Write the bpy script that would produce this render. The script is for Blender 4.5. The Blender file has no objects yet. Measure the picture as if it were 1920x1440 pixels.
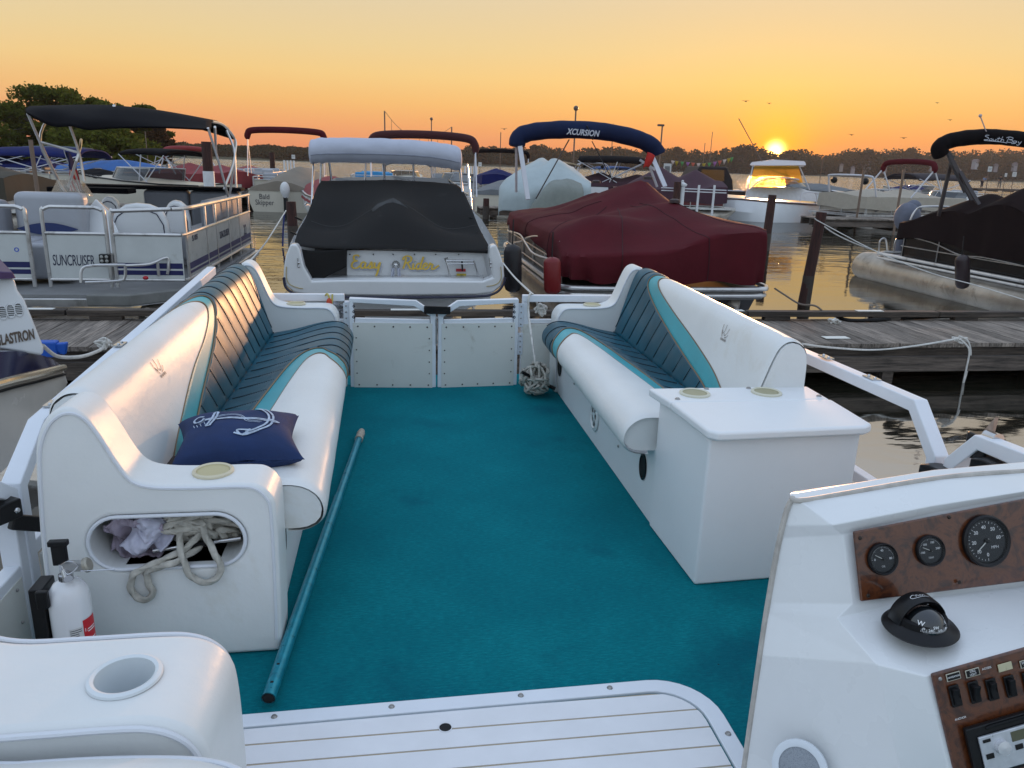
import bpy, bmesh, math, random
from mathutils import Vector, Matrix, noise
random.seed(7)
R = math.radians
scene = bpy.context.scene
COL = scene.collection

# ------------------------------------------------------------------ camera
FPX, YAW, PITCH, ROLL, EYE = 1442.0, 9.0, 16.0, 1.8, 1.45
CM = Matrix.Rotation(R(-YAW), 3, 'Z') @ Matrix.Rotation(R(90 - PITCH), 3, 'X') @ Matrix.Rotation(R(ROLL), 3, 'Z')
cam_d = bpy.data.cameras.new('camera'); cam = bpy.data.objects.new('camera', cam_d); COL.objects.link(cam)
cam_d.sensor_width = 36; cam_d.lens = FPX / 1920 * 36; cam_d.clip_start = .05; cam_d.clip_end = 5000
cam.matrix_world = Matrix.Translation((0, 0, EYE)) @ CM.to_4x4()
scene.camera = cam
scene.render.resolution_x, scene.render.resolution_y = 1024, 768

# ------------------------------------------------------------------ sky and sun
SAZ, SEL = R(26.6), R(1.35)
SUN = Vector((math.sin(SAZ) * math.cos(SEL), math.cos(SAZ) * math.cos(SEL), math.sin(SEL)))

def lin(c):
    return tuple((x / 255 / 12.92 if x / 255 <= .04045 else ((x / 255 + .055) / 1.055) ** 2.4) for x in c)
def hexc(h):
    return lin(tuple(int(h[i:i + 2], 16) for i in (0, 2, 4))) + (1,)

class NT:
    def __init__(s, tree): s.t = tree; s.n = tree.nodes; s.l = tree.links
    def new(s, typ, **kw):
        n = s.n.new(typ)
        for k, v in kw.items():
            if k[0] == '_': setattr(n, k[1:], v)
        for k, v in kw.items():
            if k[0] != '_':
                key = int(k[1:]) if k[0] == 'i' and k[1:].isdigit() else k.replace('_', ' ')
                s.set(n.inputs[key], v)
        return n
    def set(s, inp, v):
        if isinstance(v, bpy.types.NodeSocket): s.l.new(v, inp)
        elif isinstance(v, bpy.types.Node): s.l.new(v.outputs[0], inp)
        else: inp.default_value = v
    def math(s, op, a, b=0.0, c=0.0, clamp=False):
        n = s.n.new('ShaderNodeMath'); n.operation = op; n.use_clamp = clamp
        s.set(n.inputs[0], a); s.set(n.inputs[1], b); s.set(n.inputs[2], c); return n.outputs[0]
    def mix(s, f, a, b, mode='MIX'):
        n = s.n.new('ShaderNodeMix'); n.data_type = 'RGBA'; n.blend_type = mode
        s.set(n.inputs[0], f); s.set(n.inputs[6], a); s.set(n.inputs[7], b); return n.outputs[2]
    def ramp(s, f, stops, interp='LINEAR'):
        n = s.n.new('ShaderNodeValToRGB'); e = n.color_ramp; e.interpolation = interp
        while len(e.elements) > 1: e.elements.remove(e.elements[-1])
        e.elements[0].position = stops[0][0]; e.elements[0].color = stops[0][1]
        for p, c in stops[1:]:
            x = e.elements.new(p); x.color = c
        s.set(n.inputs[0], f); return n.outputs[0]

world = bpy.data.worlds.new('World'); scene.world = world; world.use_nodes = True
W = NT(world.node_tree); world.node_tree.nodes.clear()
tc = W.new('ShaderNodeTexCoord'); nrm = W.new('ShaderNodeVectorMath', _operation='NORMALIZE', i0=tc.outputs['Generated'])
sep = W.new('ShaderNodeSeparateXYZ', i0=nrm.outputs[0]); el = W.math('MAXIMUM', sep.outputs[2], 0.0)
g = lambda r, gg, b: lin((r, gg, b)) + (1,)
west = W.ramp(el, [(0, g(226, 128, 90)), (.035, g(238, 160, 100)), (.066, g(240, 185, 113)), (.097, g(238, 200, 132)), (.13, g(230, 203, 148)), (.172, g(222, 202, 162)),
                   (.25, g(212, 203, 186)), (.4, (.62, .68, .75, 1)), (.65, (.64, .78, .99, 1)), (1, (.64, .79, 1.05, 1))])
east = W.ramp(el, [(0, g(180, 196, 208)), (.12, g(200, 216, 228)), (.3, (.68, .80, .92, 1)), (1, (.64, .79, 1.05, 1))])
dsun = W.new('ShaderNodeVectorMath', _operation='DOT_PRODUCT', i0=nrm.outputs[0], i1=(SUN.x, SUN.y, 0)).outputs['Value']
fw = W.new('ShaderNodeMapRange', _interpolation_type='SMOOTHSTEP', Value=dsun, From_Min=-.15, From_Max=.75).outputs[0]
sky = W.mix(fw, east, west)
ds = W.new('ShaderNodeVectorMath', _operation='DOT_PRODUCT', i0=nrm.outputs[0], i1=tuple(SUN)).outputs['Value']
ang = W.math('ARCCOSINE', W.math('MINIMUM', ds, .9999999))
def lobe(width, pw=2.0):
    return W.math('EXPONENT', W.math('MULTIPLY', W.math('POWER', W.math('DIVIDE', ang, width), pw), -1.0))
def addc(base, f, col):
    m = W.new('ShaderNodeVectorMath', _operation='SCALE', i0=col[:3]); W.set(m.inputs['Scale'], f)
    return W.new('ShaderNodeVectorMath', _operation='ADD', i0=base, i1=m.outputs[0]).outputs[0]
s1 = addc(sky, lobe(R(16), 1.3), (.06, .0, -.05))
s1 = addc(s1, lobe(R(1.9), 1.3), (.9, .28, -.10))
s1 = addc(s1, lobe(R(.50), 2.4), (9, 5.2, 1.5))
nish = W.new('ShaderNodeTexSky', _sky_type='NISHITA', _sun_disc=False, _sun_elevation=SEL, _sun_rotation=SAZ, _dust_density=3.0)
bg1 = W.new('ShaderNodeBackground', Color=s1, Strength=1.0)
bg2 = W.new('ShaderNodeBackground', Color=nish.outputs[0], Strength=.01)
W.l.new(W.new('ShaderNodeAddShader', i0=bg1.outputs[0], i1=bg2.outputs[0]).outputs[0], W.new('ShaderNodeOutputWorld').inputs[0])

sd = bpy.data.lights.new('sun', 'SUN'); sd.energy = 2.0; sd.angle = R(2.2); sd.color = (1, .50, .22)
so = bpy.data.objects.new('sun', sd); COL.objects.link(so); so.rotation_euler = (SUN + Vector((0, 0, .030))).to_track_quat('Z', 'Y').to_euler(); so.location = (20, 40, 20)
vs = scene.view_settings; vs.view_transform = 'Standard'; vs.look = 'None'; vs.exposure = .08; vs.gamma = 1; vs.use_curve_mapping = False

# ------------------------------------------------------------------ pixel to place (photo pixels, 1920 wide)
def ray(u, v): return CM @ Vector(((u - 960) / FPX, (720 - v) / FPX, -1))
def at(u, v, Y=None, X=None, Z=None):
    d = ray(u, v); e = Vector((0, 0, EYE))
    if Y is not None: return e + d * (Y / d.y)
    if X is not None: return e + d * (X / d.x)
    return e + d * ((Z - EYE) / d.z)

# ------------------------------------------------------------------ materials
MATS = {}
def mat(name, col, rough=.5, metal=0.0, var=.0, vscale=6.0, bump=0.0, bscale=40.0, stretch=(1, 1, 1), coat=0.0, trans=0.0, dirt=None, dscale=3.0, sheen=0.0, spec=None, alpha=1.0, ior=1.45, emit=None, dthr=.55):
    if name in MATS: return MATS[name]
    m = bpy.data.materials.new(name); m.use_nodes = True; N = NT(m.node_tree); N.n.clear()
    c = hexc(col) if isinstance(col, str) else tuple(col) + (1,)
    b = N.new('ShaderNodeBsdfPrincipled', Roughness=rough, Metallic=metal, IOR=ior)
    tx = N.new('ShaderNodeTexCoord'); mp = N.new('ShaderNodeMapping', Vector=tx.outputs['Object'], Scale=stretch)
    out = c
    if var > 0:
        n = N.new('ShaderNodeTexNoise', Vector=mp.outputs[0], Scale=vscale, Detail=5.0, Roughness=.6)
        f = N.new('ShaderNodeMapRange', Value=n.outputs[0], From_Min=.3, From_Max=.7)
        dk = tuple(x * (1 - var) for x in c[:3]) + (1,); lt = tuple(min(1, x * (1 + var * .7)) for x in c[:3]) + (1,)
        out = N.mix(f.outputs[0], dk, lt)
        rr = N.new('ShaderNodeMapRange', Value=n.outputs[0], To_Min=max(0, rough - .08), To_Max=min(1, rough + .08)); N.set(b.inputs['Roughness'], rr.outputs[0])
    if dirt:
        n2 = N.new('ShaderNodeTexNoise', Vector=mp.outputs[0], Scale=dscale, Detail=9.0, Roughness=.68, Distortion=.4)
        f2 = N.new('ShaderNodeMapRange', Value=n2.outputs[0], From_Min=dthr, From_Max=dthr + .2)
        out = N.mix(N.math('MULTIPLY', f2.outputs[0], .75), out, hexc(dirt))
    N.set(b.inputs['Base Color'], out)
    if bump > 0:
        n3 = N.new('ShaderNodeTexNoise', Vector=mp.outputs[0], Scale=bscale, Detail=4.0, Roughness=.6)
        bp = N.new('ShaderNodeBump', Strength=1.0, Distance=bump, Height=n3.outputs[0]); N.set(b.inputs['Normal'], bp.outputs[0])
    if coat: b.inputs['Coat Weight'].default_value = coat; b.inputs['Coat Roughness'].default_value = .15
    if spec is not None: b.inputs['Specular IOR Level'].default_value = spec
    if trans: b.inputs['Transmission Weight'].default_value = trans
    if sheen: b.inputs['Sheen Weight'].default_value = sheen
    if alpha < 1: b.inputs['Alpha'].default_value = alpha
    if emit: b.inputs['Emission Color'].default_value = hexc(emit[0]); b.inputs['Emission Strength'].default_value = emit[1]
    N.l.new(b.outputs[0], N.new('ShaderNodeOutputMaterial').inputs[0])
    MATS[name] = m; return m

vinyl = mat('white_vinyl', (.72, .73, .72), .38, var=.05, vscale=2.5, bump=.0022, bscale=11, dirt='c9c3b4', dscale=2.2, dthr=.6)
fiberglass = mat('white_fiberglass', (.74, .75, .75), .28, var=.04, vscale=2, bump=.0004, bscale=30, coat=.3, dirt='b9b4a6', dscale=3.5, dthr=.66)
laminate = mat('white_laminate', (.78, .79, .80), .32, var=.03, vscale=3, dirt='bdb9b2', dscale=5, dthr=.68)
cream_pl = mat('cream_plastic', (.64, .58, .42), .4, var=.05)
inside_cup = mat('cup_inside', (.50, .44, .25), .5)
alum_white = mat('white_painted_aluminium', (.72, .75, .80), .35, var=.04, vscale=5, dirt='8f8d86', dscale=14, dthr=.7)
panel_w = mat('white_fence_panel', (.66, .66, .62), .5, var=.06, vscale=2, dirt='8d8067', dscale=4.5, dthr=.62)
teal_dark = mat('dark_teal_vinyl', (.006, .085, .13), .40, spec=.4, var=.3, vscale=3, bump=.0006, bscale=10)
seam_m = mat('dark_seam', (.002, .012, .02), .6)
teal_bright = mat('turquoise_vinyl', (.045, .36, .42), .38, var=.12, vscale=4)
gold_pipe = mat('bronze_piping', (.20, .13, .07), .45)
grey_pipe = mat('grey_piping', (.42, .43, .45), .45)
white_pipe = mat('white_piping', (.66, .68, .72), .35)
steel = mat('steel', (.55, .55, .56), .22, metal=1.0, var=.1, vscale=20)
alu = mat('aluminium', (.58, .57, .56), .34, metal=.85, var=.15, vscale=4, dirt='6a6258', dscale=5)
alu_tube = mat('pontoon_aluminium', (.42, .38, .33), .42, metal=.8, var=.3, vscale=2.0, bump=.012, bscale=3, dirt='4d463c', dscale=3)
black_pl = mat('black_plastic', (.006, .006, .007), .34, spec=.35, var=.1)
black_rub = mat('black_rubber', (.009, .009, .010), .6, spec=.25, var=.2)
navy = mat('navy_cloth', (.012, .03, .10), .85, var=.2, vscale=10, bump=.0008, bscale=250)
rope_m = mat('grey_white_rope', (.44, .42, .37), .8, var=.3, vscale=30, bump=.001, bscale=300, dirt='6b6455', dscale=12)
rope_w = mat('white_rope', (.62, .60, .56), .75, var=.2, vscale=20)
hole_m = mat('dark_hole', (.004, .004, .005), .7)
white_ink = mat('white_ink', (.8, .8, .8), .5)
glass_m0 = mat('gauge_glass', (1, 1, 1), .03, trans=1.0, ior=1.45)

# ------------------------------------------------------------------ mesh builder
PLOC = {}
SPLIT = {'bimini_frame', 'bimini_leg', 'bimini_strap', 'navy_stripe', 'name_script_x', 'frame_tube', 'cover_strap', 'boarding_rail', 'stripe', 'hand_rail', 'deck_rail', 'cover_vent', 'tower_speaker', 'post', 'wire', 'windshield_frame', 'rope_strand', 'fence_panel', 'pinstripe', 'fence_rail', 'bolt', 'ribbon', 'rail_wire'}
class MB:
    def __init__(s): s.v = []; s.f = []
    def add(s, vs, fs, M=None):
        n = len(s.v); s.v += [(M @ Vector(p)) if M else Vector(p) for p in vs]; s.f += [tuple(i + n for i in f) for f in fs]; return s
    def merge(s, o, M=None): return s.add(o.v, o.f, M)
    def box(s, x0, x1, y0, y1, z0, z1, M=None):
        return s.add([(x0, y0, z0), (x1, y0, z0), (x1, y1, z0), (x0, y1, z0), (x0, y0, z1), (x1, y0, z1), (x1, y1, z1), (x0, y1, z1)],
                     [(0, 3, 2, 1), (4, 5, 6, 7), (0, 1, 5, 4), (1, 2, 6, 5), (2, 3, 7, 6), (3, 0, 4, 7)], M)
    def prism(s, poly, ax, a, b, M=None):
        mk = {'x': lambda p, h: (h, p[0], p[1]), 'y': lambda p, h: (p[0], h, p[1]), 'z': lambda p, h: (p[0], p[1], h)}[ax]
        n = len(poly)
        return s.add([mk(p, a) for p in poly] + [mk(p, b) for p in poly],
                     [tuple(range(n)), tuple(range(2 * n - 1, n - 1, -1))] + [(i, (i + 1) % n, n + (i + 1) % n, n + i) for i in range(n)], M)
    def tube(s, pts, r, n=8, closed=False, caps=True, twist=0, amp=.16, flat=1.0, M=None):
        pts = [Vector(p) for p in pts]; k = len(pts); vs = []; fs = []
        rf = (lambda i: r[i]) if isinstance(r, (list, tuple)) else (lambda i: r)
        up = None; dist = 0
        for i, p in enumerate(pts):
            a = pts[(i - 1) % k] if (closed or i > 0) else p; b = pts[(i + 1) % k] if (closed or i < k - 1) else p
            t = (b - a).normalized() if (b - a).length > 1e-9 else Vector((0, 0, 1))
            if up is None:
                up = Vector((0, 0, 1)) if abs(t.z) < .9 else Vector((1, 0, 0))
            up = (up - t * up.dot(t));
            if up.length < 1e-6: up = t.orthogonal()
            up.normalize(); sd_ = t.cross(up)
            if i: dist += (p - pts[i - 1]).length
            for j in range(n):
                th = 2 * math.pi * j / n
                q = rf(i) * (1 + (amp * math.cos(3 * th - twist * dist) if twist else 0))
                vs.append(p + up * (math.cos(th) * q * flat) + sd_ * (math.sin(th) * q))
        m = k if closed else k - 1
        for i in range(m):
            for j in range(n):
                a = i * n + j; b = i * n + (j + 1) % n; c = ((i + 1) % k) * n + (j + 1) % n; d = ((i + 1) % k) * n + j
                fs.append((a, b, c, d))
        if caps and not closed:
            fs.append(tuple(range(n - 1, -1, -1))); fs.append(tuple(range((k - 1) * n, k * n)))
        return s.add(vs, fs, M)
    def bar(s, p, q, w=.04, h=None, up=(0, 0, 1), M=None):
        p = Vector(p); q = Vector(q); h = h or w; t = (q - p).normalized(); u = Vector(up); u = (u - t * u.dot(t))
        if u.length < 1e-4: u = Vector((0, 1, 0)) - t * t.y
        u.normalize(); e = t.cross(u) * (w / 2); u = u * (h / 2)
        return s.add([p - e - u, p + e - u, p + e + u, p - e + u, q - e - u, q + e - u, q + e + u, q - e + u],
                     [(0, 3, 2, 1), (4, 5, 6, 7), (0, 1, 5, 4), (1, 2, 6, 5), (2, 3, 7, 6), (3, 0, 4, 7)], M)
    def bars(s, pts, w=.04, h=None, up=(0, 0, 1)):
        """mitred rectangular profile swept along points"""
        pts = [Vector(p) for p in pts]; h = h or w; k = len(pts); vs = []; fs = []
        for i, p in enumerate(pts):
            a = (p - pts[i - 1]).normalized() if i else None; b = (pts[i + 1] - p).normalized() if i < k - 1 else None
            t = ((a or b) + (b or a)).normalized(); ref = Vector(up)
            e = t.cross(ref).normalized() * (w / 2); u = e.cross(t).normalized() * (h / 2)
            c = 1.0
            if a is not None and b is not None: c = 1 / max(.4, a.dot(t))
            u = u * c
            vs += [p - e - u, p + e - u, p + e + u, p - e + u]
        for i in range(k - 1):
            for j in range(4):
                fs.append((i * 4 + j, i * 4 + (j + 1) % 4, i * 4 + 4 + (j + 1) % 4, i * 4 + 4 + j))
        fs += [(3, 2, 1, 0), tuple(range(4 * k - 4, 4 * k))]
        return s.add(vs, fs)
    def lathe(s, prof, c=(0, 0, 0), n=24, M=None, caps=True):
        vs = []; fs = []; k = len(prof)
        for r, h in prof:
            for j in range(n):
                th = 2 * math.pi * j / n; vs.append((c[0] + r * math.cos(th), c[1] + r * math.sin(th), c[2] + h))
        for i in range(k - 1):
            for j in range(n):
                fs.append((i * n + j, i * n + (j + 1) % n, i * n + n + (j + 1) % n, i * n + n + j))
        if caps: fs.append(tuple(range(n - 1, -1, -1))); fs.append(tuple(range((k - 1) * n, k * n)))
        return s.add(vs, fs, M)
    def grid(s, fn, nu, nv, wrapu=False, M=None):
        vs = [fn(i / nu, j / nv) for i in range(nu + (0 if wrapu else 1)) for j in range(nv + 1)]
        k = nv + 1; mu = nu if wrapu else nu + 1; fs = []
        for i in range(nu):
            for j in range(nv):
                fs.append((i * k + j, ((i + 1) % mu) * k + j, ((i + 1) % mu) * k + j + 1, i * k + j + 1))
        return s.add(vs, fs, M)
    def ball(s, c, r, n=12, sc=(1, 1, 1), M=None):
        c = Vector(c)
        prof = [(max(1e-4, r * math.sin(math.pi * i / n)), -r * math.cos(math.pi * i / n)) for i in range(n + 1)]
        m = MB().lathe(prof, n=max(8, n), caps=False); S = Matrix.Translation(c) @ Matrix.Diagonal((sc[0], sc[1], sc[2], 1))
        return s.merge(m, (M @ S) if M else S)
    def loft(s, secs, closed=False, caps=False):
        k = len(secs[0]); vs = [p for sc in secs for p in sc]; fs = []
        for i in range(len(secs) - 1):
            for j in range(k if closed else k - 1):
                a = i * k + j; b = i * k + (j + 1) % k; fs.append((a, b, b + k, a + k))
        if caps: fs.append(tuple(range(k))); fs.append(tuple(range((len(secs) - 1) * k, len(secs) * k)))
        return s.add(vs, fs)
    def parts(s):
        p = list(range(len(s.v)))
        def f(a):
            while p[a] != a: p[a] = p[p[a]]; a = p[a]
            return a
        for q in s.f:
            r0 = f(q[0])
            for k in q[1:]: p[f(k)] = r0
        d = {}
        for i in range(len(s.v)): d.setdefault(f(i), []).append(i)
        out = []; own = {i: r_ for r_, l in d.items() for i in l}; fs = {}
        for q in s.f: fs.setdefault(own[q[0]], []).append(q)
        for r_, l in d.items():
            ix = {a: b for b, a in enumerate(l)}; m = MB(); m.v = [s.v[i] for i in l]; m.f = [tuple(ix[a] for a in q) for q in fs.get(r_, [])]
            if m.f: out.append(m)
        return out
    def build(s, name, m, parent=None, **kw):
        if name in SPLIT and parent is not None:
            ps = s.parts()
            if 1 < len(ps) <= 14:
                for q in ps: o = q.build1(name, m, parent, **kw)
                return o
        return s.build1(name, m, parent, **kw)
    def build1(s, name, m, parent=None, bevel=0, seg=2, angle=40, thick=0, subd=0, local=False, smooth=True):
        off = Vector(PLOC.get(parent.name, (0, 0, 0))) if (parent is not None and not local) else Vector((0, 0, 0))
        me = bpy.data.meshes.new(name); me.from_pydata([tuple(p - off) for p in s.v], [], s.f); me.validate()
        bm = bmesh.new(); bm.from_mesh(me); bmesh.ops.remove_doubles(bm, verts=bm.verts, dist=1e-5)
        bmesh.ops.recalc_face_normals(bm, faces=bm.faces); bm.to_mesh(me); bm.free()
        me.materials.append(m)
        if smooth:
            me.shade_smooth(); me.set_sharp_from_angle(angle=R(angle))
        o = bpy.data.objects.new(name, me); COL.objects.link(o)
        if parent is not None: o.parent = parent
        PLOC[o.name] = tuple(off) if not local else (0, 0, 0)
        if thick:
            d = o.modifiers.new('thickness', 'SOLIDIFY'); d.thickness = thick; d.offset = 0
        if bevel:
            b = o.modifiers.new('bevel', 'BEVEL'); b.width = bevel; b.segments = seg; b.limit_method = 'ANGLE'; b.angle_limit = R(angle)
            if smooth: me.shade_smooth()
            b.harden_normals = True
        if subd:
            d = o.modifiers.new('subd', 'SUBSURF'); d.levels = subd; d.render_levels = subd
        return o

def tag(o, label=None, cat=None, group=None, kind=None):
    if label: o['label'] = label
    if cat: o['category'] = cat
    if group: o['group'] = group
    if kind: o['kind'] = kind
    return o
def thing(name, label, cat, loc=(0, 0, 0), rotz=0, group=None):
    o = bpy.data.objects.new(name, None); COL.objects.link(o); o.location = loc; o.rotation_euler = (0, 0, rotz); o.empty_display_size = .1
    PLOC[o.name] = tuple(loc); return tag(o, label, cat, group)
def copy_tree(o, parent=None):
    c = o.copy(); COL.objects.link(c); c.parent = parent
    for ch in list(o.children): copy_tree(ch, c)
    return c

def crom(pts, n=6, closed=False):
    pts = [Vector(p) for p in pts]; k = len(pts); out = []
    for i in range(k if closed else k - 1):
        p0 = pts[(i - 1) % k] if (closed or i > 0) else pts[0]; p1 = pts[i]; p2 = pts[(i + 1) % k]
        p3 = pts[(i + 2) % k] if (closed or i + 2 < k) else pts[-1]
        for j in range(n):
            t = j / n
            out.append(.5 * ((2 * p1) + (p2 - p0) * t + (2 * p0 - 5 * p1 + 4 * p2 - p3) * t * t + (3 * p1 - p0 - 3 * p2 + p3) * t ** 3))
    if not closed: out.append(pts[-1])
    return out
def strokes(mb, fn, lines, w, sm=5, nib=0.0):
    """flat ribbons drawn on a surface fn(u, v)"""
    for li, ln in enumerate(lines):
        p = [Vector((q[0], q[1], 0)) for q in ln]
        p = crom(p, sm) if len(p) > 2 else p
        vs = []; fs = []
        for i, q in enumerate(p):
            t = (p[min(i + 1, len(p) - 1)] - p[max(i - 1, 0)]); t = t.normalized() if t.length > 1e-9 else Vector((1, 0, 0))
            nn = Vector((-t.y, t.x, 0)); ww = w * (1 + nib * (abs(t.y) - .6))
            c0 = Vector(fn(q.x, q.y)); nv = (Vector(fn(q.x + .001, q.y)) - c0).cross(Vector(fn(q.x, q.y + .001)) - c0); nv = nv.normalized() * (2e-5 * i + 3e-4 * li) if nv.length > 0 else nv
            vs += [Vector(fn(q.x + nn.x * ww / 2, q.y + nn.y * ww / 2)) + nv, Vector(fn(q.x - nn.x * ww / 2, q.y - nn.y * ww / 2)) + nv]
        fs = [(2 * i, 2 * i + 1, 2 * i + 3, 2 * i + 2) for i in range(len(p) - 1)]
        mb.add(vs, fs)
    return mb
def frame(o, xdir, ydir):
    x = Vector(xdir).normalized(); z = x.cross(Vector(ydir)).normalized(); y = z.cross(x)
    m = Matrix((x, y, z)).transposed().to_4x4(); m.translation = Vector(o); return m
def text(s, size, m, parent, M, shear=0.0, ext=.0015, bold=0.0, name='lettering', local=False, sx=1.0, align='CENTER', spacing=1.0):
    cu = bpy.data.curves.new('t', 'FONT'); cu.body = s; cu.size = size; cu.shear = shear; cu.align_x = align; cu.align_y = 'CENTER'
    cu.extrude = ext; cu.offset = bold; cu.resolution_u = 3; cu.space_character = spacing
    o = bpy.data.objects.new('t', cu); COL.objects.link(o); dg = bpy.context.evaluated_depsgraph_get()
    me = bpy.data.meshes.new_from_object(o.evaluated_get(dg)); bpy.data.objects.remove(o)
    off = Matrix.Translation(-Vector(PLOC.get(parent.name, (0, 0, 0)))) if (parent is not None and not local) else Matrix.Identity(4)
    me.transform(off @ M @ Matrix.Diagonal((sx, 1, 1, 1))); me.materials.clear(); me.materials.append(m)
    r = bpy.data.objects.new(name, me); COL.objects.link(r); r.parent = parent; return r
def lerp(a, b, t): return a + (b - a) * t
def smooth01(t): t = max(0, min(1, t)); return t * t * (3 - 2 * t)
def interp(pts, x):
    if x <= pts[0][0]: return pts[0][1]
    for (a, b), (c, d) in zip(pts, pts[1:]):
        if x <= c: return b + (d - b) * (x - a) / (c - a)
    return pts[-1][1]
def nz(x, y, z=0.0): return noise.noise(Vector((x, y, z)))
def frames_path(pts, step):
    out = [Vector(pts[0])]
    for a, b in zip(pts, pts[1:]):
        a = Vector(a); b = Vector(b); n = max(1, int((b - a).length / step))
        for i in range(1, n + 1): out.append(a.lerp(b, i / n))
    return out
WL = -.55
# ================================================================== SETTING: water, dock, far shore
def struct(o, kind='structure'): o['kind'] = kind; return o
wm = bpy.data.materials.new('lake_water'); wm.use_nodes = True; N = NT(wm.node_tree); N.n.clear()
tx = N.new('ShaderNodeTexCoord')
mp = N.new('ShaderNodeMapping', Vector=tx.outputs['Object'], Scale=(.55, 1.25, 1))
n1 = N.new('ShaderNodeTexNoise', Vector=mp.outputs[0], Scale=1.5, Detail=3.0, Roughness=.5, Distortion=.6)
n2 = N.new('ShaderNodeTexNoise', Vector=mp.outputs[0], Scale=7.0, Detail=2.0, Roughness=.5)
n3 = N.new('ShaderNodeTexNoise', Vector=mp.outputs[0], Scale=.22, Detail=2.0)
calm = N.new('ShaderNodeMapRange', Value=n3.outputs[0], From_Min=.38, From_Max=.62, To_Min=.25, To_Max=1.0)
hgt = N.math('MULTIPLY', N.math('ADD', N.math('MULTIPLY', n1.outputs[0], 1.0), N.math('MULTIPLY', n2.outputs[0], .14)), calm.outputs[0])
sy = N.new('ShaderNodeSeparateXYZ', i0=tx.outputs['Object']); far = N.new('ShaderNodeMapRange', Value=sy.outputs[1], From_Min=14.0, From_Max=60.0, To_Min=.20, To_Max=5.5)
bp = N.new('ShaderNodeBump', Strength=1.0, Distance=.05, Height=N.math('MULTIPLY', hgt, far.outputs[0]))
body = N.new('ShaderNodeBsdfDiffuse', Color=(.012, .012, .008, 1))
gl = N.new('ShaderNodeBsdfGlossy', Color=(.95, .95, .95, 1), Roughness=.04, Normal=bp.outputs[0])
lw = N.new('ShaderNodeFresnel', IOR=8.0)
mx = N.new('ShaderNodeMixShader', i0=lw.outputs[0], i1=body.outputs[0], i2=gl.outputs[0])
N.l.new(mx.outputs[0], N.new('ShaderNodeOutputMaterial').inputs[0])
w = MB(); w.add([(-2500, -60, WL), (2500, -60, WL), (2500, 3000, WL), (-2500, 3000, WL)], [(0, 1, 2, 3)])
struct(w.build('water', wm))
lb = MB(); lb.add([(-2600, -100, WL - 3), (2600, -100, WL - 3), (2600, 3100, WL - 3), (-2600, 3100, WL - 3)], [(0, 1, 2, 3)])
struct(lb.build('ground', mat('lake_bed', (.03, .028, .02), .9)))

# ---- weathered wood
def wood(name, col, sc=(1, 1, 1), dark='2a241f', var=.35):
    if name in MATS: return MATS[name]
    m = bpy.data.materials.new(name); m.use_nodes = True; N = NT(m.node_tree); N.n.clear()
    tx = N.new('ShaderNodeTexCoord'); mp = N.new('ShaderNodeMapping', Vector=tx.outputs['Object'], Scale=sc)
    a = N.new('ShaderNodeTexNoise', Vector=mp.outputs[0], Scale=5.0, Detail=8.0, Roughness=.7)
    b_ = N.new('ShaderNodeTexNoise', Vector=tx.outputs['Object'], Scale=1.1, Detail=5.0, Roughness=.7)
    isl = N.new('ShaderNodeNewGeometry')
    c = lin(tuple(int(col[i:i + 2], 16) for i in (0, 2, 4)))
    base = N.ramp(a.outputs[0], [(.3, hexc(dark)), (.5, tuple(x * .8 for x in c) + (1,)), (.68, tuple(min(1, x * 1.5) for x in c) + (1,))])
    rnd = N.new('ShaderNodeMapRange', Value=isl.outputs['Random Per Island'], To_Min=1 - var, To_Max=1 + var * .7)
    v = N.new('ShaderNodeVectorMath', _operation='SCALE', i0=base); N.set(v.inputs['Scale'], rnd.outputs[0])
    st = N.new('ShaderNodeMapRange', Value=b_.outputs[0], From_Min=.55, From_Max=.72)
    col2 = N.mix(N.math('MULTIPLY', st.outputs[0], .5), v.outputs[0], hexc(dark))
    bs = N.new('ShaderNodeBsdfPrincipled', Base_Color=col2, Roughness=.85)
    bp = N.new('ShaderNodeBump', Strength=.8, Distance=.006, Height=a.outputs[0]); N.set(bs.inputs['Normal'], bp.outputs[0])
    N.l.new(bs.outputs[0], N.new('ShaderNodeOutputMaterial').inputs[0]); MATS[name] = m; return m
plank_m = wood('weathered_planks', '857a70', (9, .5, 4)); beam_m = wood('weathered_beams', '564c44', (.5, 9, 9), '15110e')
pile_m = wood('brown_piling', '3d211b', (8, 8, .6), '1a0f0d', .1)

def dock(name, label, x0, x1, y0, y1, top, along='x', bw=.142, rails=True, under=True, loc=None):
    d = thing(name, label, 'dock', loc or ((x0 + x1) / 2, y0, top))
    m = MB(); n = int(((x1 - x0) if along == 'x' else (y1 - y0)) / bw); rnd = random.Random(3)
    for i in range(n):
        dz = rnd.uniform(-.003, .003); e0 = rnd.uniform(-.012, .012); e1 = rnd.uniform(-.01, .01)
        if along == 'x': a = x0 + i * bw; m.box(a, a + bw - .007, y0 + e0, y1 + e1, top - .04 + dz, top + dz)
        else: a = y0 + i * bw; m.box(x0 + e0, x1 + e1, a, a + bw - .007, top - .04 + dz, top + dz)
    m.build('planks', plank_m if along == 'x' else wood('weathered_planks_across', '857a70', (.5, 9, 4)), d)
    s = MB()
    if along == 'x':
        for yy in (y0 + .05, (y0 + y1) / 2, y1 - .1): s.box(x0, x1, yy, yy + .06, top - .27, top - .042)
        s.box(x0, x1, y0 - .075, y0 - .03, top - .27, top - .115)
        for i in range(int((x1 - x0) / 2.4)): s.box(x0 + .5 + i * 2.4, x0 + .62 + i * 2.4, y0 - .028, y1, top - .40, top - .272)
    else:
        for xx in (x0 + .04, x1 - .1): s.box(xx, xx + .06, y0, y1, top - .27, top - .042)
    s.build('frame', beam_m, d, bevel=.004)
    return d
DT = -.15
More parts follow.
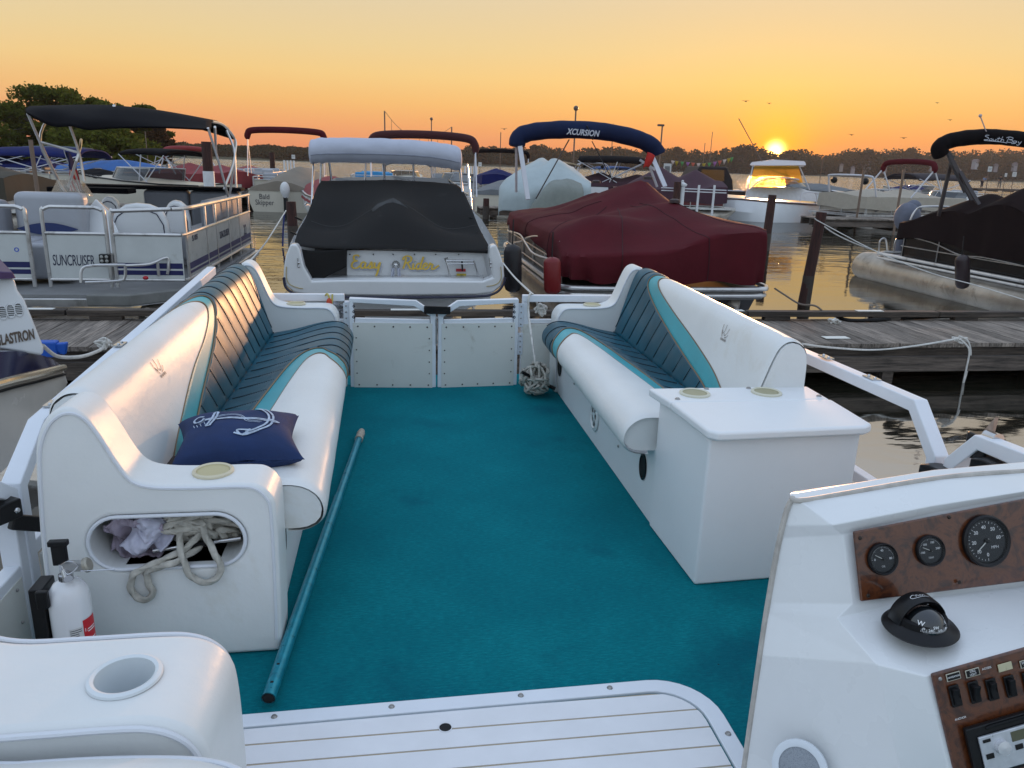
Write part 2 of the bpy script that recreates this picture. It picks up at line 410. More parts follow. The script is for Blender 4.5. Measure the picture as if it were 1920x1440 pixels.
dk = dock('dock', 'long grey weathered plank dock crossing behind the bow gates', -12.5, 15.5, 6.78, 8.02, DT)
c = MB()
for i in range(12):
    a = -12.5 + i * 2.34; c.box(a, a + 2.32, 7.90, 8.01, DT + .045, DT + .105)
    c.box(a + .2, a + .5, 7.905, 8.0, DT + .002, DT + .0445); c.box(a + 1.5, a + 1.85, 7.905, 8.0, DT + .002, DT + .0445)
c.box(-12.5, 15.5, 8.03, 8.075, DT - .25, DT - .02)
c.build('curb_rail', beam_m, dk, bevel=.006)
for i, x in enumerate((-10.5, -6.2, -1.9, 2.8, 7.0, 11.5)):
    MB().tube([(x, 7.3, WL - 2), (x, 7.3, DT - .045)], .13, 14).build('pile', pile_m, dk)
# white reflective stickers screwed to the dock
st_m = mat('white_sticker', (.7, .7, .66), .5)
for k, (u, v, yy, zz) in enumerate(((75, 576, 7.86, DT + .108), (1370, 583, 7.97, DT + .108), (1640, 586, 7.97, DT + .108), (762, 582, 7.97, DT + .108))):
    p = at(u, v, Z=zz); x = p.x
    m = MB(); m.box(x - .16, x + .16, 7.915, 7.99, zz - .001, zz + .004)
    tag(m.build('reflector_plate', st_m), ['white reflector plate on the dock curb beside the left pontoon boat', 'white reflector plate on the dock curb under the maroon covered boat', 'white reflector plate on the dock curb right of the mooring post', 'white reflector plate on the dock curb seen through the gate'][k], 'reflector', 'reflector plates on the dock')
p = at(1567, 633, Z=DT + .006); m = MB(); m.box(p.x - .13, p.x + .13, p.y - .05, p.y + .05, DT + .004, DT + .01)
tag(m.build('reflector_plate', st_m), 'white plate lying on the dock planks right of the right couch', 'reflector', 'reflector plates on the dock')

# ---- mooring piles
def pile(u, v, top_v, r, label, Z=WL, wtop=0, Y=None, lean=0):
    b = at(u, v, Z=Z) if Y is None else at(u, v, Y=Y); t = at(u, top_v, Y=b.y)
    o = thing('mooring_pile', label, 'piling', (b.x, b.y, Z), 0, 'mooring pilings between the slips')
    pts = [Vector((b.x - lean * .3, b.y, Z - 2.5)), Vector((b.x, b.y, Z)), Vector((b.x + lean * .5, b.y, lerp(Z, t.z, .5))), Vector((b.x + lean, b.y, t.z))]
    MB().tube(pts, [r * 1.05, r, r * .97, r * .92], 14).build('post', pile_m, o, bevel=.008)
    MB().tube([(b.x, b.y, Z - 1), (b.x + lean * .3, b.y, Z + .45)], r * 1.03, 14).build('post_base', mat('dark_pile_base', (.045, .035, .028), .6, var=.4, vscale=8), o)  # lower length of the post, darker than the rest
    if wtop: MB().tube([(b.x + lean * .4, b.y, Z + .4), (b.x + lean * .8, b.y, Z + wtop)], r * 1.06, 14).build('sleeve', mat('white_sleeve', (.6, .6, .6), .5, var=.1), o)
    return o
pile(1506, 570, 397, .085, 'brown mooring post with white lines tied, standing nearest on the right', lean=.10)
pile(1434, 470, 365, .11, 'brown mooring post behind the maroon covered boat', lean=.03)
pile(551, 460, 378, .12, 'brown mooring post beside the transom with the outboard', lean=-.02)
pile(397, 405, 266, .12, 'dark post with a white sleeve below, seen over the left pontoon boat', wtop=1.62, Y=19)
pile(911, 410, 372, .12, 'short brown post right of the white cruiser')
pile(512, 330, 286, .16, 'distant brown post above the beige boat cover', Y=50)
pile(1352, 380, 336, .1, 'short rusty post left of the white newel post', Y=24) if False else None

# ---- foliage
def leaf_mat(name, c1, c2, sc=.5):
    m = bpy.data.materials.new(name); m.use_nodes = True; N = NT(m.node_tree); N.n.clear()
    tx = N.new('ShaderNodeTexCoord'); geo = N.new('ShaderNodeNewGeometry')
    n = N.new('ShaderNodeTexNoise', Vector=tx.outputs['Object'], Scale=sc, Detail=3.0)
    f = N.math('ADD', N.math('MULTIPLY', n.outputs[0], .7), N.math('MULTIPLY', geo.outputs['Random Per Island'], .35))
    c = N.mix(f, c1 + (1,), c2 + (1,))
    a = N.new('ShaderNodeBsdfDiffuse', Color=c); b_ = N.new('ShaderNodeBsdfTranslucent', Color=c)
    N.l.new(N.new('ShaderNodeMixShader', i0=.35, i1=a.outputs[0], i2=b_.outputs[0]).outputs[0], N.new('ShaderNodeOutputMaterial').inputs[0]); return m
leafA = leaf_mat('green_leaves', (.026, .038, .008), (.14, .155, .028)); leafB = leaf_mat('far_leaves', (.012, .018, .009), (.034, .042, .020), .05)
bark = mat('bark', (.05, .04, .03), .9, var=.3)
def leaves(mb, c, rad, n, size, rnd, shell=.45):
    for _ in range(n):
        d = Vector((rnd.gauss(0, 1), rnd.gauss(0, 1), rnd.gauss(0, 1))).normalized() * (rnd.random() ** shell)
        p = Vector(c) + Vector((d.x * rad[0], d.y * rad[1], d.z * rad[2]))
        a = Vector((rnd.gauss(0, 1), rnd.gauss(0, 1), rnd.gauss(0, .7))).normalized(); b = a.cross(Vector((rnd.gauss(0, 1), rnd.gauss(0, 1), rnd.gauss(0, 1)))).normalized()
        s1_ = size * rnd.uniform(.6, 1.3); a *= s1_; b *= s1_ * .6
        k = len(mb.v); mb.v += [p - a, p - b * .9, p + a, p + b]; mb.f.append((k, k + 1, k + 2, k + 3))
def tree(x, y, z0, h, w, seed, label, lm=None, n=5200, size=.16, name='leafy_tree', open_=.4, group='trees along the far left bank', low=.25):
    rnd = random.Random(seed); t = thing(name, label, 'tree', (x, y, z0), 0, group)
    tr = MB(); tr.tube([(x, y, z0 - .5), (x + .1, y, z0 + h * .3), (x - .1, y, z0 + h * .6), (x, y, z0 + h * .85)], [h * .035, h * .028, h * .018, h * .006], 8)
    cr = MB(); cl = []
    k = int(58 + open_ * 30)
    for i in range(k):
        a = rnd.random() * 6.283; q = rnd.random() ** .6; zz = lerp(low, 1.0, rnd.random()); prof = math.sin(math.pi * min(1, (zz - low + .12) / (1.16 - low))) ** .6
        cl.append((x + math.cos(a) * q * w * prof, y + math.sin(a) * q * w * prof, z0 + h * zz * .93, rnd.uniform(.09, .21) * w))
    for cx, cy, cz, cr_ in cl:
        tr.tube([(x, y, z0 + h * rnd.uniform(.25, .5)), ((x + cx) / 2, (y + cy) / 2, (z0 + h * .4 + cz) / 2), (cx, cy, cz)], [h * .012, h * .007, h * .003], 5)
        leaves(cr, (cx, cy, cz), (cr_ * 1.2, cr_ * 1.2, cr_ * .75), n // k, size, rnd)
    for _ in range(int(n * .05)):
        cx, cy, cz, cr_ = rnd.choice(cl); leaves(cr, (cx, cy, cz + cr_ * .2), (cr_ * 1.4, cr_ * 1.4, cr_ * .9), 1, size * .7, rnd, .3)
    tr.build('trunk', bark, t); cr.build('crown', lm or leafA, t, smooth=False); return t
def tree_px(u0, u1, vtop, Y, seed, label, **kw):
    uc = (u0 + u1) / 2; t = at(uc, vtop, Y=Y); l = at(u0, vtop, Y=Y); r = at(u1, vtop, Y=Y); z0 = WL + .5
    return tree(t.x, Y, z0, t.z - z0, (r.x - l.x) / 2, seed, label, **kw)
tree_px(-190, 60, 168, 70, 1, 'tall green tree at the far left edge of the photo', n=16000, size=.19, low=.06)
tree_px(-20, 205, 158, 78, 2, 'broad green tree above the black bimini top, the tallest one', n=18000, size=.19, low=.06)
tree_px(90, 250, 180, 74, 3, 'lower green tree right of the broadest tree', n=15000, size=.19, low=.04)
tree_px(200, 330, 194, 84, 4, 'round dark tree right end of the left bank', n=12000, size=.18, low=.06)
tree_px(265, 325, 232, 72, 5, 'small thin brownish tree at the right end of the left bank', n=2600, size=.2, low=.2, lm=leaf_mat('brown_leaves', (.03, .02, .01), (.12, .07, .04)))
tree_px(60, 300, 240, 66, 6, 'low bushy green tree behind the navy biminis', n=14000, size=.18, low=.02)

# ---- far shore
shore = [(-900, 300), (-60, 356), (84, 477), (260, 560), (470, 590), (900, 560)]
hl = MB()
def hfn(a, b):
    x = lerp(-900, 900, a); y = interp(shore, x) - 14 + b * 174
    return Vector((x, y, WL - .3 + smooth01(b * 6) * 1.2 + b * 9 * (0.6 + .5 * nz(x * .01, b * 2)) * (1.8 if x > 200 else 1)))
hl.grid(hfn, 90, 10); struct(hl.build('hills', mat('far_hill_ground', (.035, .038, .015), .95, var=.4, vscale=.05)))
bank = MB(); bank.grid(lambda a, b: Vector((lerp(-80, -12, a), lerp(60, 110, b), WL - .2 + .9 * smooth01(b * 5) * smooth01((1 - a) * 4))), 12, 8)
struct(bank.build('bank', mat('bank_ground', (.04, .045, .02), .95, var=.4)))
tops = [(180, 262), (320, 270), (400, 274), (470, 275), (560, 277), (640, 281), (760, 284), (860, 283), (890, 276), (930, 279), (962, 282), (980, 280), (1010, 275), (1050, 282), (1075, 284), (1100, 281), (1150, 277), (1200, 285),
        (1250, 285), (1272, 279), (1290, 288), (1312, 282), (1330, 289), (1352, 287), (1372, 279), (1395, 274), (1425, 277), (1450, 292), (1475, 284), (1500, 281), (1530, 291), (1562, 288), (1600, 285), (1625, 280), (1660, 287), (1690, 284), (1720, 281), (1760, 285), (1800, 286), (1850, 285), (1900, 284), (1990, 286)]
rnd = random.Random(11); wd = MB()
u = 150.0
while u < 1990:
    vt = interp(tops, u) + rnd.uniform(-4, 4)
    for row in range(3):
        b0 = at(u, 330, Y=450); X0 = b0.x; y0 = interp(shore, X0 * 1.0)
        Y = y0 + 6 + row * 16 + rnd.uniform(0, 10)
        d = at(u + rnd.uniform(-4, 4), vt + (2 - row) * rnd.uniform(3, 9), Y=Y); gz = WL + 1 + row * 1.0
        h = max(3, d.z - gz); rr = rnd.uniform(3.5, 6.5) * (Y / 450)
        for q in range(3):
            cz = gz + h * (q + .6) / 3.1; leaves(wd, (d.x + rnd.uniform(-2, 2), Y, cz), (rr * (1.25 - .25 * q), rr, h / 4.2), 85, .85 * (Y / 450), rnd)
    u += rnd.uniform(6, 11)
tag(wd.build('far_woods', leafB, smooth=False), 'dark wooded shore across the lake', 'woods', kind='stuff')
for k, (u, vt, w_, nm) in enumerate([(1272, 273, 12, 'round tree on the far shore right of the navy bimini'), (1395, 273, 26, 'big dark tree on the far shore just left of the sun'), (1480, 284, 22, 'broad tree on the far shore just right of the sun'),
                     (1626, 279, 24, 'tall round tree on the far shore between sun and black bimini'), (1706, 276, 20, 'airy tree on the far shore left of the black bimini'), (1003, 271, 16, 'tree on the far shore under the left end of the navy bimini'), (905, 275, 10, 'small spiky tree on the far shore right of the white bimini')]):
    X0 = at(u, 300, Y=450).x; Y = interp(shore, X0) + 4; t = at(u, vt, Y=Y); l = at(u - w_, vt, Y=Y); r = at(u + w_, vt, Y=Y)
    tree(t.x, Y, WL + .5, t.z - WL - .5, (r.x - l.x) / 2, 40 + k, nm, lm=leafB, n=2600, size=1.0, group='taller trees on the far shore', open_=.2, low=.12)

# ---- houses on the far shore
def house(u, v, wpx, Y, col, label, k):
    Y = interp(shore, at(u, v, Y=560).x) - 9; b = at(u, v, Y=Y); w_ = wpx * .62 * Y / FPX; h = w_ * .5; rz = R([8, -25, 20, -10][k % 4])
    o = thing('white_house', label, 'house', (b.x, b.y, b.z), rz, 'houses among the far trees')
    MB().box(-w_ / 2, w_ / 2, 0, w_ * .7, -4, h).build('wall', mat('house_' + col, hexc(col)[:3], .7, var=.05), o, local=True)
    r_ = MB(); e = .4; r_.prism([(-w_ / 2 - e, h - .1), (w_ / 2 + e, h - .1), (0, h * 1.75)], 'y', -e, w_ * .7 + e); r_.build('roof', mat('grey_roof', (.12, .11, .12), .8, var=.2), o, local=True)
    for i in (-1, 0, 1):
        MB().box(i * w_ * .28 - w_ * .06, i * w_ * .28 + w_ * .06, -.12, -.03, h * .35, h * .75).build('window', mat('dark_window', (.03, .03, .04), .2), o, local=True)
for k, (u, v, w_, c, l) in enumerate([(1628, 313, 20, '8f8a86', 'white house on the far shore below the tall round tree'), (1578, 312, 10, '827872', 'small pale house on the far shore right of the sun'), (1700, 312, 13, '756c66', 'tan house on the far shore behind the dark bimini'),
                                      (1600, 317, 11, '857d7d', 'low white house on the far shore left of the white gabled one'), (1660, 316, 12, '7c7370', 'grey house on the far shore between two white ones'), (1748, 312, 14, '827c7a', 'pale house on the far shore right of the dark bimini'),
                                      (1832, 308, 18, '928f92', 'bright white house on the far shore left of the photo edge'), (1868, 313, 12, '767174', 'grey house on the far shore near the right edge'), (1905, 312, 14, '7f7c7f', 'pale house cut by the right edge on the far shore'), (1798, 322, 12, '8a8686', 'low white house near the water on the far shore')]):
    house(u, v, w_, 520, c, l, k)
# ================================================================== OUR PONTOON BOAT
XL, XR, Y0, YF = -1.14, 1.84, -.6, 5.02
boat = thing('pontoon_boat', 'white and teal pontoon boat we stand on, with carpet deck and double bow gates', 'pontoon boat', (0.35, 2.2, 0))
# carpet
cm = bpy.data.materials.new('teal_carpet'); cm.use_nodes = True; N = NT(cm.node_tree); N.n.clear()
tx = N.new('ShaderNodeTexCoord'); a = N.new('ShaderNodeTexNoise', Vector=tx.outputs['Object'], Scale=2.2, Detail=5.0, Roughness=.6)
mpc = N.new('ShaderNodeMapping', Vector=tx.outputs['Object'], Scale=(40, 150, 40)); f = N.new('ShaderNodeTexNoise', Vector=mpc.outputs[0], Scale=1.0, Detail=5.0, Roughness=.75)
f2 = N.new('ShaderNodeTexNoise', Vector=tx.outputs['Object'], Scale=380.0, Detail=2.0)
mpd = N.new('ShaderNodeMapping', Vector=tx.outputs['Object'], Location=(.4, .1, 0)); d = N.new('ShaderNodeTexNoise', Vector=mpd.outputs[0], Scale=1.35, Detail=7.0, Roughness=.6)
c0 = N.ramp(N.math('ADD', N.math('MULTIPLY', a.outputs[0], .35), N.math('MULTIPLY', f.outputs[0], .65)), [(.32, (.001, .115, .155, 1)), (.5, (.002, .165, .20, 1)), (.68, (.006, .25, .285, 1))])
st = N.new('ShaderNodeMapRange', Value=d.outputs[0], From_Min=.56, From_Max=.68); c1 = N.mix(N.math('MULTIPLY', st.outputs[0], .45), c0, (.002, .055, .10, 1))
sp = N.new('ShaderNodeTexVoronoi', Vector=tx.outputs['Object'], Scale=7.0); spk = N.math('LESS_THAN', sp.outputs['Distance'], .022)
c1 = N.mix(N.math('MULTIPLY', spk, .8), c1, (.01, .015, .02, 1))
bs = N.new('ShaderNodeBsdfPrincipled', Base_Color=c1, Roughness=1.0); bs.inputs['Specular IOR Level'].default_value = .1
hh = N.math('ADD', N.math('MULTIPLY', f.outputs[0], .7), N.math('MULTIPLY', f2.outputs[0], .5)); bp = N.new('ShaderNodeBump', Strength=.9, Distance=.006, Height=hh); N.set(bs.inputs['Normal'], bp.outputs[0])
N.l.new(bs.outputs[0], N.new('ShaderNodeOutputMaterial').inputs[0])
hx0, hx1, hy1 = -1.0, .885, 1.835
m = MB(); m.box(XL, XR, hy1 - .15, YF - .01, -.012, 0); m.box(hx1 - .12, XR, Y0, hy1 - .1501, -.012, 0); m.build('deck_carpet', cm, boat)
m = MB(); m.box(XL - .02, XR + .02, Y0, YF + .25, -.06, -.013); m.build('deck_frame', mat('deck_edge', (.5, .5, .5), .4, metal=.6), boat)
m = MB(); m.box(XL, XR, YF + .01, YF + .24, -.012, -.002); m.build('bow_deck', cm, boat)
for xx in (XL + .35, XR - .35):
    m = MB(); m.tube([(xx, Y0, -.38), (xx, 4.6, -.38), (xx, 5.0, -.34), (xx, 5.3, -.22)], [.3, .3, .24, .05], 24); m.build('pontoon', alu_tube, boat)
# hatch
def rrect(x0, x1, y0, y1, r, n=8):
    o = []
    for cx, cy, a0 in ((x1 - r, y1 - r, 0), (x0 + r, y1 - r, 90), (x0 + r, y0 + r, 180), (x1 - r, y0 + r, 270)):
        for i in range(n + 1):
            t = R(a0 + 90 * i / n); o.append((cx + r * math.cos(t), cy + r * math.sin(t)))
    return o
hr = rrect(hx0, hx1, .6, hy1, .17); hi = rrect(hx0 + .05, hx1 - .05, .65, hy1 - .05, .13); n = len(hr)
# shear: the hatch front edge is not quite square to the boat
def sk(p): return (p[0], p[1] + .018 * (p[0] - .4))
hr = [sk(p) for p in hr]; hi = [sk(p) for p in hi]
m = MB(); m.add([(p[0], p[1], .0) for p in hr] + [(p[0], p[1], .009) for p in hr] + [(p[0], p[1], .009) for p in hi] + [(p[0], p[1], -.01) for p in hi],
                [(k * n + i, k * n + (i + 1) % n, (k + 1) * n + (i + 1) % n, (k + 1) * n + i) for k in range(3) for i in range(n)])
hf = m.build('hatch_frame', alum_white, boat, bevel=.003)
sc_m = mat('screw', (.35, .34, .33), .35, metal=.9)
def screw(M, parent, r=.006, mt=None):
    s = MB(); s.lathe([(r * .1, r * .55), (r * .7, r * .45), (r, 0)], n=10, caps=False, M=M); s.box(-r * .6, r * .6, -r * .12, r * .12, r * .5, r * .62, M=M); return s.build('screw', mt or sc_m, parent)
for x in (-.33, -.02, .34, .60): screw(Matrix.Translation((x, hy1 - .022 + .018 * (x - .4), .009)), hf, .009)
for y in (1.60,): screw(Matrix.Translation((hx1 - .02, y, .009)), hf, .009)
hatch_m = mat('hatch_plastic', (.74, .74, .76), .38, var=.05, dirt='a8957c', dscale=7, dthr=.66)
hl_ = rrect(hx0 + .056, hx1 - .056, .656, hy1 - .056, .125); hl_ = [sk(p) for p in hl_]
lid = MB(); ys = [.656 + i * .092 for i in range(13)]
def clipy(poly, a, b):
    for s_, lim in ((1, a), (-1, b)):
        out = []
        for i in range(len(poly)):
            p, q = poly[i], poly[(i + 1) % len(poly)]; fp = s_ * (p[1] - lim); fq = s_ * (q[1] - lim)
            if fp >= 0: out.append(p)
            if fp * fq < 0: t = fp / (fp - fq); out.append((p[0] + (q[0] - p[0]) * t, p[1] + (q[1] - p[1]) * t))
        poly = out
    return poly
bt = [hy1 - .056 + .02 - .092 * i - .02 for i in range(14)][::-1]
bt = [hy1 - .05 - .004 - b for b in (0, .075, .145, .215, .285, .355, .43, .52, .61, .70, .79, .88, .97, 1.06, 1.15)]
for i in range(len(bt) - 1):
    pl_ = clipy(hl_, bt[i + 1] + .0030, bt[i] - .0030)
    if len(pl_) > 2: lid.prism(pl_, 'z', -.006, .0055)
ho = (.02 - .0, hy1 - .18, 0)
lid.build('hatch_lid', hatch_m, boat)
m = MB(); m.add([(p[0], p[1], .0040) for p in hl_], [tuple(range(len(hl_)))]); m.build('hatch_groove', mat('tan_groove', (.40, .33, .24), .8), boat)
hp = at(835, 1364, Z=.006); m = MB(); m.lathe([(.0001, .0062), (.016, .0062)], (hp.x, hp.y, 0), 20, caps=False); m.build('finger_hole', hole_m, boat)
m = MB(); m.lathe([(.016, .006), (.0165, .0075), (.0185, .0068), (.0185, .006)], (hp.x, hp.y, 0), 20, caps=False); m.build('finger_hole_rim', hatch_m, boat)

# bow fence and gates
def panel(name, x0, x1, y, z0, z1, yb=None, par=boat):
    yb = y if yb is None else yb
    m = MB(); m.prism([(x0, y), (x1, yb), (x1, yb + .012), (x0, y + .012)], 'z', z0, z1); return m.build(name, panel_w, par)
YG = 4.99; zp, zt = .445, .60
# fixed bow corners
for sx, a, b_ in ((-1, XL, -.315), (1, .845, XR)):
    m = MB(); m.bar((a, YG + .02, zt - .01), (b_, YG + .02, zt - .01), .045, .045); e = b_ if sx < 0 else a
    m.bar((e - sx * .022 * -1 if sx < 0 else e + .022, YG + .02, 0), (e + .022 if sx < 0 else e + .022, YG + .02, zt - .034), .045, .045)
    m.bar((a, YG + .02, zp - .01), (b_, YG + .02, zp - .01), .03, .028); m.build('bow_rail', alum_white, boat, bevel=.004)
    panel('bow_panel', a, b_, YG - .004, .0, zp - .026)
def gate(xh, xm, sgn, label):
    yh, ym = YG, YG - .035
    g_ = MB(); P = lambda x, z: (x, lerp(yh, ym, abs(x - xh) / abs(xm - xh)), z)
    w = .038; zT = zt - .022
    g_.bars([P(xh, .0), P(xh, zT), P(xm - sgn * .115, zT - .015), P(xm, zT - .09), P(xm, .0)], w, w, up=(0, 1, 0))
    g_.bar(P(xh + sgn * .02, zp), P(xm - sgn * .02, zp - .005), .03, .032)
    o = g_.build('gate', alum_white, boat, bevel=.004); tag(o, label)
    m = MB(); a, b_ = sorted((xh + sgn * .005, xm - sgn * .005)); m.add([P(a, .0), P(b_, .0), P(b_, zp - .012), P(a, zp - .012)], [(0, 1, 2, 3)]); m.v = [p + Vector((0, -.026, 0)) for p in m.v]
    m.v += [p + Vector((0, .01, 0)) for p in m.v]; m.f += [(7, 6, 5, 4), (0, 4, 5, 1), (1, 5, 6, 2), (2, 6, 7, 3), (3, 7, 4, 0)]
    m.build('gate_panel', panel_w, o)
    s = MB(); rs = random.Random(int(xh * 100))
    for i in range(5):
        x = lerp(a + .03, b_ - .03, i / 4)
        for z in (.018, zp - .035): s.ball((x + rs.uniform(-.006, .006), P(x, 0)[1] - .028, z), .0055, 6, (1, .5, 1))
    for i in range(1, 5):
        for x in (a + .02, b_ - .02): s.ball((x, P(x, 0)[1] - .028, .018 + (zp - .05) * i / 5), .0045, 6, (1, .5, 1))
    s.build('screws', mat('rusty_screw', (.05, .04, .035), .6), o)
    # hinges
    for z0, z1 in ((.21, .36), (.40, .56)):
        h = MB(); x = xh - sgn * .035; h.box(x - .018, x + .018, YG - .012, YG - .006, z0, z1); h.tube([(xh - sgn * .012, YG - .014, z0), (xh - sgn * .012, YG - .014, z1)], .006, 8); ho_ = h.build('hinge', mat('white_hinge', (.6, .64, .7), .35), o, bevel=.004)
        q = MB()
        for i in range(4): q.ball((x, YG - .014, lerp(z0 + .02, z1 - .02, i / 3)), .0055, 6)
        q.build('hinge_screws', sc_m, ho_)
    b3 = MB()
    for i in range(3): b3.lathe([(.004, .006), (.011, .003), (.012, 0)], n=10, caps=False, M=Matrix.Translation(P(xh + sgn * .01, .47 + i * .035)) @ Matrix.Translation((0, -.021, 0)) @ Matrix.Rotation(R(90), 4, 'X'))
    b3.build('bolts', mat('blue_black_bolt', (.02, .03, .05), .4), o)
    return o
gl_ = gate(-.27, .250, 1, 'left leaf of the bow gate'); gr_ = gate(.80, .30, -1, 'right leaf of the bow gate')
m = MB(); m.bar((.19, 4.915, .528), (.36, 4.915, .523), .02, .05); m.tube([(.23, 4.93, .527), (.23, 4.95, .527)], .012); ol = m.build('gate_latch', black_rub, boat, bevel=.009, seg=3)
m = MB(); m.bar((.272, 4.93, .30), (.272, 4.93, .46), .006, .012); m.build('gate_gap_strip', sc_m, boat)

# side rails
def railz(y): return .60 + .062 * (y - 2.4)
m = MB(); m.bars([(XL + .02, YF, railz(YF) - .01), (XL + .02, 2.50, railz(2.5)), (XL + .02, 2.30, .49), (XL + .02, 2.30, .0)], .05, .05, up=(1, 0, 0))
m.bar((XL + .02, YF, .30), (XL + .02, 2.32, .27), .045, .045); o = m.build('side_rail', alum_white, boat, bevel=.005)
m = MB(); m.bars([(XL + .03, 2.22, .0), (XL + .03, 2.22, .49), (XL + .03, 2.10, .575), (XL + .03, Y0, .60)], .05, .05, up=(1, 0, 0)); m.bar((XL + .03, 2.20, .255), (XL + .03, Y0, .25), .045, .045); m.build('side_rail', alum_white, boat, bevel=.005)
for a, b_ in ((YF, 2.33), (2.19, Y0)):
    m = MB(); m.box(XL + .045, XL + .055, b_, a, .0, .245); o = m.build('side_panel', panel_w, boat)
    s = MB()
    for i in range(8):
        for z in (.02, .12, .225): s.ball((XL + .057, lerp(b_ + .04, a - .04, i / 7), z), .005, 6)
    s.build('screws', sc_m, o)
m = MB(); m.bars([(XR - .02, YF, .60), (XR - .02, 4.2, .64), (XR - .02, 2.34, .675), (XR - .02, 2.20, .535), (XR - .02, 2.17, .0)], .05, .05, up=(1, 0, 0))
m.bar((XR - .02, YF, .28), (XR - .02, 2.2, .30), .045, .045); m.build('side_rail', alum_white, boat, bevel=.005)
m = MB(); m.bars([(XR - .02, 2.10, .0), (XR - .02, 2.115, .545), (XR - .02, 2.02, .655), (XR - .02, 1.82, .665), (XR - .02, 1.0, .66)], .05, .05, up=(1, 0, 0)); m.build('side_rail', alum_white, boat, bevel=.005)
m = MB(); m.box(XR - .05, XR - .04, 2.2, YF, .0, .27); m.box(XR - .05, XR - .04, Y0, 2.06, .0, .27); m.build('side_panel', panel_w, boat)
# rail plates
for par in ((XL + .02, 3.3), (XL + .02, 2.62), (XR - .02, 2.95), (XR - .02, 2.62)):
    z = (railz(par[1]) if par[0] < 0 else .668) + .026; s = MB(); s.box(par[0] - .018, par[0] + .018, par[1] - .035, par[1] + .035, z, z + .005)
    for dy in (-.02, .02): s.ball((par[0], par[1] + dy, z + .005), .007, 6)
    s.build('rail_plate', steel, boat)
# black canopy clamps on the rails
def clamp(x, y, z, yaw, par):
    M = Matrix.Translation((x, y, z)) @ Matrix.Rotation(yaw, 4, 'Z'); s = MB()
    s.prism([(-.03, -.028), (.055, -.028), (.055, .02), (.02, .03), (-.03, .03)], 'x', -.032, .032, M=M @ Matrix.Rotation(R(0), 4, 'X')); s.box(-.012, .012, -.16, -.03, -.055, -.01, M=M @ Matrix.Rotation(R(28), 4, 'X'))
    o = s.build('canopy_clamp', black_pl, par, bevel=.006); q = MB(); q.ball((0, 0, 0), .009, 8, M=M @ Matrix.Translation((-.033, -.01, 0))); q.build('bolt', steel, o)
clamp(XL + .05, 2.17, .47, R(150), boat); clamp(XR - .06, 2.13, .50, R(10), boat); clamp(XR - .05, 1.93, .60, R(10), boat)
m = MB(); m.bar((XR - .02, 1.88, .63), (1.5, 1.2, .66), .022, .022); m.build('canopy_strut', alum_white, boat)

# ================================================================== COUCHES
def prof_back(t):
    return crB[min(len(crB) - 1, int(t * (len(crB) - 1)))]
BK = [(-.735, .405), (-.765, .50), (-.800, .60), (-.835, .70), (-.862, .752), (-.900, .775), (-.945, .765), (-.978, .72), (-.985, .60), (-.985, .45)]
ST = [(-.735, .405), (-.62, .425), (-.50, .452), (-.38, .472), (-.30, .470), (-.248, .440), (-.228, .395), (-.240, .350), (-.285, .325), (-.36, .322)]
def arc(poly):
    c = crom([(p[0], p[1], 0) for p in poly], 8); L = [0]
    for a, b_ in zip(c, c[1:]): L.append(L[-1] + (b_ - a).length)
    def f(t):
        s_ = t * L[-1]
        for i in range(len(L) - 1):
            if s_ <= L[i + 1] or i == len(L) - 2:
                k = (s_ - L[i]) / max(1e-9, L[i + 1] - L[i]); p = c[i].lerp(c[i + 1], k); tt = (c[i + 1] - c[i]).normalized()
                return p.x, p.y, tt.y, -tt.x
    return f
fB, fS = arc(BK), arc(ST)
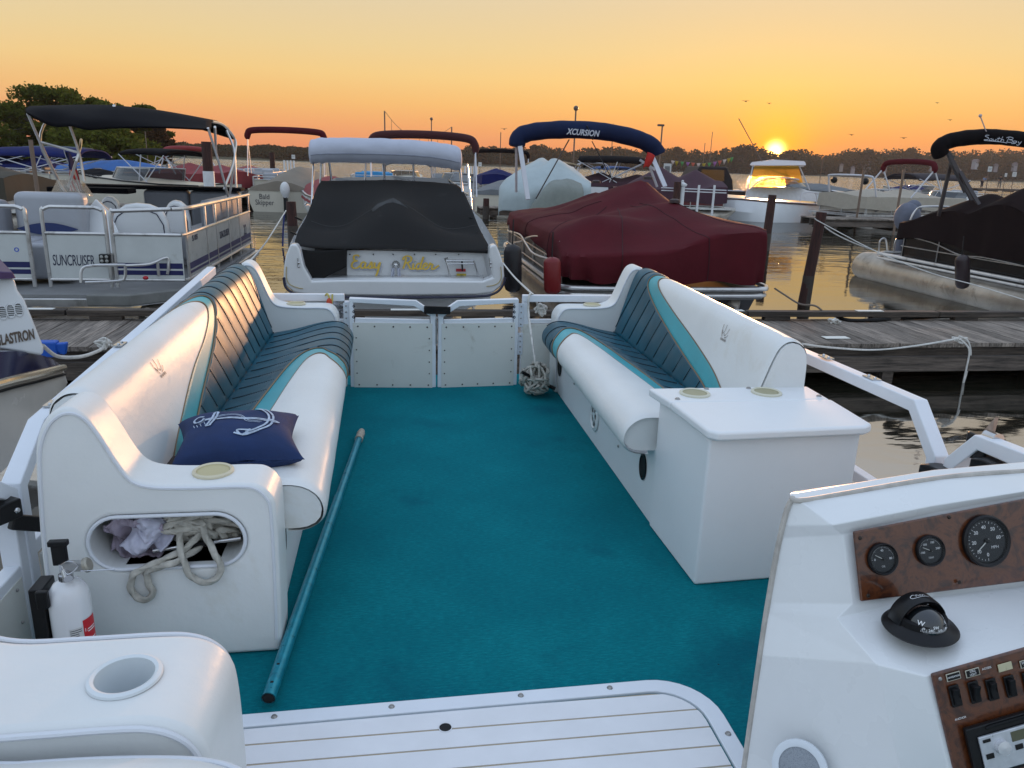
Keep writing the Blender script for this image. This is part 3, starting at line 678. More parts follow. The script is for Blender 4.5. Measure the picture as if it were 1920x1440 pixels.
def couch(mir, ya, yb, label, near_arm, stripe_b, stripe_s, rt, logo_pos, grp='the two facing couches'):
    mx = (lambda x: .685 - x) if mir else (lambda x: x)
    def rise(y, z): return z + .05 * ((y - 2.1) / 2.8) * max(0, min(1, (z - .45) / .3))
    def pt(f, y, t, off=0, seat=False):
        x, z, nx, nz_ = f(t)
        # both profiles run with the cushion on their right: flip the normal to face out
        if seat: nx, nz_ = -nx, -nz_
        x += nx * off; z += nz_ * off
        if seat: x -= .035 * max(0, (y - 2.4) / 2.5) * max(0, min(1, (x + .55) / .3))
        return Vector((mx(x), y, rise(y, z)))
    c = thing('couch', label, 'couch', (mx(-.65), (ya + yb) / 2, 0), 0, grp)
    y1 = ya + (.17 if near_arm else 0); y2 = yb - .17
    # base
    b_ = MB(); b_.prism([(mx(-.97), 0), (mx(-.375), 0), (mx(-.375), .335), (mx(-.97), .335)], 'y', y1 + .002, y2 - .002); base = b_.build('base', laminate, c, bevel=.006)
    # inner solids behind the upholstery
    bb = MB(); n = 26
    def ring(f, y, off, seat, close): return [pt(f, y, i / n, off, seat) for i in range(n + 1)] + [Vector((mx(q[0]), y, q[1])) for q in close]
    for (y_a, y_b, f, seat, close, nm, mt) in ((y1 - .012, y2 - .004, fB, False, [(-.985, .34), (-.735, .34)], 'backrest', vinyl), (y1 + (.02 if not near_arm else .004), y2 - .004, fS, True, [(-.735, .338)], 'seat', vinyl)):
        m = MB(); ysn = [lerp(y_a, y_b, k / 14) for k in range(15)]
        m.loft([ring(f, y, -.004, seat, close) for y in ysn], closed=True, caps=True); m.build(nm, mt, c, angle=50)
    kids = {o.name.split('.')[0]: o for o in c.children}
    # upholstery panels
    def ypanel(f, seat, ylo, yhi, mt, nm, puff, pleat=None, t0=.0, t1=.98, nu=40, nv=44, par=None):
        m = MB()
        def fn(a, b2):
            t = lerp(t0, t1, b2); lo, hi = ylo(t), yhi(t); y = lerp(lo, hi, a); w_ = max(.001, hi - lo)
            e = min(1, min(a, 1 - a) * w_ / .03); e2 = min(1, min(b2, 1 - b2) / .05)
            off = .0015 + puff * math.sqrt(max(0, e * (2 - e))) * math.sqrt(e2 * (2 - e2))
            if pleat:
                q = (y + pleat[1] * (t - .3) - pleat[2]) / pleat[0]; off += -.0045 * math.exp(-((q - round(q)) * pleat[0] / .010) ** 2) * e + .002 * (math.cos(2 * math.pi * q) * -.5 + .5) * e
            off += .0016 * nz(y * 5, t * 4, 3 if seat else 1) * e * e2
            return pt(f, y, t, off, seat)
        m.grid(fn, nu, nv); o = m.build(nm, mt, par or c, angle=80); return o
    for f, seat, (wt, td), key, tmax in ((fB, False, stripe_b, 'backrest', .72), (fS, True, stripe_s, 'seat', .97)):
        wts = [(p.x, p.y) for p in crom([(q[0], q[1], 0) for q in wt], 6)]; tds = [(p.x, p.y) for p in crom([(q[0], q[1], 0) for q in td], 6)]
        lo1 = lambda t, s_=wts: interp(s_, t); hi1 = lambda t, s_=tds: interp(s_, t)
        k = kids[key]
        ypanel(f, seat, lambda t: y1 - .002, lo1, vinyl, key + '_white_panel', .008, par=k, nu=60, nv=70, t1=tmax)
        ypanel(f, seat, lo1, hi1, teal_bright, key + '_turquoise_stripe', .004, par=k, nu=10, nv=90, t1=tmax)
        pl = (.155, .34 if not seat else -.22, .02)
        ypanel(f, seat, hi1, lambda t: y2 - .008, teal_dark, key + '_pleated_panel', .009, pl, par=k, nu=190, nv=70, t1=tmax)
        sm_ = MB(); q0 = int((y1 - pl[2]) / pl[0]) - 3
        for qi in range(q0, q0 + 26):
            run = []
            for i in range(61):
                t = .04 + (tmax - .06) * i / 60; y = qi * pl[0] + pl[2] - pl[1] * (t - .3)
                if hi1(t) + .01 < y < y2 - .015: run.append(pt(f, y, t, .0098, seat))
                else:
                    if len(run) > 3: sm_.tube(run, .0027, 5)
                    run = []
            if len(run) > 3: sm_.tube(run, .0027, 5)
        for q in sm_.parts(): q.build('pleat_seam', seam_m, k)
        if seat: q = MB(); q.tube([pt(f, y, 0, .002, seat) for y in [lerp(y1, y2, i / 30) for i in range(31)]], .009, 6); q.build('crease', seam_m, k)
        for fn_ in (lo1, hi1):
            m = MB(); pts = [pt(f, fn_(t), t, .006, seat) for t in [.02 + (tmax - .02) * i / 90 for i in range(91)]]; m.tube(pts, .0042, 6); m.build('piping', gold_pipe, k)
    # arms
    prof = [(-.99, 0), (-.985, .35), (-.966, .62), (-.950, .705), (-.918, .762), (-.875, .787), (-.832, .770), (-.796, .710), (-.760, .631), (-.725, .578), (-.665, .558), (-.55, .553), (-.43, .553), (-.385, .545), (-.355, .515), (-.343, .46), (-.345, .20), (-.352, 0)]
    fine = [(p.x, p.y) for p in crom([(q[0], q[1], 0) for q in prof], 4)]
    def arm(a0, a1, nm, hole=False):
        pl2 = [(mx(p[0]), rise((a0 + a1) / 2, p[1])) for p in fine]
        m = MB(); m.prism(pl2, 'y', a0, a1); o = m.build(nm, vinyl, c, bevel=.018, seg=4, angle=50)
        if hole:
            cut = MB(); r_ = .082; xa, xb, zc = mx(-.775), mx(-.515), .385; pl3 = []
            for i in range(17): t = R(90 + 180 * i / 16); pl3.append((xa + r_ * math.cos(t), zc + r_ * math.sin(t)))
            for i in range(17): t = R(-90 + 180 * i / 16); pl3.append((xb + r_ * math.cos(t), zc + r_ * math.sin(t)))
            cut.prism(pl3, 'y', a0 - .05, a1 + .30); co = cut.build('cutter', vinyl, c, smooth=False)
            for ob in (o, base, kids['seat'], kids['backrest']):
                bo = ob.modifiers.new('hole', 'BOOLEAN'); bo.operation = 'DIFFERENCE'; bo.object = co; bo.solver = 'EXACT'
                if ob is o: ob.modifiers.move(1, 0)
                dg = bpy.context.evaluated_depsgraph_get(); me = bpy.data.meshes.new_from_object(ob.evaluated_get(dg)); ob.modifiers.clear(); ob.data = me
            bpy.data.objects.remove(co)
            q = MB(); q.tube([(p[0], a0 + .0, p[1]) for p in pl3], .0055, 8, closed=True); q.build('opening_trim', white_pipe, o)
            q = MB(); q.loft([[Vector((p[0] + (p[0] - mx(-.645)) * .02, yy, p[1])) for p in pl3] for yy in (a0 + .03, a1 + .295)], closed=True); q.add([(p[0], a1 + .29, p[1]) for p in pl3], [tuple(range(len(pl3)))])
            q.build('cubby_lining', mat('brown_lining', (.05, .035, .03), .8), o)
        for yy, sgn in ((a0, -1),):
            cx, cz = mx(-.66), .38; q = MB(); q.tube([Vector((cx + (p[0] - cx) * .955, yy + sgn * .0005, cz + (p[1] - cz) * .965)) for p in pl2[2:-1]], .0048, 6); q.build('piping', white_pipe if sgn < 0 else grey_pipe, o)
        return o
    def cup(x, y, z, par, sx=1.0, mt=cream_pl, inn=inside_cup):
        m = MB(); m.lathe([(.058, 0), (.058, .006), (.052, .010), (.047, .007), (.045, -.0005)], (mx(x), y, z), 32, caps=False); o = m.build('cup_holder', mt, par)
        m = MB(); m.lathe([(.046, .006), (.044, .0035), (.0001, .003)], (mx(x), y, z), 32, caps=False); m.build('cup_well', inn, o)
    if near_arm:
        o = arm(ya, ya + .17, 'armrest', True); cup(-.53, ya + .10, rise(ya, .553) + .001, o)
    o = arm(yb - .17, yb, 'armrest'); cup(-.60, yb - .08, rise(yb, .553) + .001, o)
    return c, mx, pt, rise, base
sB_L = ([(0, 2.42), (.06, 2.55), (.14, 2.74), (.27, 3.11), (.34, 3.40), (.41, 3.60), (.48, 3.66), (.54, 3.55), (.60, 3.25), (.72, 2.6)],
        [(0, 2.70), (.14, 3.08), (.27, 3.48), (.37, 3.69), (.46, 3.78), (.53, 3.74), (.59, 3.55), (.65, 3.2), (.72, 2.7)])
sS_L = ([(0, 2.29), (.2, 2.36), (.27, 2.60), (.33, 3.0), (.37, 3.45), (.42, 3.82), (.48, 3.94), (.55, 3.93), (.65, 3.80), (1, 3.66)],
        [(0, 2.45), (.12, 2.66), (.2, 3.02), (.24, 3.37), (.29, 3.75), (.35, 3.98), (.43, 4.07), (.52, 4.06), (.62, 3.96), (1, 3.84)])
LC = couch(False, 2.10, 4.94, 'left couch with the navy pillow and rope-filled opening in its armrest', True, sB_L, sS_L, 0, None)
sB_R = ([(0, 2.97), (.08, 3.04), (.14, 3.15), (.2, 3.30), (.28, 3.60), (.36, 3.96), (.44, 4.28), (.50, 4.38), (.56, 4.33), (.72, 4.1)],
        [(0, 3.10), (.09, 3.31), (.15, 3.56), (.25, 3.97), (.34, 4.28), (.42, 4.47), (.50, 4.50), (.57, 4.45), (.72, 4.25)])
sS_R = ([(0, 2.93), (.22, 2.98), (.31, 3.29), (.35, 3.58), (.41, 4.03), (.47, 4.32), (.53, 4.40), (.65, 4.30), (1, 4.15)],
        [(0, 3.0), (.15, 3.1), (.21, 3.31), (.24, 3.68), (.31, 4.22), (.38, 4.48), (.46, 4.56), (.56, 4.54), (.68, 4.45), (1, 4.32)])
RC = couch(True, 2.84, 4.94, 'right couch in front of the white storage cabinet and maroon boat', False, sB_R, sS_R, 0, None)
# end cap of the right couch: curved piping on the near end of the backrest and the seat roll
rc, rmx, rpt, rrise, rbase = RC; lc, lmx, lpt, lrise, lbase = LC
m = MB(); m.tube([rpt(fS, 2.858, t, .001, True) for t in [.35 + .62 * i / 20 for i in range(21)]], .005, 6); m.build('piping', grey_pipe, rc)
m = MB(); m.tube(crom([rpt(fB, y_, t_, .002) for y_, t_ in ((3.12, .10), (3.03, .2), (2.95, .3), (2.895, .4), (2.865, .48), (2.85, .56), (2.848, .66))], 6), .004, 6); m.build('piping', grey_pipe, rc)
# loudspeaker rings in the base fronts
def oval(x, y, z, ry, rz, par, kind):
    M = frame((x, y, z), (0, 1, 0), (0, 0, 1)) if x > .3 else frame((x, y, z), (0, -1, 0), (0, 0, 1)); s = -1 if x > .3 else 1
    M = Matrix.Translation((x, y, z)) @ Matrix.Rotation(R(-90 if x > .3 else 90), 4, 'Y')
    if kind == 'speaker':
        m = MB(); m.lathe([(rz, 0), (rz, .006), (rz * .8, .012), (rz * .72, .004)], n=28, caps=False, M=M @ Matrix.Diagonal((1, ry / rz, 1, 1))); o = m.build('speaker', fiberglass, par)
        m = MB(); m.lathe([(rz * .72, .003), (.0001, .003)], n=28, caps=False, M=M @ Matrix.Diagonal((1, ry / rz, 1, 1))); m.build('speaker_cone', black_pl, o)
        m = MB()
        for k in range(5): a = k * 2 * math.pi / 5; m.box(-.006, .006, 0, rz * .74, .004, .008, M=M @ Matrix.Diagonal((1, ry / rz, 1, 1)) @ Matrix.Rotation(a, 4, 'Z'))
        m.lathe([(.02, .009), (.0001, .012)], n=12, caps=False, M=M); m.build('speaker_spokes', fiberglass, o)
    else:
        m = MB(); m.lathe([(rz, 0), (rz, .004), (rz * .85, .006), (rz * .82, .002)], n=24, caps=False, M=M @ Matrix.Diagonal((1, ry / rz, 1, 1))); o = m.build('vent_ring', black_pl, par)
        m = MB(); m.lathe([(rz * .82, .002), (.0001, .001)], n=24, caps=False, M=M @ Matrix.Diagonal((1, ry / rz, 1, 1))); m.build('vent_hole', hole_m, o)
oval(1.058, 3.80, .165, .075, .085, rbase, 'speaker'); oval(1.058, 2.98, .205, .045, .06, rbase, 'vent'); oval(1.058, 4.72, .19, .05, .06, rbase, 'vent'); oval(-.373, 2.40, .24, .035, .07, lbase, 'vent')
for y, z in ((4.3, .2), (3.35, .16)): screw(Matrix.Translation((1.057, y, z)) @ Matrix.Rotation(R(-90), 4, 'Y'), rbase, .008)
# stitched emblem on the back panels
def emblem(P, par):
    m = MB(); strokes(m, P, [[(-.035, .01), (-.02, -.01), (-.005, .012), (-.012, .05)], [(.0, -.005), (.012, -.018), (.03, .0), (.038, .035)], [(-.05, .045), (-.035, .0), (-.01, -.03)], [(.02, -.03), (.04, -.022), (.055, -.005)]], .004)
    strokes(m, P, [[(x, -.05), (x + .006, -.036), (x + .012, -.052), (x + .016, -.040)] for x in (-.02, 0, .02, .038)], .0035); m.build('emblem', mat('grey_ink', (.22, .18, .16), .6), par)
def emb_on(pt_, f, y0, t0, sgn, par): emblem(lambda a, b_: pt_(f, y0 + sgn * a * .8, t0 + b_ * .85, .0115), par)
emb_on(lpt, fB, 2.78, .40, 1, lc); emb_on(rpt, fB, 3.30, .40, -1, rc)

# pillow
pil = thing('throw_pillow', 'navy blue pillow with a white anchor print lying on the left couch', 'pillow', (-.54, 2.65, .47))
PM = frame((-.520, 2.53, .525), (1, .16, -.02), (-.12, 1, .05)) @ Matrix.Rotation(R(2), 4, 'X') @ Matrix.Diagonal((1.03, 1.06, 1.08, 1))
def pf(u, v, off=0):
    cx = abs(u); cy = abs(v); pin = 1 - .13 * (1 - cx ** 2) * cy ** 2; pin2 = 1 - .10 * (1 - cy ** 2) * cx ** 2
    x = u * .185 * pin2 * (1 + .07 * cx * cy); y = v * .160 * pin * (1 + .07 * cx * cy)
    z = .078 * (max(0, 1 - cx ** 2.6) * max(0, 1 - cy ** 2.6)) ** .45 + .006 * nz(u * 3, v * 3, 1) * (1 - cx) + .018 * max(0, cx * cy - .55) * (1 if u > 0 else -.2)
    return x, y, z + off
m = MB(); m.grid(lambda a, b_: PM @ Vector(pf(a * 2 - 1, b_ * 2 - 1)), 40, 40)
m.grid(lambda a, b_: PM @ Vector((lambda q: (q[0], q[1], -q[2] * .75 + .0 + .03 * max(0, abs(a * 2 - 1) * abs(b_ * 2 - 1) - .55) * (1 if a > .5 else -.2)))(pf(a * 2 - 1, b_ * 2 - 1))), 40, 40)
m.build('cover', navy, pil, angle=70)
PS = lambda a, b_: PM @ Vector(pf(a, b_, .0025))
m = MB(); pale = mat('pale_blue_print', (.42, .50, .62), .8, var=.4, vscale=60)
rotp = lambda L, an=R(-12), ox=.05, oy=.02: [[(ox + x * math.cos(an) - y * math.sin(an), oy + x * math.sin(an) + y * math.cos(an)) for x, y in l] for l in L]
AN = [[(-.62, -.02), (-.3, .0), (.1, .02), (.52, .04)], [(-.60, -.06), (-.3, -.05), (.1, -.03), (.50, -.02)], [(.18, -.62), (.36, -.50), (.52, -.25), (.56, .02), (.50, .30), (.34, .52), (.12, .64)],
      [(.20, -.55), (.33, -.45), (.45, -.22), (.48, .02), (.43, .26), (.30, .45), (.14, .56)], [(.02, -.60), (.18, -.64), (.26, -.46)], [(-.02, .62), (.12, .66), (.26, .50)], [(.40, -.48), (.18, -.66), (.06, -.52), (.24, -.5)],
      [(-.44, -.36), (-.42, -.1), (-.44, .28)], [(-.50, -.36), (-.48, -.1), (-.50, .28)], [(-.44, -.36), (-.50, -.36)], [(-.44, .28), (-.50, .28)], [(.5, .04), (.62, .02), (.68, .0)], [(.5, -.03), (.60, -.04), (.68, .0)],
      [(-.64, .06), (-.74, .10), (-.80, -.02), (-.74, -.14), (-.64, -.12), (-.62, -.02)]]
strokes(m, PS, rotp(AN), .040)
strokes(m, PS, rotp([[(-.80 + .07 * i, -.16 - .03 * math.sin(i)), (-.74 + .07 * i, -.28 - .03 * math.sin(i))] for i in range(5)]), .012)
strokes(m, PS, rotp([[(-.7, -.15), (-.4, .14), (-.05, .16), (.15, -.08), (.38, -.10)], [(-.68, -.20), (-.38, .09), (-.05, .11), (.13, -.13), (.36, -.15)]]), .016); m.build('anchor_print', pale, pil)

# ---- telescoping boat pole on the floor
a = at(503, 1310, Z=.035); b_ = at(679, 806, Z=.03); pole = thing('boat_pole', 'long teal metal pole lying on the carpet beside the left couch', 'pole', (a.x, a.y, 0))
ptm = mat('teal_anodised', (.015, .27, .36), .3, metal=.45, var=.25, vscale=25, dirt='0d5568', dscale=10)
d = (b_ - a).normalized(); L = (b_ - a).length
m = MB(); m.lathe([(.0195, 0), (.0195, L * .60), (.0155, L * .601), (.0155, L * .93)], n=20, caps=False, M=frame(a, d.cross(Vector((0, 0, 1))), Vector((0, 0, 1)).cross(d).cross(d) * -1) @ Matrix.Rotation(0, 4, 'Z')) if False else m.tube([a, a + d * L * .6], .019, 20, caps=False).tube([a + d * L * .6, a + d * L * .93], .0165, 20, caps=False)
m.tube([a, a + d * .002], .0165, 20, caps=False)
tb = m.build('tube', ptm, pole)
m = MB(); m.tube([a + d * .004, a + d * .006], .0185, 16); m.build('open_end', hole_m, pole)
for s_ in (.05, .13): m = MB(); m.ball(a + d * s_ + Vector((0, -.004, .0185)), .005, 8, (1, 1, .4)); m.build('button_hole', hole_m, tb)
e = a + d * L * .93; m = MB(); m.tube([e, e + d * .03, e + d * .035, e + d * .09, e + d * .10, e + d * .13], [.021, .021, .018, .022, .019, .017], 16); m.build('threaded_tip', mat('worn_tip', (.45, .38, .30), .6, var=.3, vscale=40), pole)

# ---- storage cabinet
cab = thing('storage_cabinet', 'white box cabinet with two cup holders on its lid, right of the carpet', 'cabinet', (1.35, 2.6, 0))
m = MB(); m.prism([(1.062, 2.345), (1.645, 2.375), (1.66, 2.83), (1.05, 2.83)], 'z', .0, .565); m.build('box', laminate, cab, bevel=.012, seg=3)
m = MB(); m.prism([(1.03, 2.66), (1.685, 2.66), (1.69, 2.845), (1.005, 2.845)], 'z', .567, .60); top = m.build('fixed_top', laminate, cab, bevel=.010, seg=3)
m = MB(); m.prism([(1.075, 2.305), (1.63, 2.335), (1.672, 2.36), (1.688, 2.657), (1.03, 2.657), (1.045, 2.335)], 'z', .567, .602); m.build('lid', laminate, cab, bevel=.012, seg=3)
for x in (1.165, 1.465):
    m = MB(); m.lathe([(.060, 0), (.060, .006), (.054, .010), (.048, .007), (.046, .002)], (x, 2.755, .60), 32, caps=False); o = m.build('cup_holder', mat('ivory_rim', (.62, .60, .48), .4), top)
    m = MB(); m.lathe([(.047, .006), (.045, .004), (.0001, .0035)], (x, 2.755, .60), 32, caps=False); m.build('cup_well', mat('tan_well', (.36, .33, .20), .5), o)
for x, y in ((1.07, 2.69), (1.24, 2.82), (1.42, 2.82), (1.66, 2.70)): screw(Matrix.Translation((x, y, .600)), top, .011)

# ---- near left seat with arm rest
ns = thing('near_seat', 'white vinyl seat armrest with a large cup holder in the lower left corner', 'seat', (-.6, 1.2, 0))
prof = [(-1.1, 0), (-1.1, .62), (-1.0, .70), (-.93, .70), (-.87, .655), (-.80, .58), (-.72, .548), (-.6, .545), (-.46, .545), (-.40, .540), (-.358, .522), (-.330, .490), (-.319, .44), (-.315, .30), (-.315, 0)]
fine = [(p.x, p.y) for p in crom([(q[0], q[1], 0) for q in prof], 4)]
m = MB(); m.prism(fine, 'y', 1.14, 1.40); na = m.build('armrest', vinyl, ns, bevel=.022, seg=5, angle=50)
q = MB(); cut = [Vector((-.65 + (p[0] + .65) * .96, 1.138, .3 + (p[1] - .3) * .965)) for p in fine[3:-1]]; q.tube(cut, .006, 8); q.build('piping', white_pipe, na)
q = MB(); q.tube([Vector((p.x, 1.402, p.z + .002)) for p in cut], .005, 8); q.build('piping', white_pipe, na)
cp = at(234, 1266, Z=.55)
cut_ = MB(); cut_.lathe([(.046, -.12), (.052, .05)], (cp.x, cp.y, .545), 32); co = cut_.build('cutter', vinyl, ns, smooth=False)
bo = na.modifiers.new('hole', 'BOOLEAN'); bo.operation = 'DIFFERENCE'; bo.object = co; bo.solver = 'EXACT'
dg = bpy.context.evaluated_depsgraph_get(); me = bpy.data.meshes.new_from_object(na.evaluated_get(dg)); na.modifiers.clear(); na.data = me; bpy.data.objects.remove(co)
m = MB(); m.lathe([(.0001, -.10), (.043, -.10), (.050, -.003), (.050, .004), (.056, .007), (.062, .004), (.063, -.001)], (cp.x, cp.y, .547), 40, caps=False); m.build('cup_holder', mat('white_cup', (.66, .70, .72), .35), ns)
cw = [(-1.0, 1.105), (-.6, 1.11), (-.40, 1.10), (-.28, 1.075), (-.215, 1.02), (-.185, .93), (-.18, .8), (-.18, .45), (-1.0, .45)]
co2 = crom([(p[0], p[1], 0) for p in cw], 6, closed=True); cc_ = Vector((-.55, .8, 0))
def crow(k, z): return [Vector((cc_.x + (p.x - cc_.x) * k, cc_.y + (p.y - cc_.y) * k, z)) for p in co2]
m = MB(); m.loft([crow(.93, .36), crow(.97, .37), crow(1, .40), crow(1.0, .475), crow(.985, .507), crow(.94, .525), crow(.8, .537), crow(.4, .541), crow(.05, .541)], closed=True, caps=True); se = m.build('cushion', vinyl, ns, angle=70)
q = MB(); q.tube(crow(.988, .509), .006, 8, closed=True); q.build('piping', white_pipe, se)
m = MB(); m.box(-1.05, -.34, .45, 1.135, 0, .35); m.build('base', laminate, ns)

# ---- fire extinguisher
ex = thing('fire_extinguisher', 'white fire extinguisher strapped upright beside the left couch', 'fire extinguisher', (-.915, 1.97, .10))
ex_m = mat('white_enamel', (.72, .73, .75), .2, coat=.4, var=.02)
X, Y, Z = -.862, 1.955, .09
m = MB(); m.lathe([(.0001, -.08), (.048, -.08), (.050, -.07), (.050, .215), (.046, .243), (.032, .264), (.018, .272)], (X, Y, Z), 32, caps=False); cyl = m.build('cylinder', ex_m, ex)
m = MB(); m.lathe([(.018, 0), (.018, .018), (.013, .02), (.013, .05), (.0001, .052)], (X, Y, Z + .27), 16, caps=False); m.tube([(X, Y, Z + .30), (X + .02, Y - .035, Z + .292)], .011, 10); m.build('valve', steel, ex)
m = MB(); m.bar((X + .0, Y, Z + .31), (X + .055, Y - .01, Z + .315), .022); m.build('valve_body', mat('grey_metal', (.4, .4, .4), .4, metal=.7), ex)
m = MB(); m.box(-.018, .018, -.008, .008, 0, .065, M=Matrix.Translation((X - .012, Y + .01, Z + .31))); m.box(-.024, .024, -.01, .01, .055, .07, M=Matrix.Translation((X - .012, Y + .01, Z + .31))); m.build('lever', black_pl, ex, bevel=.003)
m = MB(); m.lathe([(.0001, .012), (.016, .012), (.02, .008), (.02, 0)], n=18, caps=False, M=Matrix.Translation((X + .055, Y - .01, Z + .315)) @ Matrix.Rotation(R(70), 4, 'Y')); m.build('pressure_gauge', mat('brass_gauge', (.35, .33, .28), .4, metal=.5), ex)
m = MB(); m.tube(crom([(X + .005, Y - .03, Z + .33), (X + .03, Y - .04, Z + .345), (X + .045, Y - .03, Z + .325), (X + .02, Y - .035, Z + .305), (X + .005, Y - .03, Z + .33)], 6), .0015, 5); m.tube([(X + .05, Y - .03, Z + .31), (X + .13, Y - .02, Z + .305)], .0014, 5); m.build('pull_pin', steel, ex)
m = MB(); m.box(X - .085, X - .05, Y - .03, Y + .05, Z - .03, Z + .26); m.box(X - .06, X - .03, Y - .05, Y - .035, Z + .215, Z + .265); m.build('bracket', black_pl, ex, bevel=.004)
def lab(a0, a1, z0, z1, r, mt, nm): 
    m = MB(); m.grid(lambda a, b_: Vector((X + r * math.cos(lerp(a0, a1, a)), Y + r * math.sin(lerp(a0, a1, a)), lerp(z0, z1, b_))), 10, 1); return m.build(nm, mt, cyl)
lab(R(-78), R(-42), Z + .0, Z + .15, .0506, mat('label_grey', (.58, .58, .57), .5), 'label')
lab(R(-40), R(10), Z + .04, Z + .165, .0507, mat('label_red', (.55, .02, .03), .5), 'label')
ink = mat('dark_ink', (.06, .06, .07), .6); m = MB(); rs = random.Random(2)
for i in range(22):
    z = Z + .143 - i * .006; x1 = rs.uniform(.7, 1.0)
    m.grid(lambda a, b_: Vector((X + .0510 * math.cos(lerp(R(-76), R(-76 + 31 * x1), a)), Y + .0510 * math.sin(lerp(R(-76), R(-76 + 31 * x1), a)), z + b_ * .0022)), 5, 1)
m.build('label_text', ink, cyl)
for k, s_ in enumerate(('1.', '2.', '3.')):
    th = R(-33); p = Vector((X + .0512 * math.cos(th), Y + .0512 * math.sin(th), Z + .135 - k * .032)); text(s_, .014, white_ink, cyl, frame(p, (-math.sin(th), math.cos(th), 0), (0, 0, 1)), ext=.0002)
    m = MB()
    for j in range(2): m.grid(lambda a, b_: Vector((X + .0511 * math.cos(lerp(R(-27), R(4), a)), Y + .0511 * math.sin(lerp(R(-27), R(4), a)), Z + .133 - k * .032 - j * .007 + b_ * .003)), 5, 1)
    m.build('label_text', white_ink, cyl)

# ---- ropes in the opening
def walk(c, rad, n, seed, sm=5):
    rs = random.Random(seed); pts = []
    for i in range(n):
        a = i * 2.3 + rs.uniform(-.5, .5); rr = rs.uniform(.45, 1); pts.append((c[0] + rad[0] * rr * math.cos(a), c[1] + rad[1] * rs.uniform(-1, 1), c[2] + rad[2] * rr * math.sin(a)))
    return crom(pts, sm)
def rope(name, label, pts, r, mt=None, cat='rope', tw=105, n=12, par=None, step=.006, group=None):
    pts = frames_path(pts, step); m = MB().tube(pts, r, n, twist=tw, amp=.26)
    o = m.build(name, mt or rope_m, par, angle=180)
    if par is None: tag(o, label, cat, group)
    return o
RB_ = 0
rc_ = thing('rope_coil', 'tangled grey rope spilling out of the left couch armrest opening', 'rope', (-.60, 2.2, .35))
rope('rope', '', walk((-.60, 2.19, .405), (.10, .04, .048), 34, 5), .0085, par=rc_)
rope('rope', '', walk((-.53, 2.20, .405), (.08, .04, .052), 26, 8), .0085, par=rc_)
rope('rope', '', walk((-.61, 2.16, .415), (.07, .02, .04), 14, 12), .0085, par=rc_)
rope('rope', '', walk((-.58, 2.24, .345), (.13, .05, .022), 26, 31), .0085, par=rc_)
rope('rope', '', walk((-.50, 2.19, .365), (.055, .03, .04), 14, 33), .0085, par=rc_)
rope('rope', '', crom([(-.55, 2.19, .40), (-.60, 2.12, .355), (-.68, 2.09, .325), (-.735, 2.083, .300), (-.752, 2.083, .262), (-.742, 2.083, .225), (-.715, 2.083, .215), (-.695, 2.083, .235), (-.705, 2.083, .275), (-.70, 2.085, .305), (-.63, 2.088, .325), (-.57, 2.15, .34)], 8), .0088, par=rc_)
rope('rope', '', crom([(-.62, 2.17, .41), (-.62, 2.12, .37), (-.605, 2.09, .33), (-.590, 2.085, .285), (-.560, 2.083, .262), (-.520, 2.083, .268), (-.503, 2.083, .300), (-.515, 2.085, .345), (-.545, 2.12, .385), (-.57, 2.17, .42)], 8), .0088, par=rc_)
rope('rope', '', crom([(-.49, 2.2, .44), (-.45, 2.19, .43), (-.435, 2.19, .40), (-.46, 2.2, .385), (-.50, 2.2, .395)], 8), .0085, par=rc_)
tw = MB(); tw.grid(lambda a, b_: Vector((lerp(-.825, -.665, a), 2.165 + .03 * math.sin(b_ * 5) + .02 * nz(a * 8, b_ * 6), lerp(.325, .435, b_) + .014 * math.sin(a * 14 + b_ * 4) + .05 * (1 - abs(2 * a - 1)) * (b_ - .6))), 40, 30)
tag(tw.build('towel', mat('lilac_towel', (.36, .31, .38), .95, var=.2, vscale=20, bump=.002, bscale=60), None, thick=.006), 'crumpled lilac towel inside the left couch armrest opening', 'towel')
tw = MB(); tw.grid(lambda a, b_: Vector((-.79 + .115 * a + .035 * math.sin(b_ * 3.1), 2.135 + .022 * math.sin(a * 7 + b_ * 3) + .012 * nz(a * 9, b_ * 9, 2), .448 - .112 * b_ * (1 - .35 * abs(a - .6)) + .01 * math.sin(a * 11))), 36, 30)
tag(tw.build('cloth', mat('pale_cloth', (.50, .50, .60), .9, var=.1, bump=.002, bscale=50), None, thick=.005), 'pale blue-white cloth bunched in front of the lilac towel', 'cloth')
m = MB(); m.tube([(-.70, 2.14, .338), (-.46, 2.17, .352)], .007, 12); rod = thing('paddle', 'silver rod with black grip inside the armrest opening under the rope', 'rod', (-.6, 2.14, .33)); m.build('shaft', steel, rod)
m = MB(); m.tube([(-.615, 2.148, .343), (-.535, 2.158, .348)], .0105, 12); m.build('grip', black_rub, rod)
m = MB(); m.box(-.50, -.43, 2.24, 2.26, .33, .40); bx = tag(m.build('packet', mat('yellow_packet', (.32, .30, .03), .5), None, bevel=.004), 'green and yellow packet with red marks at the right of the opening', 'packet')
m = MB(); strokes(m, lambda a, b_: Vector((a, 2.2385, b_)), [[(-.485, .352), (-.47, .375), (-.455, .36), (-.44, .378)], [(-.48, .365), (-.46, .392), (-.438, .388)]], .006); m.build('print', mat('red_print', (.5, .03, .01), .5), bx)

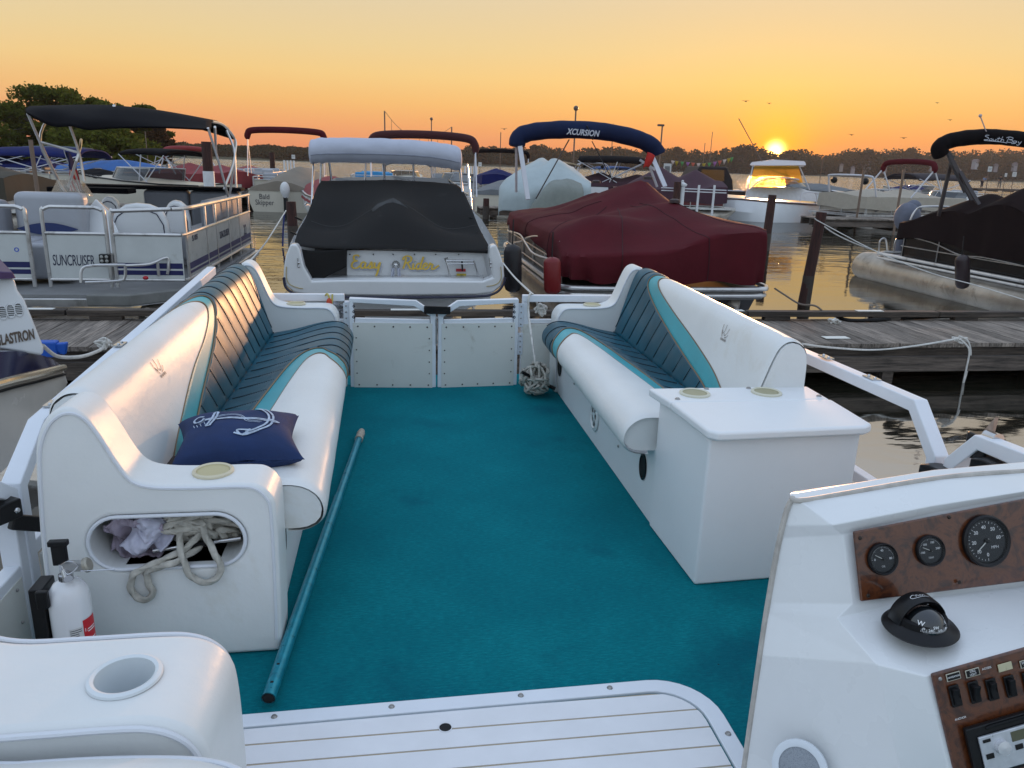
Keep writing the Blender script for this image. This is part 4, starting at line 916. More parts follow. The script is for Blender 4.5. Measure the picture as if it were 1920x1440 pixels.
# ---- rope bundle at the right bow corner
rb = thing('rope_bundle', 'round bundle of grey rope wound on a black rod, foot of the right couch', 'rope', (.905, 4.70, .0)); c0 = Vector((.90, 4.72, .115))
pts = []
for i in range(340):
    t = i / 340 * 2 * math.pi * 17; ph = i / 340 * 2 * math.pi * 3.1
    ax = Vector((math.cos(ph * .7) * .75, .4, math.sin(ph) * .85)).normalized(); e1 = ax.orthogonal().normalized(); e2 = ax.cross(e1)
    rr = .085 + .018 * math.sin(i * .61); pts.append(c0 + (e1 * math.cos(t) + e2 * math.sin(t)) * rr + ax * .035 * math.sin(i * .17))
rope('rope', '', pts, .0075, par=rb, tw=110, step=.009)
m = MB(); m.tube([(.80, 4.66, .175), (.97, 4.72, .075), (1.03, 4.70, .05)], .011, 10); m.build('rod', black_pl, rb)
rope('rope', '', crom([(.90, 4.70, .19), (.888, 4.80, .32), (.880, 4.95, .50), (.885, 4.975, .615), (.93, 5.03, .60), (.97, 5.06, .5)], 10), .0065, par=rb, mt=rope_w, step=.008)
kn = MB()
for s_ in range(4): kn.tube(walk((.985, 5.075, .50 + .0 * s_), (.045, .02, .05), 8, 20 + s_), .007, 7)
tag(kn.build('knotted_rope', rope_w, None), 'white knotted line on the bow rail by the right couch', 'rope')
# bungee and patterned bag at the left bow corner
bg = thing('bungee_cord', 'yellow bungee cord with a red hook hanging on the bow rail by the left couch', 'cord', (-.40, 4.94, .55))
m = MB(); m.tube(crom([(-.425, 4.955, .44), (-.41, 4.945, .50), (-.40, 4.94, .57), (-.415, 4.95, .62), (-.435, 5.0, .60)], 6), .006, 7); m.tube(crom([(-.40, 4.95, .42), (-.405, 4.94, .50), (-.39, 4.94, .57), (-.385, 4.95, .62)], 6), .006, 7); m.build('cord', mat('yellow_cord', (.50, .42, .10), .6), bg)
m = MB(); m.ball((-.405, 4.93, .57), .018, 8, (1, .6, 1.6)); m.build('hook', mat('orange_red_hook', (.5, .06, .02), .4), bg)
m = MB(); m.grid(lambda a, b_: Vector((-.47 + .16 * a + .015 * math.sin(b_ * 9), 5.10 + .03 * nz(a * 6, b_ * 6), .42 + .13 * b_ * (1 - .5 * (2 * a - 1) ** 2) + .012 * math.sin(a * 16))), 24, 16)
tag(m.build('patterned_cloth', mat('patterned_cloth', (.30, .32, .36), .9, dirt='10131c', dscale=40, dthr=.5), None, thick=.004), 'black and white patterned cloth bundled behind the left bow rail', 'cloth')
# anchor held on the right rail
an = thing('folding_anchor', 'pale metal anchor fluke in a black holder on the right rail', 'anchor', (XR, 2.03, .62))
p = lambda u, v: at(u, v, X=XR - .005); m = MB(); tri = [p(1866, 783), p(1828, 826), p(1838, 828), p(1858, 816)]
m.add(tri + [q + Vector((.012, 0, 0)) for q in tri], [(0, 1, 2, 3), (7, 6, 5, 4), (0, 4, 5, 1), (1, 5, 6, 2), (2, 6, 7, 3), (3, 7, 4, 0)]); m.build('fluke', mat('tan_metal', (.40, .30, .24), .5, metal=.3, var=.3, vscale=30), an)
m = MB(); m.tube([p(1850, 818), p(1872, 826)], .022, 10); m.build('crown', steel, an)
m = MB(); q0, q1 = p(1850, 815), p(1842, 862); m.bar(q0, q1, .07, .09, up=(0, 1, 0)); m.build('holder', black_pl, an, bevel=.008)
# ================================================================== HELM CONSOLE
hc = thing('helm_console', 'white moulded helm console with burl dash panels in the lower right corner', 'helm console', (1.3, 1.3, 0))
rows = [  # (left edge, cheek ridge, right end) in photo pixels with depth
    [(1480, 925, 1.50), (1492, 924, 1.50), (1750, 881, 1.52), (1920, 866, 1.53), (2300, 850, 1.52)],      # lip
    [(1484, 938, 1.47), (1500, 938, 1.46), (1750, 898, 1.48), (1920, 884, 1.48), (2300, 868, 1.47)],
    [(1470, 985, 1.46), (1560, 985, 1.395), (1750, 948, 1.395), (1920, 921, 1.395), (2300, 880, 1.39)],     # crest above dash
]
m = MB()
def PX(t): return at(t[0], t[1], Y=t[2])
A = [PX(t) for t in rows[0]]; B = [PX(t) for t in rows[1]]; Cc = [PX(t) for t in rows[2]]
D = [PX((1462, 1010, 1.455)), PX((1580, 1002, 1.40)), PX((1750, 962, 1.40)), PX((1920, 930, 1.40)), PX((2300, 884, 1.395))]
E_ = [PX((1440, 1130, 1.44)), PX((1598, 1132, 1.345)), PX((1750, 1112, 1.345)), PX((1920, 1093, 1.345)), PX((2300, 1052, 1.34))]
F_ = [PX((1438, 1150, 1.435)), PX((1570, 1160, 1.335)), PX((1750, 1118, 1.34)), PX((1920, 1098, 1.34)), PX((2300, 1056, 1.335))]
G_ = [PX((1425, 1230, 1.42)), PX((1645, 1246, 1.19)), PX((1735, 1268, 1.14)), PX((1920, 1213, 1.14)), PX((2300, 1112, 1.14))]
H_ = [PX((1395, 1440, 1.37)), PX((1700, 1500, 1.09)), PX((1793, 1500, 1.06)), PX((1920, 1464, 1.06)), PX((2300, 1358, 1.06))]
I_ = [Vector((H_[0].x - .02, 1.34, 0.0)), Vector((H_[1].x - .01, 1.08, 0.0)), Vector((H_[2].x, 1.06, 0)), Vector((H_[3].x, 1.06, 0)), Vector((H_[4].x, 1.06, 0))]
m.loft([A, B, Cc, D, E_, F_, G_, H_, I_])
bk = [Vector((p.x * 1.62 / p.y + .012, 1.62, p.z - .05)) for p in A]; bt_ = [Vector((p.x * 1.66 / p.y + .05, 1.66, 0)) for p in I_]
m.loft([A, bk, bt_]); m.add([A[0], B[0], Cc[0], D[0], E_[0], F_[0], G_[0], H_[0], I_[0], bt_[0], bk[0]], [tuple(range(11))])
m.build('console_body', fiberglass, hc, bevel=.016, seg=5, angle=22)
m = MB(); m.tube([p + Vector((0, .0, .0)) for p in crom([B[4], B[3], B[2], B[1] + Vector((.02, 0, 0)), B[0], D[0], E_[0], G_[0], H_[0], I_[0]], 6)], .0065, 8); m.build('edge_piping', mat('beige_piping', (.45, .42, .38), .5, var=.2, vscale=30), hc)
# burl material
bm_ = bpy.data.materials.new('burl_wood'); bm_.use_nodes = True; N = NT(bm_.node_tree); N.n.clear(); tx = N.new('ShaderNodeTexCoord')
a = N.new('ShaderNodeTexNoise', Vector=tx.outputs['Object'], Scale=16.0, Detail=7.0, Roughness=.7, Distortion=2.2); b2 = N.new('ShaderNodeTexVoronoi', Vector=tx.outputs['Object'], Scale=55.0)
fc = N.math('ADD', a.outputs[0], N.math('MULTIPLY', b2.outputs[0], .12)); c = N.ramp(fc, [(.3, (.008, .004, .003, 1)), (.48, (.05, .013, .005, 1)), (.62, (.12, .034, .010, 1)), (.8, (.03, .010, .006, 1))])
bs = N.new('ShaderNodeBsdfPrincipled', Base_Color=c, Roughness=.3, Coat_Weight=.6); N.l.new(bs.outputs[0], N.new('ShaderNodeOutputMaterial').inputs[0])
def plate(corners, off, mt, name, par, bev=.006):
    P_ = [PX(t) for t in corners]; nrm_ = (P_[1] - P_[0]).cross(P_[-1] - P_[0]).normalized()
    if nrm_.y > 0: nrm_ = -nrm_
    k = len(P_); m = MB(); m.add([p + nrm_ * off for p in P_] + [p + nrm_ * (off - .008) for p in P_], [tuple(range(k)), tuple(range(2 * k - 1, k - 1, -1))] + [(i, (i + 1) % k, k + (i + 1) % k, k + i) for i in range(k)])
    return m.build(name, mt, par, bevel=bev, seg=3, angle=30), nrm_, P_
up_pl, n1_, P1 = plate([(1597, 996, 1.39), (1611, 1127, 1.338), (1920, 1089, 1.338), (2200, 1058, 1.338), (2200, 898, 1.39), (1920, 934, 1.39)], .008, bm_, 'upper_dash_panel', hc)
xd = (P1[2] - P1[1]).normalized(); yd = (P1[0] - P1[1]); yd = (yd - xd * yd.dot(xd)).normalized()
if xd.cross(yd).y > 0: pass
def on_plate(u, v, P_, nn, off):
    d = ray(u, v); e = Vector((0, 0, EYE)); p0 = P_[0] + nn * off; return e + d * ((p0 - e).dot(nn) / d.dot(nn))
face = mat('gauge_face', (.02, .023, .028), .3)
def gauge(u, v, rpx, nums, word, needle, name='gauge', a0=225, a1=-45):
    c = on_plate(u, v, P1, n1_, .009); k = on_plate(u + rpx, v, P1, n1_, .009); r = (k - c).length * .93
    M = frame(c, xd, yd); 
    m = MB(); m.lathe([(r * 1.06, 0), (r * 1.05, .006), (r * .98, .009), (r * .90, .007), (r * .86, .002)], n=36, caps=False, M=M); o = m.build(name, black_pl, up_pl)
    m = MB(); m.lathe([(r * .87, .002), (.0001, .002)], n=36, caps=False, M=M); m.build('dial', face, o)
    t = MB(); n = 25
    for i in range(n):
        an_ = R(lerp(a0, a1, i / (n - 1))); L_ = .10 if i % 6 == 0 else .05
        t.box(-r * .008, r * .008, r * (.80 - L_), r * .80, .0024, .0028, M=M @ Matrix.Rotation(an_ - R(90), 4, 'Z'))
    t.build('tick_marks', white_ink, o)
    for i, s_ in enumerate(nums):
        an_ = R(lerp(a0, a1, i / max(1, len(nums) - 1))); text(s_, r * .20, white_ink, o, M @ Matrix.Translation((r * .56 * math.cos(an_), r * .56 * math.sin(an_), .0026)), ext=.0001, bold=r * .004)
    for j, wrd in enumerate(word): text(wrd, r * .17, white_ink, o, M @ Matrix.Translation((r * (.0 if len(nums) < 5 else .35), -r * (.48 + .18 * j) + (r * .2 if len(nums) > 5 else 0), .0026)), ext=.0001)
    m = MB(); m.box(-r * .02, r * .02, -r * .12, r * .62, .004, .0046, M=M @ Matrix.Rotation(R(needle - 90), 4, 'Z')); m.build('needle', mat('pale_needle', (.7, .7, .65), .4), o)
    m = MB(); m.lathe([(r * .1, .003), (r * .1, .005), (.0001, .006)], n=14, caps=False, M=M); m.build('needle_hub', black_pl, o)
    g2 = MB(); g2.lathe([(r * .9, .0075), (r * .6, .009), (.0001, .0096)], n=36, caps=False, M=M); g2.build('glass', mat('dial_glass', (.02, .02, .02), .02, alpha=.22, ior=1.5), o)
    return o
gauge(1654, 1048, 29, ['0', '40', '80'], ['OIL'], 150, a0=180, a1=0); gauge(1743, 1032, 28, ['100', '160', '180', '240'], ['TEMP'], 155, a0=190, a1=10)
gauge(1848, 1014, 46, ['0', '10', '20', '30', '40', '50', '60'], ['MPH'], 220, a0=270, a1=10); gauge(1985, 992, 46, ['0', '1', '2', '3', '4', '5', '6'], ['RPM'], 215, a0=225, a1=-45)
for u, v in ((1613, 1009), (1628, 1117), (1780, 970), (1799, 1092)): screw(frame(on_plate(u, v, P1, n1_, .0085), xd, yd), up_pl, .0045, mat('dark_screw', (.04, .03, .025), .4, metal=.6))
# lower panel with switches and radio
lo_pl, n2_, P2 = plate([(1743, 1262, 1.139), (1803, 1520, 1.056), (2250, 1395, 1.056), (2250, 1128, 1.139), (1920, 1212, 1.139)], .007, bm_, 'lower_dash_panel', hc)
xe = (P2[-1] - P2[0]).normalized(); ye = P2[0] - P2[1]; ye = (ye - xe * ye.dot(xe)).normalized()
OP = lambda u, v, off=.009: on_plate(u, v, P2, n2_, off)
for i, (u, v, w_) in enumerate([(1790, 1304, ''), (1826, 1297, ''), (1859, 1292, ''), (1893, 1286, ''), (1928, 1279, '')]):
    M = frame(OP(u, v, .008), xe, ye); m = MB(); m.box(-.0105, .0105, -.021, .021, 0, .004, M=M); o = m.build('switch', black_pl, lo_pl, bevel=.0015)
    m = MB(); m.prism([(-.016, .0), (-.016, .006), (0, .0075 if i % 2 else .004), (.016, .011 if i != 1 else .016), (.016, 0)], 'x', -.0065, .0065, M=M @ Matrix.Translation((0, 0, .003))); m.build('rocker', black_rub, o, bevel=.002)
tag_m = mat('yellowed_tag', (.50, .46, .30), .6, dirt='5b5538', dscale=60)
for u, v, s_, dk_ in ((1787, 1268, '•NAVIGATION•', 1), (1823, 1261, 'STRG\nLIGHT', 1), (1884, 1250, '', 0), (1925, 1243, 'DOCKING\nLIGHTS', 1)):
    M = frame(OP(u, v, .0085), xe, ye); m = MB(); m.box(-.0145, .0145, -.0075, .0075, 0, .0015, M=M); o = m.build('switch_tag', tag_m if not dk_ else mat('tag_frame', (.45, .43, .35), .6), lo_pl, bevel=.0006)
    if dk_:
        m = MB(); m.box(-.0128, .0128, -.006, .006, .0012, .0019, M=M); m.build('tag_plate', black_pl, o)
        for j, l in enumerate(s_.split('\n')): text(l, .0062 if '\n' in s_ else .0048, white_ink, o, M @ Matrix.Translation((0, .003 - .006 * j if '\n' in s_ else 0, .0021)), ext=.0001, sx=.8)
text('ACCESS', .0055, white_ink, lo_pl, frame(OP(1850, 1253, .0078), xe, ye), ext=.0002); text('ANCHOR', .0055, white_ink, lo_pl, frame(OP(1801, 1347, .0078), xe, ye), ext=.0002)
screw(frame(OP(1763, 1273, .0078), xe, ye), lo_pl, .004)
M = frame(OP(1803, 1364, .010), xe, ye)
rad = MB(); rad.box(0, .20, -.10, 0, 0, .012, M=M); ro = rad.build('radio', black_pl, lo_pl, bevel=.003)
m = MB(); m.box(.018, .19, -.090, -.018, .0125, .018, M=M); m.build('radio_face', mat('silver_plastic', (.55, .57, .60), .3, metal=.4, var=.15, vscale=40), ro, bevel=.002)
m = MB(); m.lathe([(.0145, 0), (.0135, .010), (.0001, .011)], n=24, caps=False, M=M @ Matrix.Translation((.058, -.045, .018))); m.build('volume_knob', mat('silver_knob', (.7, .7, .72), .25, metal=.6), ro)
m = MB(); m.box(.082, .18, -.043, -.024, .0182, .0188, M=M); m.build('display', mat('lcd', (.10, .10, .06), .15), ro)
m = MB()
for i in range(5): m.box(.085 + i * .02, .101 + i * .02, -.060, -.050, .018, .0195, M=M)
m.box(.024, .040, -.030, -.024, .018, .0195, M=M); m.box(.024, .040, -.062, -.052, .018, .0195, M=M); m.build('buttons', black_pl, ro, bevel=.0008)
m = MB(); m.tube([M @ Vector((.04, -.008, .012)), M @ Vector((.05, -.004, .017)), M @ Vector((.19, -.004, .017))], .003, 6); m.build('trim', black_rub, ro)
# round speaker at the foot
M = Matrix.Translation(at(1500, 1440, Y=1.24)) @ Matrix.Diagonal((.86, .86, .86, 1)) @ frame((0, 0, 0), xd + Vector((0, -1.0, 0)), yd * 1 + Vector((0, .3, 0)))
m = MB(); m.lathe([(.068, 0), (.067, .006), (.058, .010), (.050, .008)], n=36, caps=False, M=M); so_ = m.build('speaker', mat('white_speaker', (.66, .70, .74), .4), hc)
m = MB(); m.lathe([(.051, .006), (.03, .010), (.0001, .012)], n=36, caps=False, M=M); m.build('speaker_grille', mat('grille', (.35, .38, .42), .5, bump=.002, bscale=900, dirt='5a6068', dscale=500, dthr=.48), so_)
# compass on the shelf
cp_ = at(1724, 1180, Y=1.24); nsh = (G_[3] - F_[3]).cross(F_[2] - F_[3]).normalized(); nsh = nsh if nsh.z > 0 else -nsh
cx = thing('compass', 'black dome marine compass on the console shelf under the gauges', 'compass', tuple(cp_))
M = frame(cp_ + nsh * .004, xd, nsh.cross(xd)) @ Matrix.Scale(1.1, 4)
m = MB(); m.lathe([(.064, 0), (.066, .003), (.062, .008), (.050, .012), (.046, .016)], n=40, M=M); m.build('flange', black_pl, cx)
m = MB(); m.lathe([(.046, .013), (.044, .028), (.038, .030)], n=40, caps=False, M=M); m.build('bowl', black_rub, cx)
hood = MB(); 
for i in range(1):
    hood.grid(lambda a, b_: M @ Vector((.050 * math.cos(lerp(R(-5), R(185), a)) * (1 - .0 * b_), lerp(.0, .026, b_) * math.sin(lerp(R(-5), R(185), a)) + .004 + .024 * math.sin(lerp(R(-5), R(185), a)) * (1 - b_), .012 + lerp(.0, .036, b_) + .018 * math.sin(lerp(R(-5), R(185), a)) * b_)), 30, 6)
hood = MB(); hood.loft([[M @ Vector((r_ * math.cos(R(t)), y_, .012 + r_ * math.sin(R(t)))) for t in range(-4, 185, 7)] for r_, y_ in ((.040, -.004), (.047, -.008), (.049, .0), (.049, .026), (.043, .032), (.038, .026), (.038, .0), (.040, -.004))]); hood.build('hood', black_pl, cx, angle=50)
m = MB(); m.ball((0, -.012, .014), .036, 20, (1, 1, .95), M=M); m.build('dome', mat('compass_dome', (.008, .01, .012), .03, coat=1.0), cx)
rr = .0367
def card(an_, s_, sz, zz): 
    a_ = R(an_); p = Vector((rr * math.cos(a_) * math.cos(zz), -.012 + rr * math.sin(a_) * math.cos(zz), .014 + rr * .95 * math.sin(zz))); nn = Vector((math.cos(a_) * math.cos(zz), math.sin(a_) * math.cos(zz), math.sin(zz)))
    x_ = Vector((-math.sin(a_), math.cos(a_), 0)); text(s_, sz, white_ink, cx, M @ frame(p, x_, nn.cross(x_)), ext=.0001, bold=.0001)
for an_, s_, sz, zz in ((-140, 'W', .012, .55), (-95, 'SW', .007, .42), (-48, 'S', .011, .45), (-133, '270', .0055, .32), (-110, '240', .0055, .28), (-82, '210', .0055, .26), (-58, '180', .005, .26)): card(an_, s_, sz, zz)
m = MB()
for i in range(40):
    a_ = R(-165 + i * 3.6); zz = .14; L_ = .0035 if i % 3 else .006
    p = [Vector((rr * math.cos(b_) * math.cos(z_), -.012 + rr * math.sin(b_) * math.cos(z_), .014 + rr * .95 * math.sin(z_))) for b_, z_ in ((a_ - .008, zz), (a_ + .008, zz), (a_ + .008, zz + L_ / rr), (a_ - .008, zz + L_ / rr))]
    m.add([M @ q for q in p], [(0, 1, 2, 3)])
m.build('card_ticks', white_ink, cx)
m = MB(); strokes(m, lambda a_, b_: M @ Vector((a_, -.0062 + .0, .012 + .0435 + b_)) if False else M @ Vector(((.0485) * math.sin(a_ / .0485), .004 + b_, .0124 + .0493 * math.cos(a_ / .0485))), [[(-.016, .002), (-.018, .007), (-.012, .011), (-.008, .009)], [(-.016, .002), (-.008, .001), (.012, .003), (.018, .003)], [(-.008, .004), (-.005, .009), (-.002, .004)], [(0, .004), (.002, .008), (.004, .004), (.007, .007), (.010, .004)]], .0009); m.build('maker_script', white_ink, cx)
# ================================================================== NEIGHBOUR BOATS (near)
def AT(t): return at(t[0], t[1], Y=t[2])
def loftpx(rows, sub=5, subr=3):
    """rows of (u, v, Y) -> smooth grid of world points"""
    rr = [crom([AT(t) for t in r_], sub) for r_ in rows]; k = min(len(r_) for r_ in rr); rr = [r_[:k] for r_ in rr]
    cols = [crom([r_[i] for r_ in rr], subr) for i in range(k)]
    return [[c_[j] for c_ in cols] for j in range(len(cols[0]))]
def cloth_noise(secs, amp, sc=2.0, dz=1.0):
    return [[p + Vector((0, -.3 * dz, 1)) * amp * (nz(p.x * sc, p.y * sc * .5, p.z * sc) + .5 * nz(p.x * sc * 3, p.y * sc, 5)) for p in s_] for s_ in secs]
gel = mat('white_gelcoat', (.66, .67, .68), .25, coat=.4, var=.04, vscale=1.5, dirt='a39d90', dscale=2.5, dthr=.66)
cream_h = mat('cream_hull', (.50, .46, .38), .35, var=.06, vscale=1.5, dirt='7a7060', dscale=3, dthr=.65)
grey_v = mat('grey_vinyl', (.20, .21, .24), .45, var=.1, vscale=3); lgrey_v = mat('light_grey_vinyl', (.36, .37, .40), .4, var=.08, vscale=3)
blk_c = mat('black_canvas', (.003, .003, .005), .9, spec=.15, var=.25, vscale=5, bump=.002, bscale=30); char_c = mat('charcoal_canvas', (.017, .0165, .0165), .85, spec=.12, var=.15, vscale=2, bump=.0015, bscale=60, dirt='3c3c3c', dscale=3, dthr=.62)
maroon_c = mat('maroon_canvas', (.080, .009, .014), .8, spec=.15, var=.18, vscale=2, bump=.003, bscale=18, dirt='53202a', dscale=2, dthr=.6)
navy_c = mat('navy_canvas', (.010, .018, .055), .8, spec=.2, var=.2, vscale=4, bump=.002, bscale=20); white_c = mat('white_canvas', (.46, .48, .56), .7, var=.06, bump=.003, bscale=14)
beige_c = mat('beige_canvas', (.20, .17, .135), .85, var=.12, vscale=1.5, bump=.006, bscale=5); navy_ink = mat('navy_ink', (.01, .015, .05), .5); blue_c = mat('blue_canvas', (.006, .012, .085), .8, spec=.2, var=.2, vscale=3); brite_c = mat('bright_blue_tarp', (.01, .09, .30), .6, var=.25, vscale=3, bump=.01, bscale=4)
olive_c = mat('olive_canvas', (.045, .038, .026), .85, var=.2, vscale=2, bump=.006, bscale=5); red_c = mat('faded_red_canvas', (.22, .03, .035), .8, var=.2, vscale=2); grey_c = mat('grey_canvas', (.14, .15, .16), .8, var=.15, vscale=2, bump=.004, bscale=6)
tarp_w = mat('pale_tarp', (.36, .42, .43), .6, var=.1, vscale=2, bump=.008, bscale=5); shirt_m = mat('window_glass', (.02, .025, .03), .05, alpha=.75, coat=.5); amber_m = None
clear_m = mat('clear_plastic', (.5, .45, .38), .08, alpha=.28)
wpaint = mat('white_paint', (.6, .6, .6), .5, var=.1)

# ---------------- left pontoon boat
sn = thing('pontoon_boat', 'white pontoon boat with black bimini top and navy lettering on its gate', 'pontoon boat', (-3.8, 9, WL))
dkgrey = mat('grey_deck', (.20, .20, .20), .7, var=.1)
m = MB(); m.prism([(-6.6, 8.52), (-2.75, 8.52), (-2.22, 9.0), (-2.22, 13.1), (-6.6, 13.1)], 'z', -.03, .0); m.build('deck', dkgrey, sn)
m = MB(); m.prism([(-6.65, 8.47), (-2.73, 8.47), (-2.17, 8.98), (-2.17, 13.15), (-6.65, 13.15)], 'z', -.12, -.032); m.build('deck_trim', alu, sn, bevel=.012)
m = MB(); m.prism([(-3.15, 8.44), (-2.73, 8.44), (-2.30, 8.85), (-2.36, 8.92), (-2.76, 8.54), (-3.15, 8.54)], 'z', -.11, .015); m.build('corner_bumper', mat('grey_bumper', (.18, .18, .17), .6, var=.2), sn, bevel=.02)
for x in (-2.62, -5.9):
    m = MB(); m.tube([(x, 8.62, -.20), (x, 8.9, -.30), (x, 9.4, -.37), (x, 12.6, -.38), (x, 13.3, -.38)], [.05, .18, .29, .31, .31], 24); m.build('pontoon', alu_tube, sn)
m = MB()
for i in range(9): m.box(-2.60, -2.22, 9.3 + i * .45, 9.5 + i * .45, -.24, -.122)
m.build('cross_members', alu, sn)
fr = MB(); YS = 8.92
def loopframe(x0, x1, z0, z1, r=.09, y=YS):
    return crom([(x0, y, z0), (x0, y, z1 - r), (x0 + r * .3, y, z1 - r * .3), (x0 + r, y, z1)], 4) + crom([(x1 - r, y, z1), (x1 - r * .3, y, z1 - r * .3), (x1, y, z1 - r), (x1, y, z0)], 4)
fr.tube(loopframe(-5.4, -3.82, .02, .86), .022, 8); fr.tube(loopframe(-3.66, -3.04, .02, .865), .020, 8); fr.tube(loopframe(-2.98, -1.5, .02, .86)[:9] + [(-2.36, YS, .865)], .022, 8)
for a_, b_ in ((-5.4, -3.82), (-3.66, -3.04), (-2.98, -2.28)):
    for z in (.59, .10): fr.tube([(a_, YS, z), (b_, YS, z)], .018, 8)
side_posts = [9.05, 10.0, 10.55, 11.35, 12.1, 12.95]
fr.tube([(-2.36, YS, .865), (-2.29, YS + .06, .865), (-2.26, 9.3, .862), (-2.26, 13.0, .845)], .024, 8)
for z in (.59, .10): fr.tube([(-2.28, YS, z), (-2.26, 9.0, z), (-2.26, 13.0, z)], .018, 8)
for y in side_posts: fr.bar((-2.26, y, .0), (-2.26, y, .85), .045, .02, up=(1, 0, 0))
fr.build('fence_frame', alu, sn)
side_m = mat('ribbed_side_panel', (.38, .37, .34), .5, var=.08, dirt='6b675e', dscale=5)
pw = MB(); pw.box(-5.4, -3.84, YS - .004, YS + .004, .10, .59); pw.box(-3.64, -3.06, YS - .004, YS + .004, .10, .59); pw.box(-2.96, -2.28, YS - .004, YS + .004, .10, .59); pnl = pw.build('fence_panel', mat('aged_white_panel', (.52, .54, .53), .4, var=.06, dirt='8a8578', dscale=4, dthr=.64), sn)
pw = MB(); pw.box(-2.262, -2.254, 9.06, 12.94, .10, .59); sp_ = pw.build('fence_panel', side_m, sn)
s_ = MB(); 
for x0, x1 in ((-5.4, -3.84), (-2.96, -2.29)): s_.box(x0, x1, YS - .006, YS - .0045, .225, .285); s_.box(x0, x1, YS - .006, YS - .0045, .155, .205)
s_.build('navy_stripe', mat('navy_stripe', (.012, .015, .09), .4), pnl)
s_ = MB(); s_.box(-2.253, -2.2515, 9.06, 12.94, .20, .27); s_.box(-2.253, -2.2515, 9.06, 12.94, .15, .18); s_.build('navy_stripe', MATS['navy_stripe'], sp_)
text('SUNCRUISER', .165, navy_ink, pnl, frame((-3.40, YS - .006, .30), (1, 0, 0), (0, 0, 1)), sx=.46, ext=.001, shear=.08, spacing=.95)
text('SUNCRUISER', .13, navy_ink, sp_, frame((-2.2505, 11.0, .42), (0, 1, 0), (0, 0, 1)), sx=.8, ext=.001); text('22', .22, navy_ink, sp_, frame((-2.2505, 12.5, .34), (0, 1, 0), (0, 0, 1)), ext=.001)
text('SS 18151', .09, navy_ink, sp_, frame((-2.2505, 9.4, .52), (0, 1, 0), (0, 0, 1)), sx=.8, ext=.001); text('o', .1, mat('blue_ink', (.02, .08, .5), .5), pnl, frame((-3.95, YS - .006, .42), (1, 0, 0), (0, 0, 1)), ext=.001)
# seats, console and chairs
def rbox(x0, x1, y0, y1, z0, z1, name, mt, par, b=.05): m = MB(); m.box(x0, x1, y0, y1, z0, z1); return m.build(name, mt, par, bevel=b, seg=4)
rbox(-5.5, -3.95, 9.1, 9.75, .05, .48, 'corner_seat', lgrey_v, sn); rbox(-5.6, -4.35, 9.6, 9.9, .4, .88, 'seat_back', grey_v, sn, .09); rbox(-4.3, -3.55, 9.75, 10.0, .35, .97, 'seat_back', lgrey_v, sn, .08)
rbox(-4.25, -3.55, 9.2, 9.8, .05, .45, 'corner_seat', lgrey_v, sn)
m = MB(); m.grid(lambda a, b_: Vector((lerp(-4.28, -3.62, a), 9.74 - .01, .56 + .07 * math.sin(a * 3.1) * (b_ * 2 - 1))), 12, 2); m.build('blue_accent', mat('navy_accent', (.02, .035, .12), .5), sn)
co_ = MB(); co_.loft([[AT(t) for t in r_] for r_ in ([(133, 470, 9.9), (140, 425, 9.9), (180, 372, 10.1), (205, 398, 9.9), (225, 440, 9.75)], [(133, 470, 10.8), (140, 425, 10.8), (180, 372, 10.9), (215, 398, 10.8), (228, 440, 10.8)])]); co_.add([AT(t) for t in [(133, 470, 9.9), (140, 425, 9.9), (180, 372, 10.1), (205, 398, 9.9), (225, 440, 9.75), (215, 475, 9.75)]], [(0, 1, 2, 3, 4, 5)])
co_.build('helm', gel, sn, bevel=.02)
m = MB(); m.loft([[AT(t) for t in r_] for r_ in ([(94, 366, 10.3), (108, 336, 10.45)], [(125, 371, 10.0), (125, 335, 10.3)], [(150, 370, 10.0), (150, 338, 10.3)], [(176, 368, 10.2), (160, 345, 10.45)])]); m.build('windshield', clear_m, sn, thick=.008)
for (u0, u1, vt, vb, Y) in ((186, 222, 368, 440, 11.4), (205, 312, 382, 470, 10.0), (305, 352, 376, 440, 10.6)):
    a_ = at(u0, vb, Y=Y); b_ = at(u1, vt, Y=Y); w_ = b_.x - a_.x; cx_ = (a_.x + b_.x) / 2
    m = MB(); hz = b_.z - .42; prof = [(-.5, 0), (-.48, .35), (-.36, .75), (-.18, .96), (0, 1.0), (.2, .97), (.38, .85), (.49, .5), (.5, 0)]
    m.prism([(cx_ + p[0] * w_, .42 + p[1] * hz) for p in prof], 'y', Y, Y + .14); ch = m.build('chair_back', gel, sn, bevel=.05, seg=4)
    m = MB(); m.tube([(cx_ + p[0] * w_ * .86, Y - .004, .42 + p[1] * hz * .84) for p in prof], .006, 6); m.build('navy_piping', navy_ink, ch)
    rbox(cx_ - w_ * .5, cx_ + w_ * .5, Y + .05, Y + .55, .25, .46, 'chair_seat', gel, sn); m = MB(); m.tube([(cx_, Y + .3, 0), (cx_, Y + .3, .26)], .05, 10); m.build('chair_pedestal', steel, sn)
for i, (x0, x1) in enumerate(((-3.75, -3.1), (-3.08, -2.35))): rbox(x0, x1, 12.7, 12.95, .1, .90, 'rear_couch_back', grey_v, sn, .06)
rbox(-4.7, -2.30, 12.62, 13.0, .905, .96, 'black_top_pad', blk_c, sn, .02); rbox(-2.75, -2.34, 10.6, 12.7, .1, .5, 'side_couch', lgrey_v, sn); rbox(-2.48, -2.32, 10.7, 12.7, .45, .87, 'side_couch_back', grey_v, sn, .05)
rbox(-4.9, -3.8, 12.2, 12.6, .85, .93, 'table_top', blk_c, sn, .02)
